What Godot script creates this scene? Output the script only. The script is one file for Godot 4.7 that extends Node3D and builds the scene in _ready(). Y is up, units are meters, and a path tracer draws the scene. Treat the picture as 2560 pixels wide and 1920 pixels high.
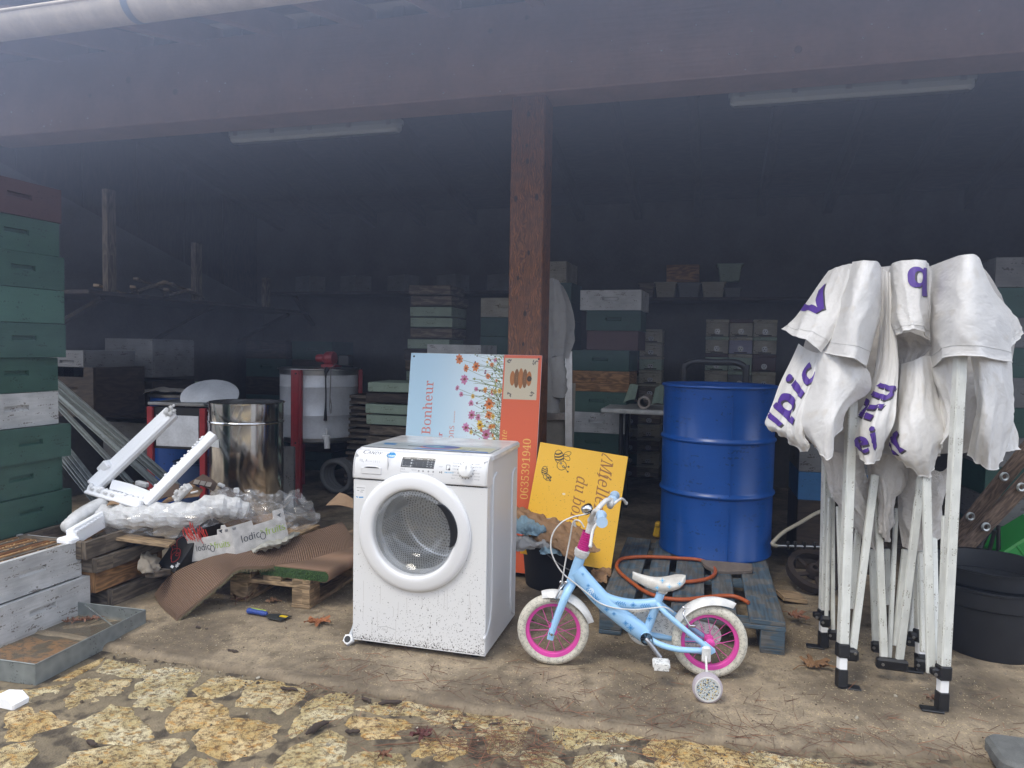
extends Node3D
# An open timber shed: the lens, light and air first, then the building, then what stands in it.
# x runs along the shed front, z towards the viewer, metres.

var T := {}
var M := {}
var taken := {}
var lens := Camera3D.new()


func _ready() -> void:
	lens.name = "camera"
	lens.keep_aspect = Camera3D.KEEP_HEIGHT
	lens.fov = 56.25
	lens.near = 0.05
	lens.far = 200.0
	lens.transform = Transform3D(Basis(Vector3(0.96165, 0.01743, -0.27374), Vector3(-0.03026, 0.99863, -0.04273), Vector3(0.27262, 0.04937, 0.96085)), Vector3(0, 1.29, 0))
	add_child(lens)
	var sky := ProceduralSkyMaterial.new()
	sky.sky_top_color = Color(0.86, 0.90, 0.97)
	sky.sky_horizon_color = Color(0.93, 0.94, 0.96)
	sky.sky_curve = 0.2
	sky.ground_bottom_color = Color(0.36, 0.33, 0.27)
	sky.ground_horizon_color = Color(0.42, 0.40, 0.35)
	sky.sky_energy_multiplier = 1.0
	var env := Environment.new()
	env.background_mode = Environment.BG_SKY
	env.sky = Sky.new()
	env.sky.sky_material = sky
	env.tonemap_mode = Environment.TONE_MAPPER_LINEAR
	env.tonemap_exposure = 3.0
	env.sdfgi_enabled = true
	env.ssao_enabled = true
	env.ssil_enabled = true
	env.fog_enabled = true
	env.fog_density = 0.005
	env.fog_light_color = Color(0.74, 0.82, 1.0)
	env.volumetric_fog_enabled = true
	env.volumetric_fog_density = 0.0
	var around := WorldEnvironment.new()
	around.name = "world"
	around.environment = env
	add_child(around)
	var sun := DirectionalLight3D.new()
	sun.name = "sun"
	sun.light_color = Color(1.0, 0.97, 0.92)
	sun.light_energy = 0.3
	sun.light_angular_distance = 20.0
	sun.shadow_enabled = true
	sun.rotation_degrees = Vector3(-58, -28, 0)
	add_child(sun)
	make_textures()
	make_materials()
	build_shed()
	build_opposite()
	build_ground()
	build_machine()
	build_hives()
	build_drum_and_pallet()
	build_signs()
	build_bicycle()
	build_tent()
	build_tanks()
	build_heap()
	build_odds()
	air()


# ---------------------------------------------------------------- mesh building
class B:
	var v := PackedVector3Array()
	var n := PackedVector3Array()
	var t := PackedVector2Array()
	var c := PackedColorArray()
	var x := Transform3D()
	var tint := Color(1, 1, 1)
	var us := Vector2.ZERO

	func tri(a: Vector3, b: Vector3, d: Vector3, na: Vector3, nb: Vector3, nd: Vector3, ua: Vector2, ub: Vector2, ud: Vector2) -> void:
		var pa := x * a
		var pb := x * b
		var pd := x * d
		var ma := (x.basis * na).normalized()
		var mb := (x.basis * nb).normalized()
		var md := (x.basis * nd).normalized()
		if (pb - pa).cross(pd - pa).dot(ma + mb + md) > 0.0:
			v.append(pa); v.append(pd); v.append(pb)
			n.append(ma); n.append(md); n.append(mb)
			t.append(ua + us); t.append(ud + us); t.append(ub + us)
		else:
			v.append(pa); v.append(pb); v.append(pd)
			n.append(ma); n.append(mb); n.append(md)
			t.append(ua + us); t.append(ub + us); t.append(ud + us)
		c.append(tint); c.append(tint); c.append(tint)

	func face(p: Array, nn := Vector3.ZERO, uvs := []) -> void:
		# flat convex polygon; without uvs they are metres in its own plane, u along the first edge
		if nn == Vector3.ZERO:
			nn = (p[1] - p[0]).cross(p[2] - p[0]).normalized()
		var q := uvs
		if q.is_empty():
			var e: Vector3 = (p[1] - p[0]).normalized()
			var f := nn.cross(e)
			for k in p:
				q.append(Vector2((k - p[0]).dot(e), (k - p[0]).dot(f)))
		for i in range(1, p.size() - 1):
			tri(p[0], p[i], p[i + 1], nn, nn, nn, q[0], q[i], q[i + 1])

	func box(o: Vector3, s: Vector3, bv := 0.0, bs := Basis()) -> void:
		var h := s * 0.5
		var sh := Vector2(o.x * 3.7 + o.y * 2.3, o.z * 5.1 + o.y * 1.7)
		us += sh
		for a in 3:
			var b := (a + 1) % 3
			var d := (a + 2) % 3
			if s[b] < s[d]:
				var k := b; b = d; d = k
			for sg in [-1.0, 1.0]:
				var nn := Vector3.ZERO
				nn[a] = sg
				var p := []
				var q := []
				for k in [[-1, -1], [1, -1], [1, 1], [-1, 1]]:
					var w := Vector3.ZERO
					w[a] = sg * h[a]; w[b] = k[0] * (h[b] - bv); w[d] = k[1] * (h[d] - bv)
					p.append(o + bs * w)
					q.append(Vector2(w[b], w[d]))
				face(p, bs * nn, q)
		if bv > 0.0:
			for a in 3:
				var b := (a + 1) % 3
				var d := (a + 2) % 3
				for sb in [-1.0, 1.0]:
					for sd in [-1.0, 1.0]:
						var p := []
						for k in [[-1.0, 0], [1.0, 0], [1.0, 1], [-1.0, 1]]:
							var w := Vector3.ZERO
							w[a] = k[0] * (h[a] - bv)
							w[b] = sb * (h[b] - (bv if k[1] else 0.0)); w[d] = sd * (h[d] - (0.0 if k[1] else bv))
							p.append(o + bs * w)
						var nn := Vector3.ZERO
						nn[b] = sb; nn[d] = sd
						face(p, bs * nn.normalized())
			for i in 8:
				var g := Vector3(1 if i & 1 else -1, 1 if i & 2 else -1, 1 if i & 4 else -1)
				var p := []
				for a in 3:
					var w := g * (h - Vector3.ONE * bv)
					w[a] = g[a] * h[a]
					p.append(o + bs * w)
				face(p, bs * g.normalized())
		us -= sh

	func bar(a: Vector3, b: Vector3, w: float, d: float, up := Vector3.UP, bv := 0.0) -> void:
		# a box from a to b, w across and d along the direction nearest to up
		var e := (b - a).normalized()
		var side := e.cross(up).normalized()
		if side.length() < 0.5:
			side = e.cross(Vector3.RIGHT).normalized()
		box((a + b) * 0.5, Vector3((b - a).length(), d, w), bv, Basis(e, side.cross(e), side))

	func tube(path: Array, r, sides := 8, caps := true, flat := 1.0) -> void:
		var m := path.size()
		var e := (path[1] - path[0] as Vector3).normalized()
		var u := e.cross(Vector3.UP if absf(e.y) < 0.9 else Vector3.RIGHT).normalized()
		var rings := []
		var run := 0.0
		var runs := []
		for i in m:
			var f: Vector3 = ((path[mini(i + 1, m - 1)] - path[maxi(i - 1, 0)]) as Vector3).normalized()
			u = (u - f * u.dot(f)).normalized()
			var w := f.cross(u)
			var rr: float = r[i] if r is Array else r
			var ring := []
			for k in sides + 1:
				var g := TAU * k / sides
				var dir := u * cos(g) * flat + w * sin(g)
				ring.append([path[i] + dir * rr, (u * cos(g) + w * sin(g) * flat).normalized()])
			rings.append(ring)
			if i > 0:
				run += ((path[i] - path[i - 1]) as Vector3).length()
			runs.append(run)
		for i in m - 1:
			for k in sides:
				var a = rings[i][k]; var b = rings[i + 1][k]; var d = rings[i + 1][k + 1]; var q = rings[i][k + 1]
				var rr: float = r[i] if r is Array else r
				var va := rr * TAU * k / sides
				var vb := rr * TAU * (k + 1) / sides
				tri(a[0], b[0], d[0], a[1], b[1], d[1], Vector2(runs[i], va), Vector2(runs[i + 1], va), Vector2(runs[i + 1], vb))
				tri(a[0], d[0], q[0], a[1], d[1], q[1], Vector2(runs[i], va), Vector2(runs[i + 1], vb), Vector2(runs[i], vb))
		if caps:
			for i in [0, m - 1]:
				var f: Vector3 = (path[0] - path[1] if i == 0 else path[m - 1] - path[m - 2]).normalized()
				for k in sides:
					tri(path[i], rings[i][k][0], rings[i][k + 1][0], f, f, f, Vector2.ZERO, Vector2(0.01, 0), Vector2(0, 0.01))

	func lathe(prof: Array, segs := 32, from := 0.0, to := TAU, smooth := 40.0) -> void:
		# (radius, height) from the bottom up along the outside; turned about y
		var m := prof.size()
		var sn := []
		var run := [0.0]
		for i in m - 1:
			var d: Vector2 = prof[i + 1] - prof[i]
			run.append(run[i] + d.length())
			sn.append(Vector2(d.y, -d.x).normalized())
		var most := cos(deg_to_rad(smooth))
		for i in m - 1:
			var n0: Vector2 = sn[i]
			var n1: Vector2 = sn[i]
			if i > 0 and sn[i].dot(sn[i - 1]) > most: n0 = (sn[i] + sn[i - 1]).normalized()
			if i < m - 2 and sn[i].dot(sn[i + 1]) > most: n1 = (sn[i] + sn[i + 1]).normalized()
			var rm: float = maxf(prof[i].x, prof[i + 1].x)
			for k in segs:
				var g := from + (to - from) * k / segs
				var h := from + (to - from) * (k + 1) / segs
				var cg: Vector3 = Vector3(sin(g), 0, cos(g))
				var ch: Vector3 = Vector3(sin(h), 0, cos(h))
				var a: Vector3 = cg * prof[i].x + Vector3.UP * prof[i].y
				var b: Vector3 = ch * prof[i].x + Vector3.UP * prof[i].y
				var d: Vector3 = ch * prof[i + 1].x + Vector3.UP * prof[i + 1].y
				var e: Vector3 = cg * prof[i + 1].x + Vector3.UP * prof[i + 1].y
				var na := cg * n0.x + Vector3.UP * n0.y
				var nb := ch * n0.x + Vector3.UP * n0.y
				var nd := ch * n1.x + Vector3.UP * n1.y
				var ne := cg * n1.x + Vector3.UP * n1.y
				if prof[i].x > 1e-6: tri(a, b, d, na, nb, nd, Vector2(g * rm, run[i]), Vector2(h * rm, run[i]), Vector2(h * rm, run[i + 1]))
				if prof[i + 1].x > 1e-6: tri(a, d, e, na, nd, ne, Vector2(g * rm, run[i]), Vector2(h * rm, run[i + 1]), Vector2(g * rm, run[i + 1]))

	func ball(o: Vector3, r: Vector3, segs := 12) -> void:
		var keep := x
		x = x * Transform3D(Basis.from_scale(r), o)
		var p := []
		for i in segs / 2 + 1:
			var g := -PI / 2 + PI * i / (segs / 2)
			p.append(Vector2(maxf(cos(g), 0.0), sin(g)))
		lathe(p, segs, 0, TAU, 80)
		x = keep

	func prism(poly: Array, z0: float, z1: float, bv := 0.0, smooth := 30.0, back := true) -> void:
		# polygon in x, y from z0 to z1, its rim bevelled at z1
		var m := poly.size()
		var area := 0.0
		for i in m:
			area += poly[i].cross(poly[(i + 1) % m])
		var p := poly.duplicate()
		if area < 0: p.reverse()
		var en := []
		for i in m:
			var d: Vector2 = p[(i + 1) % m] - p[i]
			en.append(Vector2(d.y, -d.x).normalized())
		var inner := []
		for i in m:
			var k: Vector2 = (en[i] + en[i - 1]).normalized()
			inner.append(p[i] - k * bv / maxf(0.4, k.dot(en[i])))
		var ids := Geometry2D.triangulate_polygon(PackedVector2Array(inner))
		for i in range(0, ids.size(), 3):
			for s in ([0, 1] if back else [1]):
				var zz := z1 if s else z0
				var nn := Vector3(0, 0, signf(z1 - z0) * (1 if s else -1))
				var q := []
				for k in 3:
					var w: Vector2 = inner[ids[i + k]] if s else p[ids[i + k]]
					q.append(w)
				tri(Vector3(q[0].x, q[0].y, zz), Vector3(q[1].x, q[1].y, zz), Vector3(q[2].x, q[2].y, zz), nn, nn, nn, q[0], q[1], q[2])
		var most := cos(deg_to_rad(smooth))
		var run := 0.0
		var zb := z1 - signf(z1 - z0) * bv
		for i in m:
			var j := (i + 1) % m
			var n0: Vector2 = en[i]
			var n1: Vector2 = en[i]
			if en[i].dot(en[i - 1]) > most: n0 = (en[i] + en[i - 1]).normalized()
			if en[i].dot(en[j]) > most: n1 = (en[i] + en[j]).normalized()
			var a0 := Vector3(n0.x, n0.y, 0)
			var a1 := Vector3(n1.x, n1.y, 0)
			var l: float = (p[j] - p[i]).length()
			var b0 := Vector3(p[i].x, p[i].y, z0)
			var b1 := Vector3(p[j].x, p[j].y, z0)
			var t0 := Vector3(p[i].x, p[i].y, zb)
			var t1 := Vector3(p[j].x, p[j].y, zb)
			var dz := absf(z1 - z0)
			tri(b0, b1, t1, a0, a1, a1, Vector2(run, 0), Vector2(run + l, 0), Vector2(run + l, dz))
			tri(b0, t1, t0, a0, a1, a0, Vector2(run, 0), Vector2(run + l, dz), Vector2(run, dz))
			if bv > 0:
				var k := Vector3(0, 0, signf(z1 - z0))
				var c0 := (a0 + k).normalized()
				var c1 := (a1 + k).normalized()
				var i0 := Vector3(inner[i].x, inner[i].y, z1)
				var i1 := Vector3(inner[j].x, inner[j].y, z1)
				tri(t0, t1, i1, c0, c1, c1, p[i], p[j], inner[j])
				tri(t0, i1, i0, c0, c1, c0, p[i], inner[j], inner[i])
			run += l

	func grid(rows: Array, us0 := 1.0, vs0 := 1.0, cols_closed := false, flip := 1.0) -> void:
		# rows of points, smooth; uv runs 0 .. us0 along a row and 0 .. vs0 over the rows
		var m := rows.size()
		var k: int = rows[0].size()
		var nn := []
		for i in m:
			var line := []
			for j in k:
				var du: Vector3 = rows[i][(j + 1) % k if cols_closed else mini(j + 1, k - 1)] - rows[i][(j - 1 + k) % k if cols_closed else maxi(j - 1, 0)]
				var dv: Vector3 = rows[mini(i + 1, m - 1)][j] - rows[maxi(i - 1, 0)][j]
				line.append(du.cross(dv).normalized() * flip)
			nn.append(line)
		for i in m - 1:
			for j in (k if cols_closed else k - 1):
				var q := (j + 1) % k
				var ua := Vector2(us0 * j / (k - 1), vs0 * i / (m - 1))
				var ub := Vector2(us0 * (j + 1) / (k - 1), vs0 * i / (m - 1))
				var uc := Vector2(us0 * (j + 1) / (k - 1), vs0 * (i + 1) / (m - 1))
				var ud := Vector2(us0 * j / (k - 1), vs0 * (i + 1) / (m - 1))
				tri(rows[i][j], rows[i][q], rows[i + 1][q], nn[i][j], nn[i][q], nn[i + 1][q], ua, ub, uc)
				tri(rows[i][j], rows[i + 1][q], rows[i + 1][j], nn[i][j], nn[i + 1][q], nn[i + 1][j], ua, uc, ud)

	func mesh() -> ArrayMesh:
		var a := []
		a.resize(Mesh.ARRAY_MAX)
		a[Mesh.ARRAY_VERTEX] = v
		a[Mesh.ARRAY_NORMAL] = n
		a[Mesh.ARRAY_TEX_UV] = t
		a[Mesh.ARRAY_COLOR] = c
		var m := ArrayMesh.new()
		m.add_surface_from_arrays(Mesh.PRIMITIVE_TRIANGLES, a)
		return m


# a name not yet taken under that parent
func numbered(called: String, parent: Node) -> String:
	if not taken.has(parent): taken[parent] = {}
	var d: Dictionary = taken[parent]
	d[called] = d.get(called, -1) + 1
	return called if d[called] == 0 else "%s_%03d" % [called, d[called]]


func add(called: String, shape, material: Material, parent: Node = self) -> MeshInstance3D:
	var o := MeshInstance3D.new()
	o.mesh = shape.mesh() if shape is B else shape
	o.material_override = material
	o.name = numbered(called, parent)
	parent.add_child(o, true)
	return o


func thing(called: String, label: String, category: String, at := Vector3.ZERO, turn := 0.0, group := "") -> Node3D:
	var o := Node3D.new()
	o.name = numbered(called, self)
	add_child(o, true)
	o.position = at
	o.rotation.y = deg_to_rad(turn)
	return tag(o, label, category, group)


func tag(o: Node3D, label: String, category: String, group := "") -> Node3D:
	o.set_meta("label", label)
	o.set_meta("category", category)
	if group: o.set_meta("group", group)
	return o


func struct(called: String, shape, material: Material, label := "") -> MeshInstance3D:
	var o := add(called, shape, material)
	o.set_meta("kind", "structure")
	if label: o.set_meta("label", label)
	return o


func flat(called: String, shape, material: Material, label: String, category: String, group := "") -> MeshInstance3D:
	var o := add(called, shape, material)
	tag(o, label, category, group)
	return o


func curve(points: Array, steps := 6, closed := false) -> Array:
	# Catmull-Rom through the points (Vector2 or Vector3)
	var out := []
	var m := points.size()
	for i in (m if closed else m - 1):
		var a = points[(i - 1 + m) % m] if closed or i > 0 else points[0]
		var b = points[i]
		var c = points[(i + 1) % m]
		var d = points[(i + 2) % m] if closed or i + 2 < m else points[m - 1]
		for k in steps:
			var s := float(k) / steps
			out.append(0.5 * (2.0 * b + (c - a) * s + (2.0 * a - 5.0 * b + 4.0 * c - d) * s * s + (3.0 * b - a - 3.0 * c + d) * s * s * s))
	if not closed: out.append(points[m - 1])
	return out


func sheet(ctrl: Array, across := 6, down := 6) -> Array:
	# a smooth grid through rows of control points
	var wide := []
	for row in ctrl: wide.append(curve(row, across))
	var rows := []
	for j in wide[0].size():
		var col := []
		for row in wide: col.append(row[j])
		var fine := curve(col, down)
		for i in fine.size():
			if rows.size() <= i: rows.append([])
			rows[i].append(fine[i])
	return rows


func crumple(rows: Array, seed0: int, freq: float, amp: float, aniso := Vector3.ONE, keep_first := false) -> Array:
	var f := FastNoiseLite.new()
	f.seed = seed0; f.frequency = freq; f.fractal_octaves = 3; f.noise_type = FastNoiseLite.TYPE_SIMPLEX
	var out := []
	for i in rows.size():
		var line := []
		for j in rows[i].size():
			var du: Vector3 = rows[i][mini(j + 1, rows[i].size() - 1)] - rows[i][maxi(j - 1, 0)]
			var dv: Vector3 = rows[mini(i + 1, rows.size() - 1)][j] - rows[maxi(i - 1, 0)][j]
			var w := du.cross(dv).normalized()
			var p: Vector3 = rows[i][j]
			var k := 0.0 if keep_first and i == 0 else 1.0
			line.append(p + w * f.get_noise_3dv(p * aniso) * amp * k)
		out.append(line)
	return out


func rounded(w: float, h: float, r: float, steps := 5) -> Array:
	var p := []
	for k in [[1, 1, 0.0], [-1, 1, 90.0], [-1, -1, 180.0], [1, -1, 270.0]]:
		for i in steps + 1:
			var g := deg_to_rad(k[2] + 90.0 * i / steps)
			p.append(Vector2(k[0] * (w / 2 - r) + cos(g) * r, k[1] * (h / 2 - r) + sin(g) * r))
	return p


func circle(r: float, steps := 24, o := Vector2.ZERO) -> Array:
	var p := []
	for i in steps: p.append(o + Vector2(cos(TAU * i / steps), sin(TAU * i / steps)) * r)
	return p


func P(q: Array) -> Array:
	# points from triples of metres
	var out := []
	for i in range(0, q.size(), 3): out.append(Vector3(q[i], q[i + 1], q[i + 2]))
	return out


func facets(b: B, rows: Array) -> void:
	# a crinkled sheet: every facet flat
	for i in rows.size() - 1:
		for j in rows[i].size() - 1:
			if (i + j) % 2:
				b.face([rows[i][j], rows[i][j + 1], rows[i + 1][j + 1]])
				b.face([rows[i][j], rows[i + 1][j + 1], rows[i + 1][j]])
			else:
				b.face([rows[i][j], rows[i][j + 1], rows[i + 1][j]])
				b.face([rows[i][j + 1], rows[i + 1][j + 1], rows[i + 1][j]])


# ---------------------------------------------------------------- textures, computed
func nb(seed0: int, freq: float, size: int, oct := 3, kind := FastNoiseLite.TYPE_SIMPLEX_SMOOTH, h := 0) -> PackedByteArray:
	var f := FastNoiseLite.new()
	f.seed = seed0; f.frequency = freq; f.fractal_octaves = oct; f.noise_type = kind
	if kind == FastNoiseLite.TYPE_CELLULAR:
		f.fractal_type = FastNoiseLite.FRACTAL_NONE
		f.cellular_return_type = FastNoiseLite.RETURN_DISTANCE
	return f.get_seamless_image(size, h if h else size, false, false, 0.12, true).get_data()


func blank(w: int, h: int, c: Color) -> Image:
	var im := Image.create(w, h, false, Image.FORMAT_RGB8)
	im.fill(c)
	return im


func tex(im: Image) -> ImageTexture:
	return ImageTexture.create_from_image(im)


func from_bytes(w: int, h: int, d: PackedByteArray) -> Image:
	return Image.create_from_data(w, h, false, Image.FORMAT_RGB8, d)


func mix3(d: PackedByteArray, i: int, c: Color) -> void:
	d[i] = clampi(int(c.r * 255.0), 0, 255); d[i + 1] = clampi(int(c.g * 255.0), 0, 255); d[i + 2] = clampi(int(c.b * 255.0), 0, 255)


# triangles painted into an image, four samples a pixel; points in pixels
func paint_tri(im: Image, a: Vector2, b: Vector2, c: Vector2, col: Color) -> void:
	var area := (b - a).cross(c - a)
	if absf(area) < 1e-6: return
	var x0 := maxi(0, int(floor(minf(a.x, minf(b.x, c.x)))))
	var x1 := mini(im.get_width() - 1, int(ceil(maxf(a.x, maxf(b.x, c.x)))))
	var y0 := maxi(0, int(floor(minf(a.y, minf(b.y, c.y)))))
	var y1 := mini(im.get_height() - 1, int(ceil(maxf(a.y, maxf(b.y, c.y)))))
	var s := signf(area)
	for y in range(y0, y1 + 1):
		for x in range(x0, x1 + 1):
			var hit := 0.0
			for k in 4:
				var p := Vector2(x + 0.25 + 0.5 * (k & 1), y + 0.25 + 0.5 * (k >> 1))
				if (b - a).cross(p - a) * s >= 0.0 and (c - b).cross(p - b) * s >= 0.0 and (a - c).cross(p - c) * s > 0.0: hit += 0.25
			if hit > 0.0:
				im.set_pixel(x, y, im.get_pixel(x, y).lerp(Color(col.r, col.g, col.b), hit * col.a))


func paint_poly(im: Image, p: Array, col: Color) -> void:
	var ids := Geometry2D.triangulate_polygon(PackedVector2Array(p))
	for i in range(0, ids.size(), 3): paint_tri(im, p[ids[i]], p[ids[i + 1]], p[ids[i + 2]], col)


func paint_line(im: Image, pts: Array, w: float, col: Color) -> void:
	for i in pts.size() - 1:
		var e: Vector2 = (pts[i + 1] - pts[i]).normalized() * w * 0.5
		var f := Vector2(-e.y, e.x)
		paint_tri(im, pts[i] - f - e * 0.3, pts[i + 1] - f + e * 0.3, pts[i + 1] + f + e * 0.3, col)
		paint_tri(im, pts[i] - f - e * 0.3, pts[i + 1] + f + e * 0.3, pts[i] + f - e * 0.3, col)


func paint_oval(im: Image, o: Vector2, r: Vector2, col: Color, turn := 0.0) -> void:
	var p := []
	for i in 20: p.append(o + Vector2(cos(TAU * i / 20) * r.x, sin(TAU * i / 20) * r.y).rotated(turn))
	for i in 20: paint_tri(im, o, p[i], p[(i + 1) % 20], col)


func fonted(style: String) -> SystemFont:
	var f := SystemFont.new()
	f.font_names = PackedStringArray(["Droid Serif" if style.begins_with("serif") else "Droid Sans"])
	f.font_weight = 700 if style.ends_with("bold") else 400
	return f


# lettering as flat triangles: points with the baseline at 0, letters one unit high (capital height about 0.72)
func letters(words: String, style := "sans", slant := 0.0) -> PackedVector2Array:
	var m := TextMesh.new()
	m.text = words
	m.font = fonted(style)
	m.font_size = 64
	m.pixel_size = 1.0 / 64.0
	m.depth = 0.0
	m.curve_step = 3.0
	m.horizontal_alignment = HORIZONTAL_ALIGNMENT_LEFT
	m.vertical_alignment = VERTICAL_ALIGNMENT_BOTTOM
	var a := m.get_mesh_arrays()
	var out := PackedVector2Array()
	if a.is_empty() or a[Mesh.ARRAY_VERTEX] == null: return out
	var pv: PackedVector3Array = a[Mesh.ARRAY_VERTEX]
	var ids = a[Mesh.ARRAY_INDEX]
	var low := 1e9
	if ids == null or ids.is_empty():
		ids = range(pv.size())
	for k in ids: out.append(Vector2(pv[k].x + pv[k].y * slant, pv[k].y))
	return out


func paint_text(im: Image, words: String, at: Vector2, size: float, col: Color, turn := 0.0, style := "sans", slant := 0.0, squeeze := 1.0) -> void:
	# at: pixel of the baseline's start; turn in radians, clockwise in the image
	var q := letters(words, style, slant)
	for i in range(0, q.size() - 2, 3):
		var p := []
		for k in 3: p.append(at + Vector2(q[i + k].x * size * squeeze, -q[i + k].y * size).rotated(turn))
		paint_tri(im, p[0], p[1], p[2], col)


func make_textures() -> void:
	var s := 512
	var d := PackedByteArray()
	# soft mottling, near white: multiplies a base colour
	var a := nb(1, 0.006, s, 4)
	var b := nb(2, 0.05, s, 3)
	d.resize(s * s * 3)
	for i in s * s:
		var k := 0.80 + 0.14 * a[i] / 255.0 + 0.08 * b[i] / 255.0
		mix3(d, i * 3, Color(k, k * 0.995, k * 0.985))
	T.mottle = tex(from_bytes(s, s, d))
	# paint on boards: scuffs and flaked streaks along u, wood showing through
	var g := nb(3, 0.02, s, 4, FastNoiseLite.TYPE_SIMPLEX_SMOOTH, s)
	var e := nb(4, 0.09, s, 2)
	var e2 := nb(41, 0.012, s, 3)
	for y in s:
		for x in s:
			var i := y * s + x
			var st := g[(y * 3 % s) * s + (x / 3)] / 255.0
			var k := 0.78 + 0.16 * a[i] / 255.0 + 0.10 * st
			var flake := smoothstep(0.775, 0.86, st * 0.6 + e[i] / 255.0 * 0.32 + e2[i] / 255.0 * 0.28)
			var c := Color(k, k, k * 0.99)
			mix3(d, i * 3, c.lerp(Color(0.46, 0.42, 0.37), flake * 0.65))
	T.worn = tex(from_bytes(s, s, d))
	for y in s:
		for x in s:
			var i := y * s + x
			var st := g[(y * 3 % s) * s + (x / 3)] / 255.0
			var k := 0.86 + 0.10 * a[i] / 255.0 + 0.05 * st
			var flake := smoothstep(0.80, 0.88, st * 0.5 + e[i] / 255.0 * 0.40 + e2[i] / 255.0 * 0.30)
			mix3(d, i * 3, Color(k, k, k).lerp(Color(0.55, 0.52, 0.47), flake * 0.7))
	T.paint = tex(from_bytes(s, s, d))
	# plain wood grain along u
	for y in s:
		for x in s:
			var i := y * s + x
			var warp := a[y * s + x / 5] / 255.0
			var ring := sin((y / float(s) * 9.0 + warp * 4.5 + g[y * s + x / 4] / 255.0 * 1.6) * TAU)
			var fine := g[(y * 4 % s) * s + x / 4] / 255.0
			var k := 0.74 + 0.11 * ring + 0.22 * (fine - 0.5) + 0.12 * (e2[i] / 255.0 - 0.5)
			mix3(d, i * 3, Color(k, k * 0.96, k * 0.9))
	T.grain = tex(from_bytes(s, s, d))
	# grey weathered planks with blue paint left in places
	for y in s:
		for x in s:
			var i := y * s + x
			var fine := g[(y * 4 % s) * s + x / 4] / 255.0
			var k := 0.42 + 0.20 * (fine - 0.3) + 0.10 * (a[i] / 255.0 - 0.5)
			var blue := smoothstep(0.42, 0.62, e2[i] / 255.0 + 0.35 * (fine - 0.5))
			var c := Color(k * 1.0, k * 1.0, k * 0.98).lerp(Color(0.27, 0.40, 0.50) * (0.75 + 0.5 * fine), blue * 0.6)
			mix3(d, i * 3, c)
	T.bluewood = tex(from_bytes(s, s, d))
	# cracked plastic dirt: black specks on white
	var cell := nb(5, 0.07, s, 1, FastNoiseLite.TYPE_CELLULAR)
	for i in s * s:
		var speck := smoothstep(0.30, 0.20, cell[i] / 255.0) * smoothstep(0.45, 0.75, e2[i] / 255.0)
		mix3(d, i * 3, Color(0.96, 0.96, 0.95).lerp(Color(0.06, 0.06, 0.06), clampf(speck, 0, 1)))
	T.specks = tex(from_bytes(s, s, d))
	# zinc spangle
	var c2 := nb(6, 0.03, s, 1, FastNoiseLite.TYPE_CELLULAR)
	for i in s * s:
		var k := 0.70 + 0.12 * (c2[i] / 255.0) + 0.10 * (a[i] / 255.0 - 0.5) - 0.35 * smoothstep(0.72, 0.85, e[i] / 255.0 * 0.5 + e2[i] / 255.0 * 0.5)
		mix3(d, i * 3, Color(k, k * 1.01, k * 1.0))
	T.zinc = tex(from_bytes(s, s, d))
	# relief: fine grain
	var h1 := nb(7, 0.12, s, 4)
	for i in s * s:
		var k := h1[i] / 255.0 * 0.6 + b[i] / 255.0 * 0.4
		mix3(d, i * 3, Color(k, k, k))
	T.relief = tex(from_bytes(s, s, d))
	for y in s:
		for x in s:
			var fine := g[(y * 4 % s) * s + x / 4] / 255.0
			mix3(d, (y * s + x) * 3, Color(fine, fine, fine))
	T.grain_relief = tex(from_bytes(s, s, d))
	make_ground_textures()
	make_post_texture()
	# white awning cloth: faint creases and stains; the tint of age
	var cr := nb(12, 0.008, s, 5)
	for i in s * s:
		var k := 0.93 + 0.05 * (a[i] / 255.0 - 0.5) + 0.03 * (b[i] / 255.0 - 0.5)
		var stain := smoothstep(0.60, 0.80, cr[i] / 255.0 * 0.7 + e2[i] / 255.0 * 0.3)
		mix3(d, i * 3, Color(k, k * 0.995, k * 0.985).lerp(Color(0.70, 0.63, 0.52), stain * 0.14))
	T.cloth = tex(from_bytes(s, s, d))
	var r1 := nb(13, 0.011, s, 2)
	var r2 := nb(14, 0.028, s, 2)
	for i in s * s:
		var k := 1.0 - absf(r1[i] / 127.5 - 1.0) * 1.4
		var q := 1.0 - absf(r2[i] / 127.5 - 1.0) * 1.6
		k = clampf(k * 0.6 + q * 0.3 + b[i] / 255.0 * 0.06, 0.0, 1.0)
		mix3(d, i * 3, Color(k, k, k))
	T.crease = tex(from_bytes(s, s, d))


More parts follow.
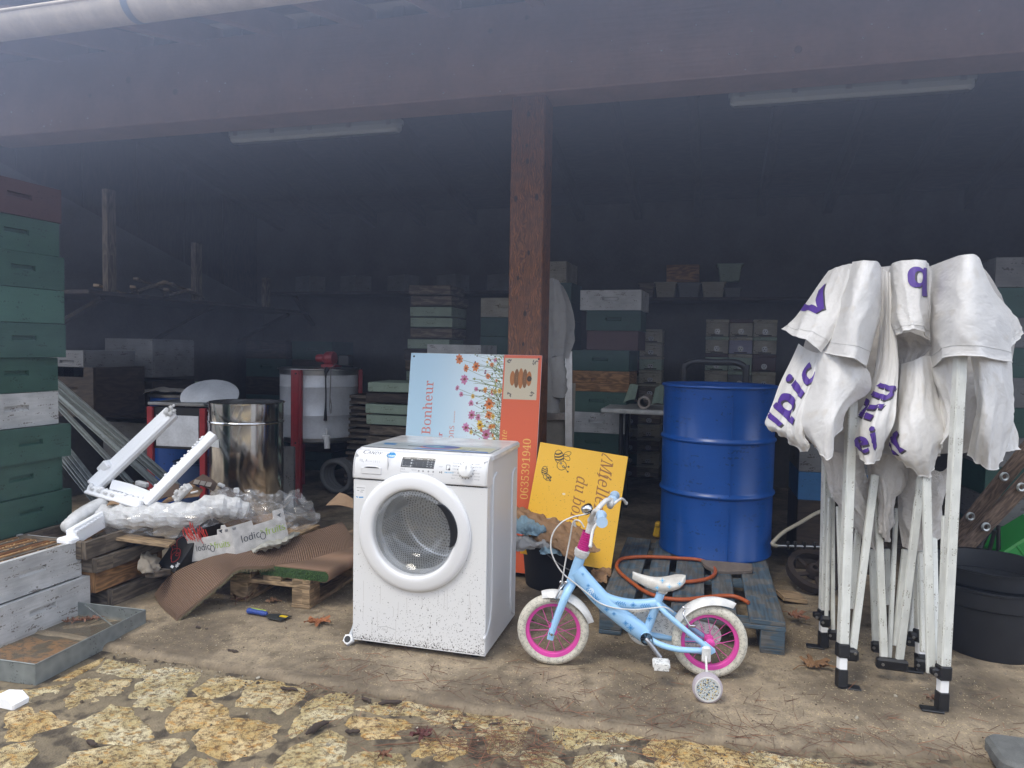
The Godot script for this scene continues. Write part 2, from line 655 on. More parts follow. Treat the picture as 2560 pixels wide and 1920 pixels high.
func make_ground_textures() -> void:
	var s := 1024
	var d := PackedByteArray()
	d.resize(s * s * 3)
	var a := nb(21, 0.003, s, 5)
	var b := nb(22, 0.03, s, 4)
	var c := nb(23, 0.16, s, 2)
	var e := nb(24, 0.011, s, 4)
	var f := nb(25, 0.3, s, 2)
	# concrete: grey-brown, worn lighter in places, dark damp patches, pale flecks
	for y in s:
		for x in s:
			var i := y * s + x
			var big := a[i] / 255.0
			var mid := b[i] / 255.0
			var fine := c[i] / 255.0
			var col := Color(0.435, 0.385, 0.315).lerp(Color(0.58, 0.52, 0.43), smoothstep(0.25, 0.75, big))
			col = col.lerp(Color(0.32, 0.28, 0.22), smoothstep(0.55, 0.85, e[i] / 255.0) * 0.45)
			col *= 0.80 + 0.22 * mid + 0.18 * fine
			var fl := smoothstep(0.70, 0.80, f[(y / 2) * s + x] / 255.0 * 0.72 + b[i] / 255.0 * 0.34 - 0.05)
			col = col.lerp(Color(0.80, 0.71, 0.52), fl * 0.85)
			var pit := smoothstep(0.20, 0.13, c[i] / 255.0)
			col = col.lerp(Color(0.20, 0.17, 0.14), pit * 0.7)
			mix3(d, i * 3, col)
	T.concrete = tex(from_bytes(s, s, d))
	# mortar between the flags: darker and muddier
	for i in s * s:
		var col := Color(0.40, 0.36, 0.29).lerp(Color(0.52, 0.47, 0.38), a[i] / 255.0)
		col = col.lerp(Color(0.22, 0.19, 0.15), smoothstep(0.50, 0.75, e[i] / 255.0) * 0.8)
		mix3(d, i * 3, col * (0.75 + 0.25 * (b[i] / 255.0) + 0.2 * (c[i] / 255.0)))
	T.mortar = tex(from_bytes(s, s, d))
	# yellow limestone: layered, with dark pits and crusts in sheets
	for y in s:
		for x in s:
			var i := y * s + x
			var big := a[i] / 255.0
			var fine := c[i] / 255.0
			var col := Color(0.82, 0.75, 0.56).lerp(Color(0.92, 0.87, 0.73), smoothstep(0.3, 0.7, big))
			col = col.lerp(Color(0.82, 0.60, 0.28), smoothstep(0.55, 0.8, e[(y * 2 % s) * s + x] / 255.0) * 0.6)
			col *= 0.86 + 0.2 * (b[i] / 255.0)
			var crust := smoothstep(0.475, 0.60, c[i] / 255.0 * 0.42 + b[i] / 255.0 * 0.34 + e[i] / 255.0 * 0.26)
			col = col.lerp(Color(0.32, 0.26, 0.18), crust * 0.8)
			mix3(d, i * 3, col)
	T.stone = tex(from_bytes(s, s, d))
	for i in s * s:
		var k := b[i] / 255.0 * 0.5 + c[i] / 255.0 * 0.3 + e[i] / 255.0 * 0.3
		mix3(d, i * 3, Color(k, k, k))
	T.rough_relief = tex(from_bytes(s, s, d))


func make_post_texture() -> void:
	# stained pine: growth lines that flow round knots; u across, v up the post
	var w := 256
	var h := 1024
	var d := PackedByteArray()
	var r := PackedByteArray()
	d.resize(w * h * 3)
	r.resize(w * h * 3)
	var a := nb(31, 0.006, w, 4, FastNoiseLite.TYPE_SIMPLEX_SMOOTH, h)
	var f := nb(32, 0.06, w, 3, FastNoiseLite.TYPE_SIMPLEX_SMOOTH, h)
	var m := nb(33, 0.012, w, 4, FastNoiseLite.TYPE_SIMPLEX_SMOOTH, h)
	var knots := [Vector3(128, 330, 20), Vector3(40, 520, 22), Vector3(205, 515, 24), Vector3(120, 250, 14), Vector3(150, 800, 18), Vector3(70, 930, 16), Vector3(130, 90, 20)]
	for y in h:
		for x in w:
			var i := y * w + x
			var px := float(x)
			var dark := 0.0
			for k in knots:
				var dx: float = x - k.x
				var dy: float = (y - k.y) * 0.8
				var q := sqrt(dx * dx + dy * dy)
				px += dx / maxf(q, 1.0) * k.z * 1.6 * exp(-q / (k.z * 1.9))
				dark = maxf(dark, smoothstep(k.z * 0.75, k.z * 0.4, q))
			var ph := px / w * 17.0 + (a[i] / 255.0 - 0.5) * 3.5
			# the heart of the board: lines close into long arches
			ph += 2.4 * exp(-absf(px - 128.0) / 46.0) * sin(y / 170.0)
			var ring := 0.5 + 0.5 * sin(ph * TAU)
			ring = pow(ring, 1.7)
			var fine := f[(y / 6) * w + x] / 255.0
			var col := Color(0.60, 0.345, 0.19).lerp(Color(0.30, 0.145, 0.08), ring * 0.62)
			col *= 0.72 + 0.35 * fine + 0.25 * (m[i] / 255.0 - 0.4)
			col = col.lerp(Color(0.13, 0.07, 0.05), dark * 0.85)
			mix3(d, i * 3, col)
			var hh := (1.0 - ring) * 0.7 + fine * 0.3
			mix3(r, i * 3, Color(hh, hh, hh))
	T.post = tex(from_bytes(w, h, d))
	T.post_relief = tex(from_bytes(w, h, r))


# ---------------------------------------------------------------- materials
func lin(r: float, g: float, b: float) -> Color:
	return Color(r, g, b).linear_to_srgb()


func mat(col: Color, rough := 0.6, metal := 0.0, t: Texture2D = null, scale := 1.0, relief: Texture2D = null, depth := 0.0, world := false) -> StandardMaterial3D:
	# textures are laid by uv (metres times scale); scale below zero: triplanar
	var m := StandardMaterial3D.new()
	m.albedo_color = col
	m.roughness = rough
	m.metallic = metal
	m.cull_mode = BaseMaterial3D.CULL_DISABLED
	if t: m.albedo_texture = t
	if relief:
		m.heightmap_enabled = true
		m.heightmap_texture = relief
		m.heightmap_scale = depth
	if t or relief:
		m.uv1_scale = Vector3.ONE * absf(scale)
		if scale < 0:
			m.uv1_triplanar = true
			m.uv1_world_triplanar = world
	return m


func make_materials() -> void:
	M.concrete = mat(lin(0.93, 0.93, 0.93), 0.85, 0, T.concrete, -0.5, T.rough_relief, 0.35, true)
	M.mortar = mat(lin(1.0, 0.98, 0.95), 0.85, 0, T.mortar, -0.7, T.rough_relief, 0.5, true)
	M.stone = mat(lin(0.84, 0.85, 0.86), 0.8, 0, T.stone, 1.6, T.rough_relief, 1.0)
	M.stone.vertex_color_use_as_albedo = true
	M.post = mat(lin(0.74, 0.90, 0.88), 0.62, 0, T.post, 1.0, T.post_relief, 0.25)
	M.beam = mat(lin(0.42, 0.25, 0.20), 0.6, 0, T.mottle, -0.9, T.grain_relief, 0.1)
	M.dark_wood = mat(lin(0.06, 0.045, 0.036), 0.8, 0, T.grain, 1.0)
	M.old_wood = mat(lin(0.22, 0.19, 0.16), 0.85, 0, T.grain, 1.3, T.grain_relief, 0.1)
	M.raw_wood = mat(lin(0.42, 0.24, 0.11), 0.8, 0, T.grain, 1.4, T.grain_relief, 0.1)
	M.pale_wood = mat(lin(0.50, 0.38, 0.25), 0.8, 0, T.grain, 1.5, T.grain_relief, 0.08)
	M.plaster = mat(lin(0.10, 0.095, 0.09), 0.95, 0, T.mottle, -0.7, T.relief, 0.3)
	M.white_hive = mat(lin(0.52, 0.52, 0.52), 0.7, 0, T.worn, 1.7, T.grain_relief, 0.06)
	M.cream_hive = mat(lin(0.36, 0.33, 0.26), 0.75, 0, T.worn, 1.5)
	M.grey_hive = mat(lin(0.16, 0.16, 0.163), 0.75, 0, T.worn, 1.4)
	M.green_hive = mat(lin(0.043, 0.098, 0.074), 0.5, 0, T.paint, 1.6, T.grain_relief, 0.04)
	M.pale_green = mat(lin(0.06, 0.14, 0.105), 0.55, 0, T.paint, 1.3)
	M.dark_green = mat(lin(0.02, 0.065, 0.05), 0.6, 0, T.paint, 1.8)
	M.mint = mat(lin(0.27, 0.34, 0.26), 0.7, 0, T.paint, 1.5)
	M.red_hive = mat(lin(0.075, 0.036, 0.036), 0.6, 0, T.paint, 1.5)
	M.blue_hive = mat(lin(0.03, 0.13, 0.30), 0.6, 0, T.paint, 1.5)
	M.zinc = mat(lin(0.78, 0.80, 0.80), 0.42, 0.85, T.zinc, 1.6)
	M.zinc_dull = mat(lin(0.42, 0.45, 0.45), 0.5, 0.35, T.zinc, 1.6)
	M.steel = mat(lin(0.78, 0.78, 0.78), 0.14, 1.0)
	M.steel_dull = mat(lin(0.45, 0.46, 0.47), 0.38, 1.0, T.mottle, -2.0)
	M.alu = mat(lin(0.6, 0.6, 0.6), 0.35, 0.9, T.mottle, -3.0)
	M.film_steel = mat(lin(0.72, 0.75, 0.80), 0.35, 0.1, T.mottle, -1.5)
	M.red_paint = mat(lin(0.33, 0.02, 0.025), 0.35, 0, T.mottle, -3.0)
	M.black = mat(lin(0.012, 0.012, 0.013), 0.45, 0, T.mottle, -3.0)
	M.black_matt = mat(lin(0.014, 0.015, 0.018), 0.75, 0, T.mottle, -2.0)
	M.white_paint = mat(lin(0.80, 0.80, 0.80), 0.25)
	M.white_plastic = mat(lin(0.78, 0.78, 0.77), 0.4)
	M.foam = mat(lin(0.86, 0.87, 0.88), 0.9, 0, null, 1.0)
	M.foam_rough = mat(lin(0.86, 0.87, 0.88), 0.95, 0, T.mottle, -6.0, T.relief, 0.6)
	M.card = mat(lin(0.36, 0.23, 0.13), 0.85, 0, T.mottle, -2.5)
	M.card_dark = mat(lin(0.13, 0.09, 0.07), 0.85, 0, T.mottle, -2.5)
	M.rust = mat(lin(0.035, 0.024, 0.02), 0.85, 0, T.mottle, -4.0, T.relief, 0.3)
	M.blue_drum = mat(lin(0.007, 0.075, 0.33), 0.28, 0, T.paint, -0.9)
	M.blue_plank = mat(lin(0.55, 0.56, 0.57), 0.85, 0, T.bluewood, 1.2, T.grain_relief, 0.15)
	M.leaf = mat(lin(0.30, 0.13, 0.06), 0.75, 0, T.mottle, -8.0)
	M.litter = mat(Color.WHITE, 0.85)
	M.litter.vertex_color_use_as_albedo = true
	M.tint = mat(Color.WHITE, 0.75)
	M.tint.vertex_color_use_as_albedo = true


# ---------------------------------------------------------------- the shed
func build_shed() -> void:
	# walls with thickness, a roof that falls to the back, an eave with a gutter in front
	var b := B.new()
	b.box(Vector3(-1.0, 1.5, -7.4), Vector3(8.4, 3.4, 0.2))
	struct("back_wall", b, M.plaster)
	b = B.new()
	b.x = Transform3D(Basis(Vector3.UP, -PI / 2), Vector3(-5.2, 0, 0))
	# the masonry of the left wall ends in a slope, dark boards above it
	b.prism([Vector2(-4.0, -0.02), Vector2(-7.3, -0.02), Vector2(-7.3, 1.73), Vector2(-4.0, 2.62)], -0.1, 0.1)
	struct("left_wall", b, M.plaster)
	b = B.new()
	for i in 11:
		var z := -4.15 - 0.3 * i
		var y0 := 2.62 - 0.27 * (-z - 4.0)
		b.box(Vector3(-5.2 + 0.02 * (i % 2), (y0 + 3.3) / 2 - 0.04, z), Vector3(0.018, 3.38 - y0, 0.315), 0.003)
	struct("gable_wall", b, M.dark_wood)
	b = B.new()
	b.box(Vector3(3.2, 1.5, -5.65), Vector3(0.2, 3.4, 3.3))
	struct("right_wall", b, M.plaster)
	var roof := B.new()
	roof.x = Transform3D(Basis(Vector3.RIGHT, -atan(0.20)), Vector3(0, 3.36, -4.2))
	roof.box(Vector3(-1.0, 0.05, -1.68), Vector3(8.6, 0.06, 3.4))
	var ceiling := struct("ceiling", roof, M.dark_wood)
	for i in 14:
		b = B.new()
		b.box(Vector3.ZERO, Vector3(0.075, 0.16, 3.25), 0.004)
		var r := add("rafter", b, M.dark_wood, ceiling)
		r.position = Vector3(-4.85 + 0.58 * i, 2.99, -5.74)
		r.rotation.x = -atan(0.20)
	# the eave: boards over rafter tails
	b = B.new()
	b.x = Transform3D(Basis(Vector3.RIGHT, atan(0.24)), Vector3(0, 3.40, -4.15))
	for i in 8:
		b.box(Vector3(-1.0, 0.02, 0.075 + 0.15 * i), Vector3(9.4, 0.022, 0.146), 0.003)
	var eave := struct("eave", b, mat(lin(0.20, 0.15, 0.13), 0.7, 0, T.grain, 0.8))
	for i in 17:
		b = B.new()
		b.box(Vector3.ZERO, Vector3(0.075, 0.13, 1.10), 0.005)
		var r := add("rafter_tail", b, M.beam, eave)
		r.position = Vector3(-5.5 + 0.56 * i, 3.19, -3.66)
		r.rotation.x = atan(0.24)
	b = B.new()
	b.box(Vector3(-1.0, 3.36, -4.2), Vector3(9.6, 0.2, 0.06))
	struct("ridge_board", b, M.dark_wood)
	# glued beam and the post that carries it
	var beam := thing("timber_beam", "massive brown timber beam spanning the front of the open shed", "beam", Vector3(-1.4, 2.737, -4.135))
	var rng := RandomNumberGenerator.new()
	rng.seed = 5
	b = B.new()
	b.box(Vector3(0, 0.255, 0), Vector3(9.8, 0.51, 0.27), 0.008)
	add("timber", b, M.beam, beam)
	for i in 9:
		b = B.new()
		b.x = Transform3D(Basis(Vector3.RIGHT, PI / 2), Vector3(rng.randf_range(-3.6, 3.0), rng.randf_range(0.08, 0.42), 0.1355))
		var kr := rng.randf_range(0.014, 0.026)
		b.lathe([Vector2(kr, -0.004), Vector2(kr * 0.8, 0.0015), Vector2(0, 0.002)], 14)
		add("knot", b, mat(lin(0.20, 0.12, 0.10), 0.7), beam)
	b = B.new()
	for i in 60:
		var w := rng.randf_range(0.002, 0.006)
		b.ball(Vector3(rng.randf_range(-4.0, 3.2), rng.randf_range(0.01, 0.34), 0.1352), Vector3(w * rng.randf_range(0.8, 2.0), w, 0.0012), 6)
	var fl := add("paint_fleck", b, M.white_plastic, beam)
	fl.set_meta("kind", "stuff")
	var post := thing("timber_post", "square stained timber post with knots standing behind the signs", "post", Vector3(-1.08, 0, -4.15))
	b = B.new()
	var hw := 0.1
	var bv := 0.006
	for f in 4:
		b.x = Transform3D(Basis(Vector3.UP, f * PI / 2), Vector3.ZERO)
		var v0 := 0.17 * f
		b.face([Vector3(-hw + bv, 0, hw), Vector3(hw - bv, 0, hw), Vector3(hw - bv, 2.735, hw), Vector3(-hw + bv, 2.735, hw)], Vector3(0, 0, 1), [Vector2(0.02, 2.4 + v0), Vector2(0.98, 2.4 + v0), Vector2(0.98, 0.0 + v0), Vector2(0.02, 0.0 + v0)])
		b.face([Vector3(hw - bv, 0, hw), Vector3(hw, 0, hw - bv), Vector3(hw, 2.735, hw - bv), Vector3(hw - bv, 2.735, hw)], Vector3(0.7, 0, 0.7), [Vector2(0.98, 1.21), Vector2(1, 1.21), Vector2(1, 0), Vector2(0.98, 0)])
	add("timber", b, M.post, post)
	# gutter
	var gut := thing("gutter", "beige half round gutter with grey sleeves along the eave", "gutter", Vector3(-1.4, 2.975, -3.0))
	b = B.new()
	var arc := []
	for i in 15:
		var g := PI + PI * i / 14.0
		arc.append(Vector2(cos(g), sin(g)))
	var rows := []
	for rr in [0.095, 0.09]:
		for xx in [-4.6, 4.6]:
			var line := []
			for p in arc: line.append(Vector3(xx, p.y * rr, p.x * rr))
			rows.append(line)
	b.grid([rows[0], rows[1]], 0.3, 9.2)
	b.grid([rows[2], rows[3]], 0.3, 9.2)
	b.tube([Vector3(-4.6, 0, 0.095), Vector3(4.6, 0, 0.095)], 0.009, 8)
	b.tube([Vector3(-4.6, 0, -0.095), Vector3(4.6, 0, -0.095)], 0.006, 8)
	var gm := mat(lin(0.93, 0.80, 0.62), 0.5, 0, T.mottle, -1.5)
	add("channel", b, gm, gut)
	for xx in [-4.02, -2.72, -1.42, -0.12, 1.18, 2.48]:
		b = B.new()
		var line0 := []
		var line1 := []
		for p in arc:
			line0.append(Vector3(xx - 0.02, p.y * 0.098, p.x * 0.098))
			line1.append(Vector3(xx + 0.02, p.y * 0.098, p.x * 0.098))
		b.grid([line0, line1], 0.3, 0.04)
		add("sleeve", b, mat(lin(0.26, 0.31, 0.36), 0.5), gut)
	# tube lights behind the beam
	light_fitting(Vector3(0.645, 2.735, -4.36), 1.25, "grey tube light with clips under the beam, right of the post")
	light_fitting(Vector3(-2.66, 2.728, -4.36), 1.31, "grey tube light under the beam, left of the post")
	# shelves
	shelf(Vector3(-4.72, 1.645, -5.6), Vector3(0.75, 0.03, 2.9), "long dark shelf board on the left wall carrying loose sticks")
	shelf(Vector3(-3.05, 1.845, -7.06), Vector3(3.3, 0.03, 0.45), "dark shelf board on the back wall left of the post")
	shelf(Vector3(0.9, 1.775, -7.06), Vector3(3.9, 0.03, 0.45), "dark shelf board on the back wall right of the post, holding tubs")
	var k := 0
	for p in [[-4.39, 2.42, "weathered upright batten nearest the shed front on the left shelf"], [-5.33, 2.16, "weathered upright batten in the middle of the left shelf"], [-6.34, 1.96, "short upright batten at the far end of the left shelf"]]:
		b = B.new()
		b.box(Vector3(0, (p[1] - 1.66) / 2, 0), Vector3(0.05, p[1] - 1.66, 0.085), 0.003)
		var o := flat("batten", b, M.old_wood, p[2], "batten")
		o.position = Vector3(-4.4, 1.66, p[0])
	rng.seed = 9
	for i in 7:
		b = B.new()
		var l := rng.randf_range(0.6, 1.1)
		b.box(Vector3(0, 0.012, 0), Vector3(0.04, 0.022, l), 0.002)
		var o := flat("stick", b, M.pale_wood if i < 2 else M.old_wood, "loose wooden stick lying across the left shelf", "stick", "sticks on the left shelf")
		o.position = Vector3(-4.62 + 0.06 * i, 1.662 + 0.024 * (i % 4), -4.75 - 0.05 * i)
		o.rotation_degrees = Vector3(-3, 24 + 17 * (i % 3), 0)


func shelf(at: Vector3, s: Vector3, label: String) -> void:
	var t := thing("shelf", label, "shelf", at)
	var b := B.new()
	b.box(Vector3.ZERO, s, 0.003)
	add("board", b, M.dark_wood, t)
	for f in [-0.42, 0.0, 0.42]:
		b = B.new()
		var along := Vector3(s.x * f, 0, 0) if s.x > s.z else Vector3(0, 0, s.z * f)
		var inward := Vector3(0, 0, -s.z / 2) if s.x > s.z else Vector3(-s.x / 2, 0, 0)
		b.bar(along + inward + Vector3(0, -0.33, 0), along - inward * 0.7 + Vector3(0, -0.03, 0), 0.045, 0.03)
		add("bracket", b, M.dark_wood, t)


func light_fitting(at: Vector3, l: float, label: String) -> void:
	var t := thing("tube_light", label, "lamp", at)
	var b := B.new()
	var p := []
	for q in rounded(l, 0.1, 0.05): p.append(q)
	b.x = Transform3D(Basis(Vector3.RIGHT, -PI / 2), Vector3.ZERO)
	b.prism(p, 0.0, 0.035, 0.006)
	add("housing", b, mat(lin(0.36, 0.40, 0.39), 0.5), t)
	b = B.new()
	b.x = Transform3D(Basis(Vector3.RIGHT, PI / 2), Vector3(0, 0.004, 0))
	b.prism(rounded(l * 0.985, 0.086, 0.043), 0.0, 0.05, 0.018, 60)
	add("diffuser", b, mat(lin(0.46, 0.50, 0.48), 0.35), t)
	for i in 5:
		for s in [-1, 1]:
			b = B.new()
			b.box(Vector3(l * (-0.44 + 0.22 * i), 0.008, 0.052 * s), Vector3(0.03, 0.03, 0.006), 0.001)
			add("clip", b, M.steel_dull, t)


func air() -> void:
	# thin bright mist hanging under the eave in front of the opening, denser towards the top
	for q in [[1.25, 0.010], [1.75, 0.028], [2.2, 0.15]]:
		var f := FogVolume.new()
		f.name = numbered("haze", self)
		f.shape = RenderingServer.FOG_VOLUME_SHAPE_BOX
		f.size = Vector3(9.0, 3.75 - q[0], 3.6)
		f.position = Vector3(-1.3, (3.75 + q[0]) / 2, -2.2 + q[0] * 0.004)
		var m := FogMaterial.new()
		m.albedo = Color(0.84, 0.885, 1.0)
		m.density = q[1]
		f.material = m
		f.set_meta("kind", "stuff")
		add_child(f)


func build_opposite() -> void:
	# the stone house across the yard, behind the viewer: it shades the low sky and shows in the polished steel
	var t := thing("stone_house", "pale yellow stone house across the yard, mirrored in the steel tank", "house", Vector3(-2.0, -0.09, 7.5), 8)
	var b := B.new()
	b.box(Vector3(0, 2.1, 0), Vector3(22, 4.2, 0.4))
	add("wall", b, mat(lin(0.46, 0.38, 0.25), 0.9, 0, T.stone, 0.4), t)
	b = B.new()
	b.x = Transform3D(Basis(Vector3.RIGHT, -0.3), Vector3(0, 4.2, 1.6))
	b.box(Vector3.ZERO, Vector3(22.6, 0.14, 4.0))
	add("roof", b, mat(lin(0.32, 0.16, 0.10), 0.9), t)
	for i in 6:
		b = B.new()
		b.box(Vector3(-8.5 + 3.4 * i, 2.3, -0.21), Vector3(1.0, 1.4, 0.05), 0.01)
		add("window", b, mat(lin(0.03, 0.04, 0.05), 0.15), t)


# ---------------------------------------------------------------- slab, paving, litter
func build_ground() -> void:
	var f := FastNoiseLite.new()
	f.seed = 3; f.frequency = 0.9; f.fractal_octaves = 4
	var edge := curve([Vector2(-6.5, -2.41), Vector2(-4, -2.41), Vector2(-2.4, -2.40), Vector2(-0.85, -2.385), Vector2(0.0, -2.43), Vector2(0.5, -2.52), Vector2(0.95, -2.60), Vector2(2.0, -2.72), Vector2(3.6, -2.9)], 24)
	var b := B.new()
	var steps := [[0.0, -0.03], [0.003, -0.012], [0.012, -0.001], [0.026, 0.004], [0.045, 0.003], [0.065, -0.003], [0.12, 0.0], [0.25, 0.0], [0.5, 0.0], [0.8, 0.0], [1.1, 0.0], [1.6, 0.0], [2.4, 0.0], [4.9, 0.0]]
	var rows := []
	for s in steps:
		var line := []
		for p in edge:
			var w := f.get_noise_2d(p.x * 6.0, 1.0) * 0.016 + f.get_noise_2d(p.x * 25.0, 9.0) * 0.006
			var z: float = p.y + w - s[0]
			if s[0] > 2.3: z = -4.9 if s[0] < 4 else -7.45
			line.append(Vector3(p.x, s[1] + (f.get_noise_2d(p.x * 9.0, z * 9.0) * 0.004 if s[0] < 0.3 else 0.0), z))
		rows.append(line)
	b.grid(rows)
	struct("floor", b, M.concrete)
	b = B.new()
	rows = []
	for i in 41:
		var line := []
		for j in 81:
			var x := -3.6 + 0.075 * j
			var z := -3.0 + 0.075 * i
			line.append(Vector3(x  , -0.020 + f.get_noise_2d(x * 2.0, z * 2.0) * 0.004, z))
		rows.append(line)
	b.grid(rows)
	struct("pavement", b, M.mortar)
	b = B.new()
	b.face([Vector3(-60, -0.09, -20), Vector3(60, -0.09, -20), Vector3(60, -0.09, 60), Vector3(-60, -0.09, 60)], Vector3.UP)
	struct("ground", b, mat(lin(0.30, 0.27, 0.2), 0.9, 0, T.mortar, -0.3))
	var pave: MeshInstance3D = get_node("pavement")
	var rng := RandomNumberGenerator.new()
	rng.seed = 11
	var traced := [
		P([-2.327,-.014,-2.238, -2.37,-.014,-2.338, -2.271,-.014,-2.34, -2.193,-.014,-2.349, -2.122,-.014,-2.255, -2.2,-.014,-2.236]),
		P([-2.237,-.014,-1.999, -2.333,-.014,-2.172, -2.269,-.014,-2.203, -2.153,-.014,-2.22, -2.081,-.014,-2.143, -2.108,-.014,-2.077, -2.167,-.014,-2.021, -2.18,-.014,-1.96]),
		P([-2.417,-.014,-2.138, -2.414,-.014,-2.232, -2.406,-.014,-2.338, -2.375,-.014,-2.29, -2.371,-.014,-2.191, -2.363,-.014,-2.141]),
		P([-2.045,-.014,-2.116, -2.145,-.014,-2.298, -2.098,-.014,-2.346, -1.984,-.014,-2.372, -1.923,-.014,-2.337, -1.897,-.014,-2.242, -1.845,-.014,-2.143, -1.865,-.014,-2.073, -1.97,-.014,-2.076]),
		P([-1.859,-.014,-2.234, -1.866,-.014,-2.335, -1.812,-.014,-2.363, -1.696,-.014,-2.358, -1.726,-.014,-2.238, -1.774,-.014,-2.194]),
		P([-1.633,-.014,-2.175, -1.685,-.014,-2.3, -1.672,-.014,-2.377, -1.58,-.014,-2.381, -1.455,-.014,-2.345, -1.439,-.014,-2.265, -1.463,-.014,-2.176, -1.512,-.014,-2.205]),
		P([-1.8,-.014,-2.034, -1.849,-.014,-2.16, -1.799,-.014,-2.186, -1.658,-.014,-2.149, -1.609,-.014,-2.095, -1.63,-.014,-2.039, -1.724,-.014,-1.969, -1.775,-.014,-1.992]),
		P([-2.364,-.014,-1.887, -2.317,-.014,-1.963, -2.175,-.014,-1.922, -2.098,-.014,-1.909, -2.108,-.014,-1.854, -2.145,-.014,-1.811, -2.13,-.014,-1.786, -2.191,-.014,-1.758]),
		P([-2.044,-.014,-1.859, -2.086,-.014,-1.926, -2.056,-.014,-1.995, -2.058,-.014,-2.038, -1.99,-.014,-2.042, -1.83,-.014,-1.959, -1.773,-.014,-1.918, -1.813,-.014,-1.85, -1.923,-.014,-1.837, -1.99,-.014,-1.845]),
		P([-1.614,-.014,-1.95, -1.642,-.014,-2.019, -1.579,-.014,-2.097, -1.497,-.014,-2.115, -1.408,-.014,-2.094, -1.364,-.014,-2.015, -1.38,-.014,-1.937, -1.419,-.014,-1.883, -1.515,-.014,-1.894, -1.573,-.014,-1.911]),
		P([-1.905,-.014,-1.689, -1.916,-.014,-1.767, -1.843,-.014,-1.833, -1.744,-.014,-1.886, -1.662,-.014,-1.935, -1.611,-.014,-1.871, -1.604,-.014,-1.811, -1.554,-.014,-1.774, -1.678,-.014,-1.685, -1.8,-.014,-1.634]),
		P([-2.175,-.014,-1.671, -2.148,-.014,-1.743, -2.1,-.014,-1.773, -2.043,-.014,-1.727, -2.015,-.014,-1.681, -2.01,-.014,-1.63, -2.079,-.014,-1.596]),
		P([-1.356,-.014,-2.079, -1.392,-.014,-2.199, -1.401,-.014,-2.305, -1.341,-.014,-2.372, -1.269,-.014,-2.367, -1.215,-.014,-2.274, -1.242,-.014,-2.213, -1.302,-.014,-2.144, -1.321,-.014,-2.059]),
		P([-1.207,-.014,-2.294, -1.166,-.014,-2.353, -1.092,-.014,-2.396, -.999,-.014,-2.398, -.936,-.014,-2.381, -.965,-.014,-2.319, -1.092,-.014,-2.278]),
		P([-1.187,-.014,-2.181, -1.191,-.014,-2.238, -1.034,-.014,-2.271, -.971,-.014,-2.25, -.965,-.014,-2.157, -1.087,-.014,-2.126]),
		P([-.972,-.014,-2.283, -.953,-.014,-2.376, -.869,-.014,-2.421, -.813,-.014,-2.334, -.8,-.014,-2.256, -.926,-.014,-2.248]),
		P([-.926,-.014,-2.11, -.911,-.014,-2.19, -.775,-.014,-2.233, -.738,-.014,-2.141, -.781,-.014,-2.072, -.893,-.014,-2.071]),
		P([-.84,-.014,-2.398, -.745,-.014,-2.429, -.59,-.014,-2.42, -.583,-.014,-2.32, -.592,-.014,-2.215, -.595,-.014,-2.135, -.668,-.014,-2.143, -.725,-.014,-2.206, -.772,-.014,-2.314, -.817,-.014,-2.347]),
		P([-.506,-.014,-2.428, -.431,-.014,-2.433, -.32,-.014,-2.432, -.206,-.014,-2.432, -.224,-.014,-2.383, -.322,-.014,-2.326, -.418,-.014,-2.27, -.47,-.014,-2.287]),
		P([-.571,-.014,-2.206, -.519,-.014,-2.247, -.459,-.014,-2.217, -.426,-.014,-2.181, -.416,-.014,-2.132, -.548,-.014,-2.09]),
		P([-.397,-.014,-2.229, -.332,-.014,-2.281, -.255,-.014,-2.282, -.24,-.014,-2.232, -.241,-.014,-2.172, -.378,-.014,-2.129]),
		P([-.185,-.014,-2.345, -.157,-.014,-2.421, -.053,-.014,-2.446, .083,-.014,-2.422, .128,-.014,-2.395, .113,-.014,-2.329, -.014,-.014,-2.259, -.118,-.014,-2.241, -.162,-.014,-2.272]),
		P([.141,-.014,-2.424, .191,-.014,-2.448, .247,-.014,-2.433, .361,-.014,-2.454, .411,-.014,-2.415, .317,-.014,-2.349, .16,-.014,-2.314]),
		P([-.224,-.014,-2.23, -.195,-.014,-2.27, -.135,-.014,-2.25, -.13,-.014,-2.179, -.215,-.014,-2.152]),
		P([.447,-.014,-2.405, .564,-.014,-2.464, .723,-.014,-2.499, .752,-.014,-2.472, .621,-.014,-2.388, .468,-.014,-2.354]),
		P([-1.296,-.014,-1.909, -1.289,-.014,-1.995, -1.254,-.014,-2.065, -1.233,-.014,-2.134, -1.15,-.014,-2.098, -1.104,-.014,-1.969, -1.174,-.014,-1.894, -1.249,-.014,-1.858]),
		P([-1.083,-.014,-1.976, -1.076,-.014,-2.041, -.944,-.014,-2.076, -.902,-.014,-2.02, -.929,-.014,-1.959, -1.026,-.014,-1.916]),
		P([-1.55,-.014,-1.789, -1.546,-.014,-1.857, -1.488,-.014,-1.861, -1.406,-.014,-1.821, -1.406,-.014,-1.759, -1.485,-.014,-1.734]),
		P([-2.508,-.014,-1.948, -2.519,-.014,-2.011, -2.495,-.014,-2.028, -2.437,-.014,-2.047, -2.346,-.014,-2.126, -2.315,-.014,-2.048, -2.349,-.014,-1.971, -2.404,-.014,-1.927]),
		P([-1.378,-.014,-1.83, -1.369,-.014,-1.886, -1.298,-.014,-1.881, -1.248,-.014,-1.821, -1.333,-.014,-1.77])]
	var tones := [Color(1, 1, 1), Color(0.95, 0.88, 0.76), Color(1.0, 0.97, 0.9), Color(0.86, 0.80, 0.70), Color(1.0, 0.86, 0.66)]
	var h := FastNoiseLite.new()
	h.seed = 8; h.frequency = 14.0; h.fractal_octaves = 3
	for q in traced: flagstone(q, pave, rng, h, tones)
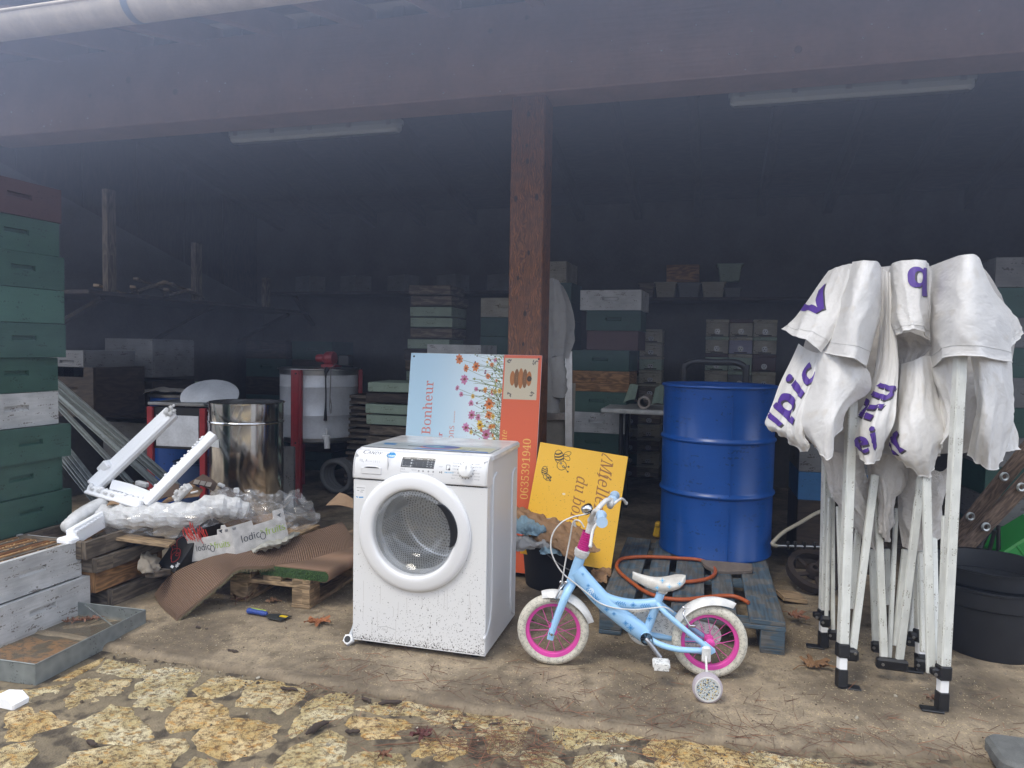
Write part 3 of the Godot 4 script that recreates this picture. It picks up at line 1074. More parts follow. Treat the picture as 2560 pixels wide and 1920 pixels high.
	# the rest of the terrace, nearer the viewer than the frame
	for i in 9:
		for j in 4:
			var o := Vector2(-2.5 + 0.42 * i + rng.randf_range(-0.07, 0.07), -1.40 + 0.40 * j + rng.randf_range(-0.05, 0.05) - 0.115 * i * 0.9)
			if j > 0 or i < 5:
				var q := []
				var m := rng.randi_range(5, 7)
				for k in m:
					var g := TAU * k / m + rng.randf_range(-0.3, 0.3)
					q.append(Vector3(o.x + cos(g) * rng.randf_range(0.14, 0.19), -0.014, o.y + sin(g) * rng.randf_range(0.13, 0.17)))
				if j > 0: flagstone(q, pave, rng, h, tones)
	litter(rng, edge)


func flagstone(q: Array, pave: Node3D, rng: RandomNumberGenerator, h: FastNoiseLite, tones: Array) -> void:
	var o := Vector3.ZERO
	for p in q: o += p / q.size()
	var outline := []
	for i in q.size():
		var a := Vector2(q[i].x - o.x, q[i].z - o.z)
		var c := Vector2(q[(i + 1) % q.size()].x - o.x, q[(i + 1) % q.size()].z - o.z)
		var m := maxi(2, int((c - a).length() / 0.012))
		for k in m:
			var p := a.lerp(c, float(k) / m)
			var w := h.get_noise_3d(p.x, o.x * 7.0 + p.y, o.z * 5.0)
			outline.append(p * (1.13 + w * 0.07) + p.normalized() * w * 0.008)
	# rings from the rim to the middle: an uneven top, a ragged sloping rim
	var b := B.new()
	b.tint = tones[rng.randi() % tones.size()]
	b.us = Vector2(rng.randf() * 9, rng.randf() * 9)
	var rows := []
	for ring in [[1.04, -0.012], [1.0, 0.0], [0.97, 0.0045], [0.9, 0.006], [0.75, 0.007], [0.5, 0.007], [0.25, 0.008], [0.02, 0.008]]:
		var line := []
		for p in outline:
			var w: Vector2 = p * ring[0]
			var y: float = ring[1] + (h.get_noise_3d(w.x * 1.0, o.z + w.y * 1.0, o.x) * 0.0035 if ring[0] < 0.98 else 0.0)
			line.append(Vector3(w.x, y, w.y))
		rows.append(line)
	var turned_over: bool = (rows[5][1] - rows[5][0] as Vector3).cross(rows[6][0] - rows[5][0]).y < 0.0
	b.grid(rows, 1, 1, true, -1.0 if turned_over else 1.0)
	for i in b.t.size(): b.t[i] = Vector2(b.v[i].x, b.v[i].z) + b.us
	var s := add("flagstone", b, M.stone, pave)
	s.position = o + Vector3(0, -0.011, 0)


func scatter(called: String, shape: B, spots: Array, tints: Array, parent: Node = self) -> void:
	var m := MultiMesh.new()
	m.transform_format = MultiMesh.TRANSFORM_3D
	m.use_colors = true
	m.mesh = shape.mesh()
	m.instance_count = spots.size()
	for i in spots.size():
		m.set_instance_transform(i, spots[i])
		m.set_instance_color(i, tints[i])
	var o := MultiMeshInstance3D.new()
	o.name = numbered(called, parent)
	o.multimesh = m
	o.material_override = M.litter
	o.set_meta("kind", "stuff")
	parent.add_child(o, true)


func litter(rng: RandomNumberGenerator, edge: Array) -> void:
	var n := FastNoiseLite.new()
	n.seed = 19; n.frequency = 1.6
	var sp := []
	var tn := []
	# pale chips of straw trodden into the slab
	for i in 14000:
		var x := rng.randf_range(-2.6, 1.8)
		var z := rng.randf_range(-3.6, -2.42)
		if rng.randf() > 0.25 + 0.9 * (n.get_noise_2d(x, z) + 0.3): continue
		if z > -2.5 - maxf(0.0, x * 0.14): continue
		var l := 0.002 + 0.009 * pow(rng.randf(), 2.5)
		sp.append(Transform3D(Basis(Vector3.UP, rng.randf() * TAU) * Basis.from_scale(Vector3(l, 0.0012, rng.randf_range(0.0008, 0.0018))), Vector3(x, 0.0012, z)))
		var k := rng.randf_range(0.45, 1.0)
		tn.append(Color(0.58 * k, 0.48 * k, 0.30 * k))
	var b := B.new()
	b.box(Vector3.ZERO, Vector3.ONE)
	scatter("straw_litter", b, sp, tn)
	# pine needles and thin twigs, thick along the step
	sp = []; tn = []
	for i in 1200:
		var x := rng.randf_range(-1.5, 1.5)
		var z := -2.42 - maxf(0, x) * 0.14 + 0.30 * rng.randfn() * (1.0 if i < 420 else 0.45)
		if i > 980:
			x = rng.randfn(-0.62, 0.12); z = rng.randfn(-2.2, 0.07)
		if z < -3.2: continue
		var y := 0.003 if z < -2.43 - maxf(0, x) * 0.14 else -0.010
		var l := rng.randf_range(0.03, 0.10)
		var t := Basis(Vector3.UP, rng.randf() * TAU) * Basis(Vector3.FORWARD, rng.randf_range(-0.09, 0.09))
		sp.append(Transform3D(t * Basis.from_scale(Vector3(l, 0.0011, 0.0012)), Vector3(x, y + rng.randf() * 0.008, z)))
		var k := rng.randf_range(0.5, 1.0)
		tn.append(Color(0.16 * k, 0.085 * k, 0.055 * k) if rng.randf() < 0.75 else Color(0.30 * k, 0.13 * k, 0.07 * k))
	scatter("pine_needles", b, sp, tn)
	# crumbs of earth and grit
	sp = []; tn = []
	for i in 2600:
		var x := rng.randf_range(-2.7, 1.8)
		var z := rng.randf_range(-4.2, -1.7)
		if i < 1100:
			z = -2.40 - maxf(0, x) * 0.14 + absf(rng.randfn()) * 0.10 - 0.01
		if z > -2.02 and i % 3: continue
		var y := 0.001 if z < -2.42 - maxf(0, x) * 0.14 else -0.017
		var l := rng.randf_range(0.0015, 0.0045) if i % 31 else rng.randf_range(0.006, 0.012)
		sp.append(Transform3D(Basis(Vector3(rng.randf(), rng.randf(), rng.randf()).normalized(), rng.randf() * 3) * Basis.from_scale(Vector3(l, l * 0.45, l * 0.8)), Vector3(x, y, z)))
		var k := rng.randf_range(0.4, 1.1)
		tn.append(Color(0.12 * k, 0.09 * k, 0.06 * k) if i % 4 else Color(0.42 * k, 0.38 * k, 0.30 * k))
	var g := B.new()
	g.ball(Vector3.ZERO, Vector3.ONE, 6)
	scatter("grit", g, sp, tn)
	# fallen plane leaves
	var lf := [[Vector3(-1.735, 0.004, -2.911), 0.17, 20, "curled orange dry leaf on the slab in front of the wooden pallet", lin(0.40, 0.15, 0.06)],
		[Vector3(0.418, 0.004, -3.13), 0.20, 130, "large flat brown maple leaf between bicycle and folded tent", lin(0.24, 0.13, 0.06)],
		[Vector3(0.397, 0.03, -3.632), 0.15, 60, "dry brown leaf leaning against the blue pallet corner", lin(0.26, 0.12, 0.07)],
		[Vector3(-2.251, 0.01, -3.033), 0.15, 200, "crumpled brown leaf under the front edge of the wooden pallet", lin(0.20, 0.10, 0.06)],
		[Vector3(-2.09, 0.005, -3.075), 0.08, 300, "small brown leaf under the wooden pallet beside its block", lin(0.28, 0.15, 0.08)],
		[Vector3(-0.908, -0.01, -2.183), 0.11, 10, "dark red leaf among twigs on the stone paving", lin(0.12, 0.04, 0.035)],
		[Vector3(0.811, 0.004, -2.969), 0.06, 40, "small brown leaf at the black foot of the front tent leg", lin(0.25, 0.14, 0.09)],
		[Vector3(-0.979, -0.01, -2.029), 0.07, 80, "small reddish leaf at the bottom edge of the stone paving", lin(0.20, 0.09, 0.05)],
		[Vector3(-2.89, 0.005, -5.161), 0.10, 80, "brown leaf left of the washing machine's back corner", lin(0.22, 0.12, 0.07)]]
	for q in lf:
		var o := flat("dry_leaf", leaf(q[1], int(q[2])), mat(q[4], 0.8, 0, T.mottle, -9.0), q[3], "leaf")
		o.position = q[0]
		o.rotation_degrees.y = q[2]
	# bits of bark and twig on the paving
	var bk := [[Vector3(-1.261, -0.012, -2.105), 0.1, 75, 0.02, "fat dark bark piece lying on the paving, nearest the middle"],
		[Vector3(-1.104, -0.012, -2.341), 0.085, 30, 0.016, "dark bark stick slanting at the foot of the slab step"],
		[Vector3(-1.14, -0.012, -2.128), 0.05, 20, 0.014, "short dark bark crumb on the pale flagstone"],
		[Vector3(-1.197, -0.012, -2.339), 0.06, -30, 0.012, "flat dark bark piece close to the step"],
		[Vector3(-1.511, -0.012, -2.323), 0.07, 10, 0.012, "dark bark strip on the ochre flagstone left of centre"],
		[Vector3(-0.7, -0.012, -2.325), 0.05, 35, 0.006, "thin dark stick on the ragged flagstone below the machine"],
		[Vector3(-1.913, 0, -2.526), 0.06, -10, 0.01, "dark bark strip on the slab left of the washing machine"],
		[Vector3(-2.219, 0, -2.691), 0.025, 0, 0.01, "small dark bark crumb on the slab near the metal tray"],
		[Vector3(-1.904, -0.012, -1.81), 0.045, 5, 0.014, "brown wood chip on the lower left paving"],
		[Vector3(-1.024, -0.012, -2.413), 0.075, -18, 0.01, "brown bark splinter lying below the step"],
		[Vector3(-0.967, -0.012, -2.108), 0.16, 25, 0.004, "long thin twig crossing the littered flagstone"],
		[Vector3(-0.859, -0.012, -2.187), 0.12, -50, 0.004, "thin reddish twig in the middle of the leaf litter"]]
	for q in bk:
		var o := B.new()
		var l: float = q[1]
		var w: float = q[3]
		var pts := []
		var rad := []
		for i in 7:
			pts.append(Vector3(-l / 2 + l * i / 6.0, rng.randf_range(-0.15, 0.25) * w, rng.randf_range(-0.3, 0.3) * w))
			rad.append(w * (0.35 if i in [0, 6] else rng.randf_range(0.75, 1.1)) * 0.6)
		o.tube(pts, rad, 7)
		var s := flat("bark_piece", o, mat(lin(0.07, 0.05, 0.04) if w > 0.0045 else lin(0.2, 0.10, 0.06), 0.9, 0, T.mottle, -12.0, T.relief, 0.2), q[4], "bark")
		s.position = q[0] + Vector3(0, w * 0.4, 0)
		s.rotation_degrees.y = q[2]


func leaf(size: float, seed0: int) -> B:
	# five pointed lobes, the blade curled
	var rim := []
	var lobes := [[90, 1.0], [35, 0.92], [145, 0.92], [-15, 0.62], [195, 0.62]]
	for i in 72:
		var g := TAU * i / 72.0
		var r := 0.30
		for l in lobes:
			var d := absf(wrapf(g - deg_to_rad(l[0]), -PI, PI))
			r = maxf(r, l[1] * maxf(0.0, 1.0 - d / 0.55) * (0.9 + 0.12 * sin(i * 2.6)) + 0.0)
		rim.append(Vector2(cos(g), sin(g)) * r * size * 0.55)
	var f := FastNoiseLite.new()
	f.seed = seed0; f.frequency = 9.0
	var rows := []
	for k in [0.02, 0.3, 0.55, 0.8, 1.0]:
		var line := []
		for p in rim:
			var q: Vector2 = p * k
			line.append(Vector3(q.x, 0.004 + absf(q.x) * 0.35 * (0.6 + f.get_noise_2d(q.x * 6, 3)) + (f.get_noise_2dv(q * 8.0) + 0.3) * 0.02 * k, q.y))
		rows.append(line)
	var b := B.new()
	b.grid(rows, 1, 1, true)
	b.tube([Vector3(0, 0.006, 0), Vector3(size * 0.06, 0.01, -size * 0.3), Vector3(size * 0.02, 0.004, -size * 0.5)], 0.0018, 5)
	return b


# ---------------------------------------------------------------- washing machine
func build_machine() -> void:
	var t := thing("washing_machine", "white front loading washing machine with splashes of mud along its foot", "washing machine", Vector3(-1.180, 0, -3.005), 1.0)
	var white := mat(lin(0.70, 0.70, 0.70), 0.28)
	var b := B.new()
	# cabinet: a rounded plan drawn up
	var low := []
	var high := []
	for q in [Vector2(-0.28, 0.25)] + rounded(0.594, 0.50, 0.012, 4).slice(6, 18) + [Vector2(0.296, -0.24), Vector2(0.296, 0.24), Vector2(0.28, 0.25)]:
		low.append(Vector3(q.x, 0.022, q.y))
		high.append(Vector3(q.x, 0.83, q.y))
	for i in low.size() - 1: b.face([low[i], low[i + 1], high[i + 1], high[i]], Vector3((low[i] + low[i + 1]).x, 0, (low[i] + low[i + 1]).z * (0.0 if absf(low[i].x - low[i + 1].x) < 0.001 else 1.0)).normalized())
	var side := mat(lin(0.62, 0.62, 0.62), 0.36)
	var cab := add("cabinet", b, side, t)
	b = B.new()
	for zz in [[0.17, 0.15, 0.75, 0.10], [-0.145, 0.09, 0.72, -0.07]]:
		var z0: float = zz[0]
		var path := curve([Vector3(0.2965, zz[1] - 0.05, z0 + zz[3]), Vector3(0.2965, zz[1] - 0.02, z0 + zz[3] * 0.35), Vector3(0.2965, zz[1] + 0.06, z0), Vector3(0.2965, 0.4, z0), Vector3(0.2965, zz[2] - 0.04, z0), Vector3(0.2965, zz[2], z0 - 0.02), Vector3(0.2965, zz[2] + 0.012, z0 - 0.05)], 5)
		b.tube(path, 0.006, 8)
	add("pressed_bead", b, side, cab)
	# front panel: mud splashes thicken towards the foot
	var w := 640
	var h := 704
	var im := blank(w, h, Color(0.955, 0.955, 0.95))
	var rng := RandomNumberGenerator.new()
	rng.seed = 77
	for i in 2600:
		var fall := pow(rng.randf(), 2.6)
		var y := h - 6 - fall * h * 0.62
		var x := rng.randf() * w
		if fall > 0.06 and rng.randf() > 0.25 + 0.9 * x / w: continue
		var r := rng.randf_range(0.5, 1.1) * (1.0 if rng.randf() < 0.85 else 1.8) * (1.2 - fall * 0.5)
		paint_oval(im, Vector2(x, y), Vector2(r, r * rng.randf_range(0.8, 2.0)), Color(0.14, 0.125, 0.11, rng.randf_range(0.5, 0.95)), rng.randf_range(-0.4, 0.4))
	for i in 16:
		var x := rng.randf_range(20, w - 20)
		var y := rng.randf_range(420, 600)
		paint_line(im, [Vector2(x, y), Vector2(x + rng.randf_range(-3, 3), y + rng.randf_range(40, 100))], 1.5, Color(0.55, 0.52, 0.48, 0.35))
	for i in 90:
		paint_oval(im, Vector2(rng.randf() * w, rng.randf() * h), Vector2(0.8, 0.8), Color(0.3, 0.28, 0.26, 0.6))
	paint_line(im, [Vector2(130, 636), Vector2(170, 630), Vector2(215, 640)], 3, Color(0.80, 0.80, 0.80))
	paint_text(im, "filtre", Vector2(150, 652), 13, Color(0.75, 0.75, 0.75))
	# worn little sticker at the left edge
	paint_poly(im, [Vector2(14, 22), Vector2(62, 24), Vector2(62, 86), Vector2(14, 84)], Color(0.985, 0.985, 0.985))
	for q in [[18, 36, 40], [20, 48, 10], [38, 46, 16], [36, 54, 12]]:
		paint_line(im, [Vector2(q[0], q[1]), Vector2(q[0] + q[2], q[1])], 2, Color(0.5, 0.5, 0.5))
	paint_line(im, [Vector2(16, 76), Vector2(24, 78)], 4, Color(0.25, 0.6, 0.85))
	paint_line(im, [Vector2(30, 78), Vector2(50, 76)], 5, Color(0.25, 0.6, 0.85))
	var fm := mat(lin(0.78, 0.78, 0.78), 0.24, 0, tex(im))
	b = B.new()
	front_sheet(b, 0.026, 0.722)
	add("front_panel", b, fm, t)
	# control panel
	var prof := [Vector2(0.727, 0.256), Vector2(0.73, 0.262), Vector2(0.745, 0.2635), Vector2(0.775, 0.2615), Vector2(0.80, 0.256), Vector2(0.82, 0.248), Vector2(0.836, 0.236), Vector2(0.845, 0.222), Vector2(0.847, 0.20)]
	prof = curve(prof, 4)
	var run := [0.0]
	for i in prof.size() - 1: run.append(run[i] + (prof[i + 1] - prof[i]).length())
	var rows := []
	for i in prof.size():
		var line := []
		for k in 9:
			var xx: float = [-0.2985, -0.2965, -0.292, -0.285, 0.0, 0.285, 0.292, 0.2965, 0.2985][k]
			var back: float = [0.012, 0.005, 0.0015, 0, 0, 0, 0.0015, 0.005, 0.012][k]
			line.append(Vector3(xx, prof[i].x - back * 0.2, prof[i].y - back))
		rows.append(line)
	b = B.new()
	b.grid(rows)
	# print: u over the width, v up the arc
	for i in b.t.size():
		var p: Vector3 = b.v[i]
		var best := 0
		for k in prof.size():
			if absf(prof[k].x - p.y) + absf(prof[k].y - p.z) < absf(prof[best].x - p.y) + absf(prof[best].y - p.z): best = k
		b.t[i] = Vector2((p.x + 0.3) / 0.6, 1.0 - run[best] / 0.16)
	add("control_panel", b, mat(lin(0.78, 0.78, 0.78), 0.24, 0, tex(panel_print())), t)
	b = B.new()
	for s in [-1, 1]:
		var q := []
		for p in prof: q.append(Vector2(-p.y, p.x))
		q.append(Vector2(-0.18, 0.847)); q.append(Vector2(-0.18, 0.727))
		b.x = Transform3D(Basis(Vector3(0, 0, -1), Vector3(0, 1, 0), Vector3(1, 0, 0)), Vector3.ZERO)
		b.prism(q, 0.2965 * s, 0.2984 * s, 0.0)
	add("panel_side", b, white, t)
	# detergent drawer with its grip
	b = B.new()
	b.x = Transform3D(Basis(), Vector3(-0.213, 0.764, 0.2605))
	b.prism(rounded(0.094, 0.028, 0.006), 0.0, 0.006, 0.002)
	b.x = Transform3D(Basis(), Vector3(-0.213, 0.778, 0.258))
	b.prism([Vector2(-0.048, 0.0), Vector2(0.048, 0.0), Vector2(0.02, 0.006), Vector2(-0.02, 0.006)], 0.0, 0.006, 0.001)
	var dr := add("detergent_drawer", b, white, t)
	b = B.new()
	b.x = Transform3D(Basis(), Vector3(-0.213, 0.777, 0.2625))
	b.prism([Vector2(-0.032, 0.0), Vector2(0.038, 0.0), Vector2(0.02, 0.0035), Vector2(-0.015, 0.0035)], 0.0, 0.005, 0.0)
	add("grip_slot", b, M.black, dr)
	b = B.new()
	b.box(Vector3(-0.138, 0.785, 0.2605), Vector3(0.0016, 0.115, 0.003))
	add("drawer_gap", b, mat(lin(0.3, 0.3, 0.3), 0.6), dr)
	# programme knob
	var kn := add("knob", knob_shape(), mat(lin(0.80, 0.80, 0.79), 0.2), t)
	kn.transform = Transform3D(Basis(Vector3.RIGHT, PI / 2 - 0.22), Vector3(0.207, 0.789, 0.2585))
	b = B.new()
	b.box(Vector3(0.006, 0.0235, -0.012), Vector3(0.002, 0.002, 0.016))
	add("pointer", b, mat(lin(0.2, 0.2, 0.2)), kn)
	# lid
	b = B.new()
	b.x = Transform3D(Basis(Vector3.RIGHT, -PI / 2), Vector3(0, 0, -0.025))
	b.prism(rounded(0.612, 0.475, 0.03, 6), 0.828, 0.853, 0.009, 60)
	var lid := add("lid", b, mat(lin(0.76, 0.76, 0.77), 0.18, 0, T.mottle, -2.0), t)
	b = B.new()
	b.face([Vector3(-0.285, 0.8555, 0.195), Vector3(0.285, 0.8555, 0.195), Vector3(0.285, 0.8555, 0.0), Vector3(-0.285, 0.8555, 0.0)], Vector3.UP, [Vector2(0, 1), Vector2(1, 1), Vector2(1, 0), Vector2(0, 0)])
	add("sticker", b, mat(Color(0.86, 0.86, 0.86), 0.3, 0, tex(lid_print())), lid)
	# porthole
	var c := Vector3(-0.018, 0.515, 0.248)
	var door := add("door", turned([Vector2(0.247, 0.0), Vector2(0.2515, 0.012), Vector2(0.249, 0.020), Vector2(0.243, 0.0265), Vector2(0.230, 0.031), Vector2(0.205, 0.0345), Vector2(0.192, 0.0345), Vector2(0.185, 0.031), Vector2(0.1805, 0.022), Vector2(0.180, 0.0)], 72), mat(lin(0.72, 0.72, 0.72), 0.22), t)
	door.position = c
	b = turned([Vector2(0.2575, 0.002), Vector2(0.2575, 0.0045), Vector2(0.245, 0.0045)], 64)
	add("door_gap", b, mat(lin(0.10, 0.10, 0.10), 0.6), door)
	# dark grip let into the right of the ring
	b = B.new()
	var out := []
	var inn := []
	for i in 17:
		var k := i / 16.0
		var g := deg_to_rad(50.0 - 64.0 * k)
		var bulge := sin(k * PI)
		out.append(Vector2(cos(g), sin(g)) * (0.176 + 0.028 * pow(bulge, 0.45)))
		inn.append(Vector2(cos(g), sin(g)) * 0.170)
	inn.reverse()
	b.prism(out + inn, 0.018, 0.0395, 0.003)
	add("door_handle", b, mat(lin(0.008, 0.010, 0.014), 0.3), door)
	var glass := mat(Color(0.93, 0.95, 0.96, 0.06), 0.03)
	glass.transparency = BaseMaterial3D.TRANSPARENCY_ALPHA
	b = turned([Vector2(0.181, 0.020), Vector2(0.176, 0.025), Vector2(0.15, 0.030), Vector2(0.10, 0.034), Vector2(0.05, 0.036), Vector2(0.0, 0.0365)], 56)
	add("outer_glass", b, glass, door)
	var bowl := mat(Color(0.80, 0.83, 0.85, 0.08), 0.02)
	bowl.transparency = BaseMaterial3D.TRANSPARENCY_ALPHA
	b = turned([Vector2(0.0, -0.066), Vector2(0.07, -0.064), Vector2(0.105, -0.056), Vector2(0.125, -0.035), Vector2(0.145, 0.0), Vector2(0.172, 0.014), Vector2(0.179, 0.018)], 56)
	add("glass_bowl", b, bowl, door)
	# gasket and drum behind the glass
	b = turned([Vector2(0.235, -0.005), Vector2(0.182, -0.002), Vector2(0.176, -0.012), Vector2(0.182, -0.030), Vector2(0.168, -0.040), Vector2(0.172, -0.065), Vector2(0.20, -0.075)], 56)
	add("gasket", b, mat(lin(0.20, 0.21, 0.22), 0.5), t).position = c + Vector3(0, 0, 0.006)
	var dots := blank(512, 512, Color(0.86, 0.86, 0.86))
	for i in 22:
		for j in 22:
			paint_oval(dots, Vector2(12 + i * 23.3 + (11.6 if j & 1 else 0.0), 12 + j * 23.3), Vector2(6.5, 6.5), Color(0.10, 0.10, 0.10))
	var dm := mat(lin(0.72, 0.73, 0.74), 0.32, 0.8, tex(dots), 3.4)
	b = turned([Vector2(0.0, -0.40), Vector2(0.20, -0.40), Vector2(0.235, -0.38), Vector2(0.245, -0.34), Vector2(0.245, -0.10), Vector2(0.20, -0.075)], 56, true)
	var drum := add("drum", b, dm, t)
	drum.position = c
	for k in 3:
		var g := deg_to_rad(-68.0 + 120.0 * k)
		b = B.new()
		var o := Vector3(cos(g), sin(g), 0)
		var s := Vector3(-sin(g), cos(g), 0)
		var r0 := []
		for q in [[-0.05, 0.243], [-0.03, 0.215], [-0.008, 0.185], [0.008, 0.185], [0.03, 0.215], [0.05, 0.243]]:
			r0.append(o * q[1] + s * q[0])
		var lines := []
		for zz in [-0.36, -0.24, -0.12]:
			var line := []
			for p in r0: line.append(p + Vector3(0, 0, zz))
			lines.append(line)
		b.grid(lines)
		add("lifter", b, mat(lin(0.75, 0.75, 0.76), 0.25, 0.7, tex(dots), 3.0) if k == 0 else M.steel_dull, drum)
	# plinth and feet
	b = B.new()
	b.box(Vector3(0, 0.028, -0.01), Vector3(0.57, 0.02, 0.46))
	add("plinth", b, M.black_matt, t)
	for q in [[-0.24, 0.2], [0.24, 0.2], [-0.24, -0.2], [0.24, -0.2]]:
		b = B.new()
		b.x = Transform3D(Basis(), Vector3(q[0], 0, q[1]))
		b.lathe([Vector2(0, 0), Vector2(0.02, 0), Vector2(0.022, 0.012), Vector2(0.01, 0.014), Vector2(0.01, 0.024)], 14)
		add("foot", b, M.black, t)
	# inlet hose end resting on the slab by the left corner
	b = B.new()
	var hp := curve([Vector3(-0.312, 0.028, 0.262), Vector3(-0.306, 0.06, 0.235), Vector3(-0.302, 0.10, 0.20), Vector3(-0.301, 0.13, 0.10), Vector3(-0.30, 0.14, -0.1), Vector3(-0.29, 0.16, -0.24)], 5)
	b.tube(hp, 0.009, 10)
	var hose := add("inlet_hose", b, mat(lin(0.42, 0.44, 0.46), 0.4), t)
	b = B.new()
	b.x = Transform3D(Basis(Vector3.RIGHT, PI / 2 - 0.5), Vector3(-0.314, 0.024, 0.262))
	var ring := []
	for i in 40:
		var g := TAU * i / 40.0
		ring.append(Vector2(cos(g), sin(g)) * (0.0205 if i % 8 < 6 else 0.0235))
	var bb := B.new()
	bb.x = b.x * Transform3D(Basis(Vector3.RIGHT, -PI / 2), Vector3.ZERO)
	bb.prism(ring, -0.012, 0.012, 0.003)
	add("hose_nut", bb, M.white_plastic, hose)
	bb = B.new()
	bb.x = b.x
	bb.lathe([Vector2(0, 0.0125), Vector2(0.014, 0.0125), Vector2(0.014, 0.0135), Vector2(0.0, 0.0135)], 18)
	add("hose_bore", bb, M.black, hose)


func turned(prof: Array, segs := 48, inside := false) -> B:
	# a lathe about z, towards the viewer
	var b := B.new()
	b.x = Transform3D(Basis(Vector3.RIGHT, PI / 2), Vector3.ZERO)
	b.lathe(prof, segs, 0, TAU, 50)
	return b


func front_sheet(b: B, y0: float, y1: float) -> void:
	# a slightly crowned sheet with a round hole for the door, folded back at its sides
	var ring := []
	var rim := []
	var n := 72
	for i in n:
		var g := TAU * i / n
		var d := Vector2(cos(g), sin(g))
		ring.append(Vector2(-0.018, 0.515) + d * 0.238)
		var k := 1e9
		if d.x > 0: k = minf(k, (0.297 + 0.018) / d.x)
		if d.x < 0: k = minf(k, (-0.297 + 0.018) / d.x)
		if d.y > 0: k = minf(k, (y1 - 0.515) / d.y)
		if d.y < 0: k = minf(k, (y0 - 0.515) / d.y)
		rim.append(Vector2(-0.018, 0.515) + d * k)
	for i in n:
		if i in [0]: pass
	var corners := [Vector2(0.297, y1), Vector2(-0.297, y1), Vector2(-0.297, y0), Vector2(0.297, y0)]
	for q in corners:
		var best := 0
		for i in n:
			if rim[i].distance_to(q) < rim[best].distance_to(q): best = i
		rim[best] = q
	var nz := Vector3(0, 0, 1)
	var uv := func(p: Vector2) -> Vector2: return Vector2((p.x + 0.3) / 0.6, 1.0 - (p.y - y0) / (y1 - y0))
	for i in n:
		var j := (i + 1) % n
		var a := Vector3(ring[i].x, ring[i].y, 0.256)
		var c := Vector3(ring[j].x, ring[j].y, 0.256)
		var d := Vector3(rim[j].x, rim[j].y, 0.256)
		var e := Vector3(rim[i].x, rim[i].y, 0.256)
		b.face([a, c, d, e], nz, [uv.call(ring[i]), uv.call(ring[j]), uv.call(rim[j]), uv.call(rim[i])])
	for s in [-1, 1]:
		b.face([Vector3(0.297 * s, y0, 0.256), Vector3(0.297 * s, y1, 0.256), Vector3(0.2985 * s, y1, 0.252), Vector3(0.2985 * s, y0, 0.252)], Vector3(s, 0, 1).normalized(), [Vector2(0.5, 0.3), Vector2(0.5, 0.4), Vector2(0.51, 0.4), Vector2(0.51, 0.3)])
		b.face([Vector3(0.2985 * s, y0, 0.252), Vector3(0.2985 * s, y1, 0.252), Vector3(0.2985 * s, y1, 0.225), Vector3(0.2985 * s, y0, 0.225)], Vector3(s, 0, 0), [Vector2(0.5, 0.3), Vector2(0.5, 0.4), Vector2(0.51, 0.4), Vector2(0.51, 0.3)])
	b.face([Vector3(-0.297, y0, 0.256), Vector3(0.297, y0, 0.256), Vector3(0.297, y0, 0.23), Vector3(-0.297, y0, 0.23)], Vector3.DOWN, [Vector2(0, 1), Vector2(1, 1), Vector2(1, 0.98), Vector2(0, 0.98)])


func knob_shape() -> B:
	var b := B.new()
	var prof := [Vector2(0.0295, 0.0), Vector2(0.029, 0.012), Vector2(0.0265, 0.019), Vector2(0.023, 0.0215), Vector2(0.0, 0.0225)]
	b.lathe(prof, 36)
	for i in 18:
		var g := TAU * i / 18
		b.box(Vector3(cos(g) * 0.0285, 0.008, sin(g) * 0.0285), Vector3(0.003, 0.016, 0.002), 0.0006, Basis(Vector3.UP, -g))
	return b


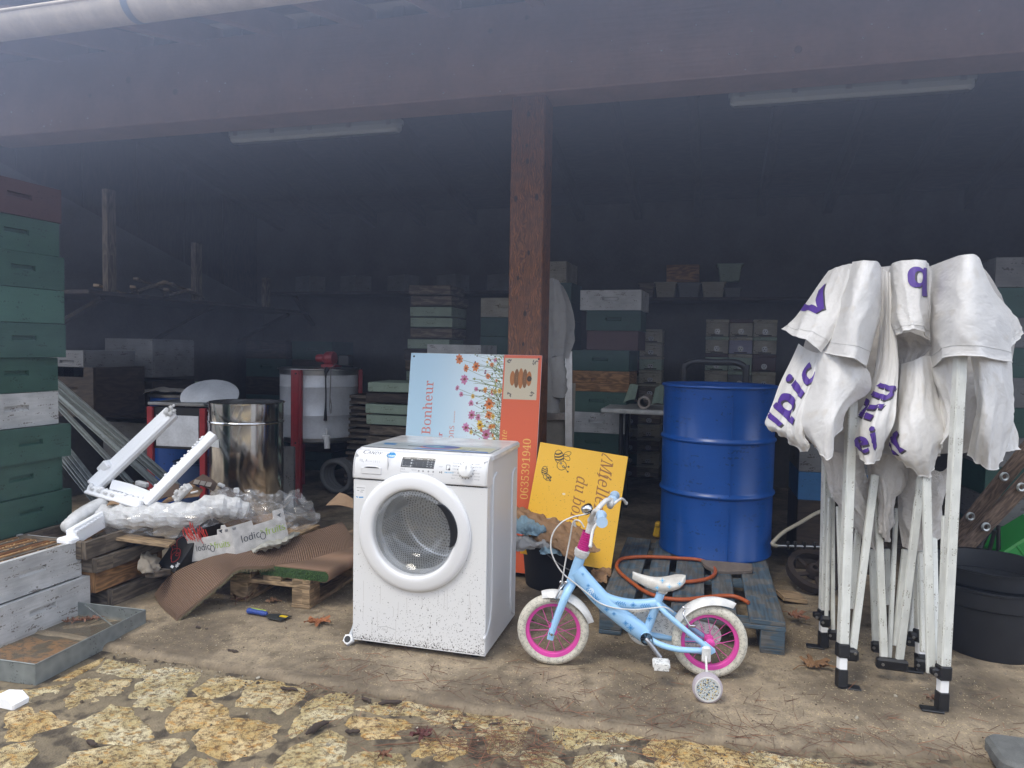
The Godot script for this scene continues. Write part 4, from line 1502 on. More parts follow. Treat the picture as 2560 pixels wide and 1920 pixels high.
func panel_print() -> Image:
	# control panel artwork, 1200 x 320 px for 0.60 x 0.16 m
	var im := blank(1200, 320, Color(0.955, 0.955, 0.955))
	var ink := Color(0.22, 0.22, 0.24)
	var soft := Color(0.55, 0.55, 0.57)
	var blue := Color(0.12, 0.55, 0.80)
	# maker's word: a large C underlining small capitals
	paint_text(im, "C", Vector2(58, 108), 62, ink, 0.02, "sans", 0.25, 1.25)
	paint_text(im, "ANDY", Vector2(108, 106), 42, ink, 0.02, "sans", 0.22, 1.22)
	# blue cloud with waves and a word
	for q in [[318, 98, 26, 20], [350, 92, 26, 24], [336, 78, 24, 20], [336, 106, 40, 14]]:
		paint_oval(im, Vector2(q[0], q[1]), Vector2(q[2], q[3]), blue)
	for k in 2:
		var arc := []
		for i in 9: arc.append(Vector2(340, 76) + Vector2(cos(PI * 1.15 + i * 0.22), sin(PI * 1.15 + i * 0.22)) * (9 + 8 * k))
		paint_line(im, arc, 3, Color.WHITE)
	paint_text(im, "smart", Vector2(308, 112), 22, Color.WHITE, 0, "bold")
	paint_text(im, "10", Vector2(52, 172), 30, soft, 0, "sans")
	paint_text(im, "kg", Vector2(84, 172), 14, soft)
	paint_text(im, "A", Vector2(112, 172), 30, soft)
	paint_text(im, "+++ | B | C", Vector2(138, 172), 22, Color(0.68, 0.68, 0.7))
	# display
	var g := Color(0.27, 0.275, 0.29)
	paint_poly(im, [Vector2(446, 100), Vector2(740, 100), Vector2(732, 190), Vector2(438, 190)], g)
	var pale := Color(0.92, 0.93, 0.94)
	paint_text(im, "LAVAGE", Vector2(462, 120), 14, pale, 0, "bold")
	paint_text(im, "OPTIONS", Vector2(572, 122), 12, pale, 0, "bold")
	paint_line(im, [Vector2(452, 132), Vector2(449, 178), Vector2(528, 180)], 2.5, pale)
	for q in [[532, 128], [530, 152], [527, 176]]:
		paint_oval(im, Vector2(q[0], q[1]), Vector2(7, 7), pale)
		paint_oval(im, Vector2(q[0] + 1, q[1]), Vector2(3, 3), g)
		paint_oval(im, Vector2(q[0] + 16, q[1]), Vector2(2.5, 2.5), pale)
	for i in 4:
		for k in 2:
			paint_text(im, [["90'", "44'", "30'", "14'"], ["80", "60", "40", "20"]][k][i], Vector2(668 + 36 * k - i * 1.5, 124 + i * 19), 13, pale, 0, "bold")
			paint_oval(im, Vector2(694 + 36 * k - i * 1.5, 120 + i * 19), Vector2(2.5, 2.5), pale)
	for q in [[480, 148], [480, 166], [574, 150], [576, 166], [634, 140], [634, 156], [634, 172]]:
		paint_oval(im, Vector2(q[0], q[1]), Vector2(4, 3), Color(0.5, 0.5, 0.52))
	# touch keys under the display
	for q in [["Wi-Fi", 446], ["Option", 536]]:
		paint_text(im, q[0], Vector2(q[1], 216), 15, soft)
	paint_line(im, [Vector2(440, 200), Vector2(436, 228), Vector2(518, 230)], 1.5, soft)
	for x in [602, 640, 688, 730]:
		paint_oval(im, Vector2(x, 214), Vector2(7, 7), ink)
		paint_oval(im, Vector2(x, 214), Vector2(5, 5), Color(0.95, 0.95, 0.95))
		paint_line(im, [Vector2(x, 210), Vector2(x, 214), Vector2(x + 4, 214)], 2, ink)
	paint_line(im, [Vector2(690, 232), Vector2(690, 240), Vector2(730, 240), Vector2(730, 232)], 2, soft)
	paint_text(im, "START", Vector2(775, 176), 13, soft)
	paint_poly(im, [Vector2(784, 206), Vector2(784, 222), Vector2(796, 214)], ink)
	paint_line(im, [Vector2(801, 206), Vector2(801, 222)], 3, ink)
	paint_line(im, [Vector2(806, 206), Vector2(806, 222)], 3, ink)
	paint_line(im, [Vector2(842, 150), Vector2(872, 150), Vector2(872, 190), Vector2(842, 190), Vector2(842, 150)], 3, ink)
	paint_oval(im, Vector2(868, 186), Vector2(9, 9), ink)
	paint_text(im, "ONE TOUCH", Vector2(828, 220), 14, blue, 0, "bold")
	# dial ticks and legends
	for i in 16:
		var a := TAU * i / 16.0
		var d := Vector2(cos(a), sin(a))
		paint_line(im, [Vector2(1012, 184) + d * 66, Vector2(1012, 184) + d * 74], 5, ink)
	var words := ["Eco Coton", "Mixte 40", "Rapide", "Coton 60", "Laine", "Delicats", "Sport"]
	for i in 7:
		paint_text(im, words[i], Vector2(895 - (6 if i in [0, 6] else 0), 112 + i * 25), 13, soft)
		paint_line(im, [Vector2(942, 108 + i * 25), Vector2(955, 110 + i * 24)], 1.2, soft)
		paint_text(im, ["Quick 59", "Perfect", "All in One", "Eco", "Rincage", "Essorage", "Vidange"][i], Vector2(1086, 112 + i * 25), 13, soft)
		paint_line(im, [Vector2(1070, 110 + i * 24), Vector2(1082, 108 + i * 25)], 1.2, soft)
	paint_text(im, "OFF", Vector2(1000, 98), 14, ink)
	return im


func lid_print() -> Image:
	# faded picture stuck on the lid: 1140 x 390 px
	var im := blank(1140, 390, Color(0.80, 0.82, 0.83))
	paint_poly(im, [Vector2(60, 60), Vector2(520, 60), Vector2(480, 250), Vector2(30, 250)], Color(0.74, 0.77, 0.78))
	paint_poly(im, [Vector2(80, 110), Vector2(200, 110), Vector2(210, 200), Vector2(100, 200)], Color(0.30, 0.55, 0.78))
	for i in 7: paint_line(im, [Vector2(20 + i * 6, 215 + i * 15), Vector2(430 - i * 20, 200 + i * 17)], 4, Color(0.60, 0.64, 0.66))
	paint_poly(im, [Vector2(480, 130), Vector2(1120, 110), Vector2(1130, 330), Vector2(500, 330)], Color(0.83, 0.82, 0.68))
	paint_oval(im, Vector2(650, 200), Vector2(190, 115), Color(0.80, 0.75, 0.42))
	paint_oval(im, Vector2(630, 205), Vector2(180, 100), Color(0.82, 0.47, 0.50))
	paint_oval(im, Vector2(640, 175), Vector2(175, 92), Color(0.26, 0.33, 0.62))
	paint_oval(im, Vector2(590, 190), Vector2(90, 55), Color(0.40, 0.62, 0.72))
	paint_poly(im, [Vector2(560, 170), Vector2(600, 140), Vector2(640, 180), Vector2(600, 210)], Color(0.62, 0.75, 0.78))
	paint_poly(im, [Vector2(330, 180), Vector2(480, 190), Vector2(470, 240), Vector2(350, 230)], Color(0.36, 0.33, 0.30))
	for q in [[880, 225], [960, 235], [870, 275], [960, 285]]:
		paint_oval(im, Vector2(q[0], q[1]), Vector2(30, 14), Color(0.25, 0.28, 0.36))
		paint_oval(im, Vector2(q[0], q[1]), Vector2(20, 7), Color(0.45, 0.50, 0.60))
	for i in 5: paint_line(im, [Vector2(880, 160 + i * 9), Vector2(1080 - 20 * (i % 3), 158 + i * 9)], 3, Color(0.55, 0.55, 0.5))
	paint_poly(im, [Vector2(470, 300), Vector2(1110, 322), Vector2(1125, 378), Vector2(430, 345)], Color(0.13, 0.45, 0.80))
	paint_poly(im, [Vector2(960, 322), Vector2(1010, 324), Vector2(1000, 345), Vector2(950, 342)], Color(0.85, 0.88, 0.90))
	return im


# ---------------------------------------------------------------- hive boxes
# a bottomless box: four boards, a hand hold cut into the front; base at y = 0, front towards z
func hive_shape(w: float, h: float, d: float, slot := true, lid := true, back := true) -> B:
	var b := B.new()
	var th := 0.024
	var bv := 0.0025
	box_no += 1
	b.us = Vector2(fmod(box_no * 0.731, 7.0), fmod(box_no * 0.417, 5.0))
	if slot:
		var sw := 0.13
		var sh := 0.026
		var y0 := h * 0.56
		var z := d / 2
		# front board round the hand hold
		for q in [[-w / 2, -sw / 2, 0.0, h], [sw / 2, w / 2, 0.0, h], [-sw / 2, sw / 2, 0.0, y0 - sh / 2], [-sw / 2, sw / 2, y0 + sh / 2, h]]:
			b.face([Vector3(q[0], q[2], z), Vector3(q[1], q[2], z), Vector3(q[1], q[3], z), Vector3(q[0], q[3], z)], Vector3(0, 0, 1), [Vector2(q[0], q[2]), Vector2(q[1], q[2]), Vector2(q[1], q[3]), Vector2(q[0], q[3])])
		# scooped recess: deep at the top, running out at the bottom
		var e0 := Vector3(-sw / 2, y0 + sh / 2, z)
		var e1 := Vector3(sw / 2, y0 + sh / 2, z)
		var f0 := Vector3(-sw / 2 + 0.006, y0 + sh / 2 - 0.002, z - 0.016)
		var f1 := Vector3(sw / 2 - 0.006, y0 + sh / 2 - 0.002, z - 0.016)
		var g0 := Vector3(-sw / 2 + 0.006, y0 - sh / 2 + 0.008, z - 0.013)
		var g1 := Vector3(sw / 2 - 0.006, y0 - sh / 2 + 0.008, z - 0.013)
		var h0 := Vector3(-sw / 2, y0 - sh / 2, z)
		var h1 := Vector3(sw / 2, y0 - sh / 2, z)
		b.face([e0, e1, f1, f0], Vector3(0, -1, 0.1).normalized())
		b.face([f0, f1, g1, g0], Vector3(0, 0, 1))
		b.face([g0, g1, h1, h0], Vector3(0, 0.8, 0.6))
		b.face([e0, f0, g0, h0], Vector3(1, 0, 0.2).normalized())
		b.face([e1, f1, g1, h1], Vector3(-1, 0, 0.2).normalized())
		# inner face and top edge
		b.face([Vector3(-w / 2 + th, 0, z - th), Vector3(w / 2 - th, 0, z - th), Vector3(w / 2 - th, h, z - th), Vector3(-w / 2 + th, h, z - th)], Vector3(0, 0, -1))
		b.face([Vector3(-w / 2, h, z), Vector3(w / 2, h, z), Vector3(w / 2, h, z - th), Vector3(-w / 2, h, z - th)], Vector3.UP)
		b.face([Vector3(-w / 2, 0, z), Vector3(w / 2, 0, z), Vector3(w / 2, 0, z - th), Vector3(-w / 2, 0, z - th)], Vector3.DOWN)
		b.face([Vector3(-w / 2, 0, z), Vector3(-w / 2, h, z), Vector3(-w / 2, h, z - th), Vector3(-w / 2, 0, z - th)], Vector3(-1, 0, 0))
		b.face([Vector3(w / 2, 0, z), Vector3(w / 2, h, z), Vector3(w / 2, h, z - th), Vector3(w / 2, 0, z - th)], Vector3(1, 0, 0))
	else:
		b.box(Vector3(0, h / 2, d / 2 - th / 2), Vector3(w, h, th), bv)
	for s in [-1, 1]:
		b.box(Vector3(s * (w / 2 - th / 2), h / 2, -th / 2), Vector3(th, h, d - th - 0.001), bv)
	if back: b.box(Vector3(0, h / 2, -d / 2 + th / 2), Vector3(w - 2 * th - 0.001, h, th), bv)
	if lid: b.box(Vector3(0, h - 0.02, 0), Vector3(w - 2 * th - 0.002, 0.012, d - 2 * th - 0.002))
	return b


func hive_box(label: String, at: Vector3, turn: float, s: Vector3, m: Material, slot := true, group := "", lid := true) -> Node3D:
	var t := thing("hive_box", label, "hive box", at, turn, group)
	add("wall", hive_shape(s.x, s.y, s.z, slot, lid), m, t)
	return t


var box_no := 0
const NTH := ["lowest", "second lowest", "third", "fourth", "fifth", "sixth", "seventh", "eighth", "ninth", "tenth", "eleventh", "twelfth", "thirteenth", "fourteenth", "fifteenth", "sixteenth", "seventeenth", "eighteenth", "nineteenth"]


func build_hives() -> void:
	var rng := RandomNumberGenerator.new()
	rng.seed = 21
	# tall stack at the left edge, seen from its right side
	var tones := ["dark_green", "green_hive", "green_hive", "green_hive", "green_hive", "white_hive", "green_hive", "green_hive", "pale_green", "green_hive", "green_hive", "red_hive"]
	var out := [0, 0.02, 0.035, 0.0, 0.035, -0.012, -0.012, 0.02, 0.018, 0.018, 0.0, 0.01]
	var y := 0.0
	for i in 12:
		var c: String = {"dark_green": "dark green", "green_hive": "green", "white_hive": "pale grey", "pale_green": "lighter scratched green", "red_hive": "dull red"}[tones[i]]
		var hh := 0.172
		var o := hive_box("%s hive super, %s of the tall stack at the left edge" % [c, NTH[i]], Vector3(-3.485 + out[i] * 0.6, y, -2.715 - out[i]), 90 + rng.randf_range(-0.8, 0.8), Vector3(0.46, hh - 0.003, 0.43), M[tones[i]], i not in [0, 8], "supers of the tall stack at the left edge")
		y += hh
	# two white supers in front of it, the upper one full of frames
	var lower := hive_box("flaking white hive super under the super of frames, behind the metal tray", Vector3(-3.05, 0.0, -2.46), 90, Vector3(0.50, 0.17, 0.40), M.white_hive)
	var upper := hive_box("white hive super open at the top, full of brown frames, front left", Vector3(-3.085, 0.172, -2.445), 90, Vector3(0.50, 0.17, 0.40), M.white_hive, true, "", false)
	for k in 9:
		var b := B.new()
		b.box(Vector3(0, 0.157, -0.155 + 0.039 * k), Vector3(0.445, 0.012, 0.025), 0.002)
		b.box(Vector3(0, 0.09, -0.155 + 0.039 * k), Vector3(0.43, 0.12, 0.012))
		var fr := add("frame", b, [M.raw_wood, M.old_wood, mat(lin(0.30, 0.13, 0.05), 0.6, 0, T.grain, 1.4)][k % 3], upper)
		if k in [1, 3, 4, 6, 8]:
			b = B.new()
			for i in 26:
				b.ball(Vector3(rng.randf_range(-0.2, 0.2), 0.164, -0.155 + 0.039 * k + rng.randf_range(-0.01, 0.01)), Vector3(rng.randf_range(0.003, 0.008), 0.003, 0.004), 5)
			add("wax", b, mat(lin(0.40, 0.25, 0.10), 0.5), fr)
	# weathered shallow boxes behind it
	var sx := [[-0.005, 0.08, "old_wood", "grey weathered shallow box with a swirled knot, lowest of the wooden trays"], [0.085, 0.10, "raw_wood", "orange brown shallow hive box, second lowest of the wooden trays"], [0.187, 0.07, "old_wood", "grey brown shallow tray, second from the top of the wooden trays"], [0.259, 0.085, "old_wood", "open weathered shallow tray with a warm wood inside, topmost of the wooden trays"]]
	for i in 4:
		var o := hive_box(sx[i][3], Vector3(-3.02 + [0.03, -0.005, 0.02, -0.015][i], maxf(0.0, sx[i][0]), -2.93 + [-0.08, 0.0, 0.01, 0.05][i]), 90 + [-2, 1, 0, 2][i], Vector3(0.44, sx[i][1], 0.40), M[sx[i][2]], false, "", false)
		var b := B.new()
		b.box(Vector3(0, 0.012, 0), Vector3(0.39, 0.01, 0.35))
		add("floor_board", b, M.raw_wood, o)
	# stack right of the post
	var rs := [["grey_hive", 0.10, 0.44, "grey wooden stand under the stack right of the post", false], ["dark_green", 0.17, 0.44, "dark green hive super, lowest of the stack right of the post", true], ["dark_green", 0.17, 0.44, "dark green hive super, second lowest of the stack right of the post", true], ["dark_green", 0.17, 0.46, "dark green hive super, third from the bottom of the stack right of the post", true], ["white_hive", 0.17, 0.46, "white hive super between green ones in the stack right of the post", true], ["green_hive", 0.17, 0.48, "green hive super just above the white one right of the post", true], ["raw_wood", 0.17, 0.49, "bare orange wood hive super in the stack right of the post", true], ["dark_green", 0.17, 0.47, "dark green hive super above the bare orange one", true], ["red_hive", 0.16, 0.42, "reddish brown hive super with corner joints, second wooden one in the stack", false], ["dark_green", 0.165, 0.44, "dark green hive super just under the topmost white one right of the post", true], ["white_hive", 0.165, 0.50, "white hive super, topmost of the stack right of the post", true]]
	y = 0.0
	for i in rs.size():
		var dx: float = [0, 0, 0, 0.0, 0.02, 0.03, 0.04, 0.05, 0.14, 0.14, 0.12][i]
		hive_box(rs[i][3], Vector3(-0.95 + dx, y, -6.05), -2 + rng.randf_range(-2, 2), Vector3(rs[i][2], rs[i][1] - 0.003, 0.42), M[rs[i][0]], rs[i][4])
		y += rs[i][1]
	# taller stack close behind the post
	y = 0.0
	for i in 12:
		var top := i == 11
		hive_box("white nucleus box on top of the dark stack behind the post" if top else "dark green hive super stacked behind the post, %s" % NTH[i], Vector3(-1.48, y, -6.6), -3, Vector3(0.34 if top else 0.44, 0.19 if top else 0.17, 0.42), M.cream_hive if top else M.dark_green, not top, "" if top else "dark supers behind the post")
		y += 0.172
	# stacks left of the post: lids and supers
	y = 0.0
	for i in 7:
		hive_box(["dark green hive super in the stack behind the blue and orange sign, %s" % NTH[i], "white hive super with a black knot, just above the blue and orange sign"][int(i == 6)], Vector3(-2.07, y, -5.75), -1, Vector3(0.47, 0.185, 0.42), M.dark_green if i < 6 else M.white_hive, true, "supers behind the blue and orange sign" if i < 6 else "")
		y += 0.188
	y = 0.0
	for i in 10:
		hive_box("beige hive super beside the post with a metal strip over its hand hold" if i == 9 else "dark hive super in the stack hidden by the post, %s" % NTH[i], Vector3(-1.86, y, -6.50), -2, Vector3(0.46, 0.172, 0.42), M.cream_hive if i == 9 else M.dark_green, i == 9, "" if i == 9 else "dark supers left of the post")
		y += 0.175
	# piles of flat lids
	lid_pile(Vector3(-2.53, 0, -6.30), 19, 0.098, 3, "tall pile left of the post")
	lid_pile(Vector3(-2.42, 0, -5.30), 12, 0.085, 8, "low pile beside the signs")
	# frames and crates by the honey extractor
	for i in 9:
		var t := thing("frame_crate", "dark slatted crate of frames, %s of the pile right of the extractor" % NTH[i], "crate", Vector3(-2.84 + rng.randf_range(-0.02, 0.02), 0.098 * i, -5.75), rng.randf_range(-4, 4))
		for q in [0.018, 0.07]:
			var b := B.new()
			b.box(Vector3(0, q, 0.19), Vector3(0.44, 0.024, 0.014), 0.002)
			b.box(Vector3(0.215, q, 0), Vector3(0.014, 0.024, 0.37), 0.002)
			b.box(Vector3(-0.215, q, 0), Vector3(0.014, 0.024, 0.37), 0.002)
			add("slat", b, M.old_wood, t)
		var b2 := B.new()
		b2.box(Vector3(0, 0.045, 0), Vector3(0.41, 0.08, 0.35))
		add("core", b2, M.dark_wood, t)
	# boxes in the dark left corner
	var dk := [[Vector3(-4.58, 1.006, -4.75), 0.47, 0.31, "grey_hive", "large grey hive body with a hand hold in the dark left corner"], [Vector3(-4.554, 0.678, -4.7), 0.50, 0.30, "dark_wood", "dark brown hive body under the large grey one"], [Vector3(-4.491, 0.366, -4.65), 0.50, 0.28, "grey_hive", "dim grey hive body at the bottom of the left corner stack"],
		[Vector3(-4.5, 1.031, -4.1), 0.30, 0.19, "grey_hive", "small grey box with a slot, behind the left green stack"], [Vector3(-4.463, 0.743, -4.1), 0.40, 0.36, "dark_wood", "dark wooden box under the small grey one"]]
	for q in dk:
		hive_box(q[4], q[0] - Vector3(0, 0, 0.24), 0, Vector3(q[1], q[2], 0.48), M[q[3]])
	for i in 7:
		for k in 2:
			hive_box("%s hive super by the back wall behind the extractor, %s of %s stack" % [["brown", "dark green"][(i + k) % 2], NTH[i], ["left", "right"][k]], Vector3(-4.55 + 0.56 * k, 0.19 * i, -6.75), [3, -2][k], Vector3(0.47, 0.187, 0.42), [M.dark_wood, M.dark_green][(i + k) % 2], i % 3 != 1)
	# nucleus hives: painted little boxes with lids and round doors
	var cols := [[0, -0.115, 0, ["cream_hive", "mint", "cream_hive", "cream_hive", "cream_hive"]], [1, 0.115, 0, ["grey_hive", "mint", "lilac", "cream_hive", "cream_hive"]], [2, 0.35, 0, ["cream_hive", "red_hive", "cream_hive", "cream_hive", "mint"]]]
	M.lilac = mat(lin(0.28, 0.27, 0.36), 0.7, 0, T.paint, 2.0)
	for k in 3:
		for i in 8:
			var m: String = [["cream_hive", "grey_hive", "mint", "cream_hive", "cream_hive", "mint", "cream_hive", "cream_hive"], ["grey_hive", "grey_hive", "grey_hive", "grey_hive", "grey_hive", "mint", "lilac", "cream_hive"], ["cream_hive", "mint", "cream_hive", "cream_hive", "cream_hive", "red_hive", "cream_hive", "cream_hive"]][k][i]
			var nm: String = {"cream_hive": "cream", "mint": "pale green", "grey_hive": "grey", "lilac": "lilac", "red_hive": "dark red"}[m]
			nucleus("%s nucleus hive, %s row up in the %s column behind the blue drum" % [nm, NTH[i], ["left", "middle", "right"][k]], Vector3(0.0 + 0.208 * k, 0.335 + 0.157 * i, -7.0), M[m], [M.cream_hive, M.red_hive, M.mint, M.cream_hive][(i + k * 2) % 4])
	for i in 11:
		nucleus("%s nucleus hive, %s in the single column right of the green stack" % [["brown", "cream", "pale green"][[0, 1, 0, 1, 0, 0, 0, 1, 2, 1, 1][i]], NTH[i]], Vector3(-0.575, 0.125 + 0.124 * i, -6.75), [M.old_wood, M.cream_hive, M.mint][[0, 1, 0, 1, 0, 0, 0, 1, 2, 1, 1][i]], M.cream_hive, 0.78)
		nucleus("dim nucleus hive half hidden beside the single column, %s" % NTH[i], Vector3(-0.765, 0.09 + 0.124 * i, -6.95), [M.red_hive, M.dark_green, M.red_hive, M.cream_hive][i % 4], M.old_wood, 0.78)
	# supers under and behind the tent
	var ss := [["dark_wood", 0.12, "dark brown board box at the foot of the stack behind the hose"], ["blue_hive", 0.17, "blue hive super behind the hose and tent legs"], ["white_hive", 0.17, "white hive super above the blue one behind the tent"], ["red_hive", 0.06, "thin dark red hive floor above the white super behind the tent"], ["grey_hive", 0.17, "grey hive super behind the tent, above the dark red floor"], ["dark_green", 0.17, "dark hive super behind the tent fabric"]]
	y = 0.30
	for i in ss.size():
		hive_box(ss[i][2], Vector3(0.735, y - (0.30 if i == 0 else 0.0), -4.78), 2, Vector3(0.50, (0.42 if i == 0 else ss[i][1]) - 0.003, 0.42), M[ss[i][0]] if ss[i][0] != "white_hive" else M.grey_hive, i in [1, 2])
		y += ss[i][1]
	y = 0.0
	for i in 11:
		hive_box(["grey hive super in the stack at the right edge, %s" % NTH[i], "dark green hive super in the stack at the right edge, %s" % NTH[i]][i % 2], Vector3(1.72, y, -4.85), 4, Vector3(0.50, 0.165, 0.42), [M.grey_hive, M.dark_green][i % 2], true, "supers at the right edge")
		y += 0.168
	# tubs and odds on the shelves
	var tub := [[805, 455, 115, 115, "old_wood"], [957, 455, 155, 120, "cream_hive"], [1142, 450, 165, 115, "grey_hive"], [1335, 443, 165, 118, "cream_hive"], [1490, 432, 120, 75, "grey_hive"]]
	var tubs := [Vector3(-0.664, 1.796, -6.95), Vector3(-0.484, 1.795, -6.95), Vector3(-0.269, 1.801, -6.95), Vector3(-0.049, 1.808, -6.95), Vector3(0.125, 1.813, -6.95)]
	for i in 5:
		tub_at("%s feeder tub on the right back shelf, %s from the left" % [["brown", "cream", "grey green", "cream spotted", "small grey"][i], ["first", "second", "third", "fourth", "fifth"][i]], Vector3(tubs[i].x, 1.791, -7.08), Vector2(tub[i][2], tub[i][3]) * 0.00128, M[tub[i][4]])
	tub_at("yellowish feeder tub with a green lid stacked above the others", Vector3(0.095, 1.95, -7.08), Vector2(0.215, 0.16), M.mint)
	var up := B.new()
	up.box(Vector3(0, 0.08, 0), Vector3(0.3, 0.16, 0.2), 0.003)
	flat("wooden_box", up, M.raw_wood, "brown wooden box standing on the tubs of the right shelf", "box").position = Vector3(-0.33, 1.945, -7.08)
	for i in 6:
		up = B.new()
		up.box(Vector3(0, 0.018, 0), Vector3(0.26 - 0.01 * (i % 3), 0.036, 0.2), 0.002)
		flat("book", up, [M.grey_hive, M.lilac, M.old_wood, M.cream_hive, M.red_hive, M.grey_hive][i], "old board or book in the flat pile on the right shelf, %s" % NTH[i], "book", "flat pile on the right shelf").position = Vector3(1.03 + 0.006 * (i % 2), 1.791 + 0.038 * i, -7.08)
	for i in 5:
		up = B.new()
		up.x = Transform3D(Basis(Vector3.UP, -0.5), Vector3.ZERO)
		up.box(Vector3(0, 0.09, 0), Vector3(0.3, 0.18, 0.2), 0.003)
		flat("grey_box", up, M.grey_hive, "dim grey box on the left back shelf, %s from the left" % ["first", "second", "third", "fourth", "fifth"][i], "box").position = Vector3(-4.35 + 0.56 * i, 1.861, -7.08)


func nucleus(label: String, at: Vector3, m: Material, lid: Material, k := 1.0) -> void:
	var t := thing("nucleus_hive", label, "small hive", at)
	var b := B.new()
	b.box(Vector3(0, 0.062 * k, 0), Vector3(0.20, 0.122 * k, 0.26), 0.003)
	add("body", b, m, t)
	b = B.new()
	b.box(Vector3(0, 0.139 * k, 0), Vector3(0.206, 0.031 * k, 0.27), 0.005)
	add("lid", b, lid, t)
	b = B.new()
	b.x = Transform3D(Basis(), Vector3(0, 0.045 * k, 0.1305))
	b.prism(rounded(0.05, 0.05 * k, 0.022 * k, 3), 0.0, 0.003)
	var d := add("entrance", b, M.steel_dull, t)
	b = B.new()
	for i in 3:
		b.x = Transform3D(Basis(), Vector3(cos(i * TAU / 3 + 0.5) * 0.011, 0.046 * k + sin(i * TAU / 3 + 0.5) * 0.011, 0.1337))
		b.prism(circle(0.005, 8), 0.0, 0.001)
	add("vent", b, M.black_matt, d)
	b = B.new()
	b.box(Vector3(0, 0.012, 0.139), Vector3(0.11, 0.008, 0.016), 0.001)
	add("landing_board", b, M.dark_wood, t)


func tub_at(label: String, at: Vector3, s: Vector2, m: Material) -> void:
	var t := thing("feeder_tub", label, "tub", at)
	var b := B.new()
	var rows := []
	for q in [[0.0, 0.40], [0.0, 0.80], [0.9, 0.98], [0.92, 1.10], [1.0, 1.10], [1.0, 1.0], [0.1, 0.80]]:
		var line := []
		for p in rounded(s.x * q[1], 0.20 * q[1], 0.012, 3): line.append(Vector3(p.x, q[0] * s.y, p.y))
		rows.append(line)
	b.grid(rows, 1, 1, true)
	add("tub_body", b, m, t)
	b = B.new()
	b.box(Vector3(0, s.y * 0.93, 0), Vector3(s.x * 0.98, 0.006, 0.19), 0.001)
	add("tub_lid", b, m, t)


func lid_pile(at: Vector3, count: int, step: float, seed0: int, label: String) -> void:
	var rng := RandomNumberGenerator.new()
	rng.seed = seed0
	for i in count:
		var b := B.new()
		b.box(Vector3(0, step * 0.44, 0), Vector3(0.40, step * 0.86, 0.44), 0.004)
		var k := rng.randi() % 5
		var m: Material = [M.mint, M.mint, M.old_wood, M.dark_wood, M.mint][k]
		var names := ["pale green", "pale green", "brown", "dark brown", "pale green"]
		var o := flat("hive_cover", b, m, "%s flat hive cover, %s up in the %s" % [names[k], NTH[i], label], "hive cover", "flat covers in the " + label)
		o.position = at + Vector3(rng.randf_range(-0.03, 0.03), step * i, rng.randf_range(-0.01, 0.01))
		o.rotation_degrees.y = rng.randf_range(-4, 4)


# ---------------------------------------------------------------- blue drum and its pallet
func pallet(label: String, at: Vector3, turn: float, s: Vector3, m: Material, boards: Array, back_boards := true) -> Node3D:
	# boards along z on cross boards on blocks; at: the middle of the front edge
	var t := thing("pallet", label, "pallet", at, turn)
	var rng := RandomNumberGenerator.new()
	rng.seed = int(s.z * 100)
	for q in boards:
		var b := B.new()
		b.us = Vector2(rng.randf() * 5, rng.randf() * 5)
		b.box(Vector3(q[0], s.y - 0.011, -s.z / 2), Vector3(q[1], 0.021, s.z - 0.002), 0.002)
		var o := add("top_board", b, m, t)
		o.rotation_degrees.y = rng.randf_range(-0.3, 0.3)
	for z in [-0.052, -s.z / 2, -s.z + 0.052]:
		var b := B.new()
		b.us = Vector2(rng.randf() * 5, rng.randf() * 5)
		b.box(Vector3(0, s.y - 0.0335, z), Vector3(s.x, 0.021, 0.10), 0.002)
		add("cross_board", b, m, t)
		for k in [-1, 0, 1]:
			b = B.new()
			b.us = Vector2(rng.randf() * 5, rng.randf() * 5)
			b.box(Vector3(k * (s.x / 2 - 0.052), (s.y - 0.0445 + 0.02) / 2, z), Vector3(0.10, s.y - 0.0655, 0.098), 0.003)
			add("block", b, m, t)
	for k in [-1, 0, 1]:
		var b := B.new()
		b.us = Vector2(rng.randf() * 5, rng.randf() * 5)
		b.box(Vector3(k * (s.x / 2 - 0.052), 0.0105, -s.z / 2), Vector3(0.10, 0.0195, s.z), 0.002)
		add("skid", b, m, t)
	return t


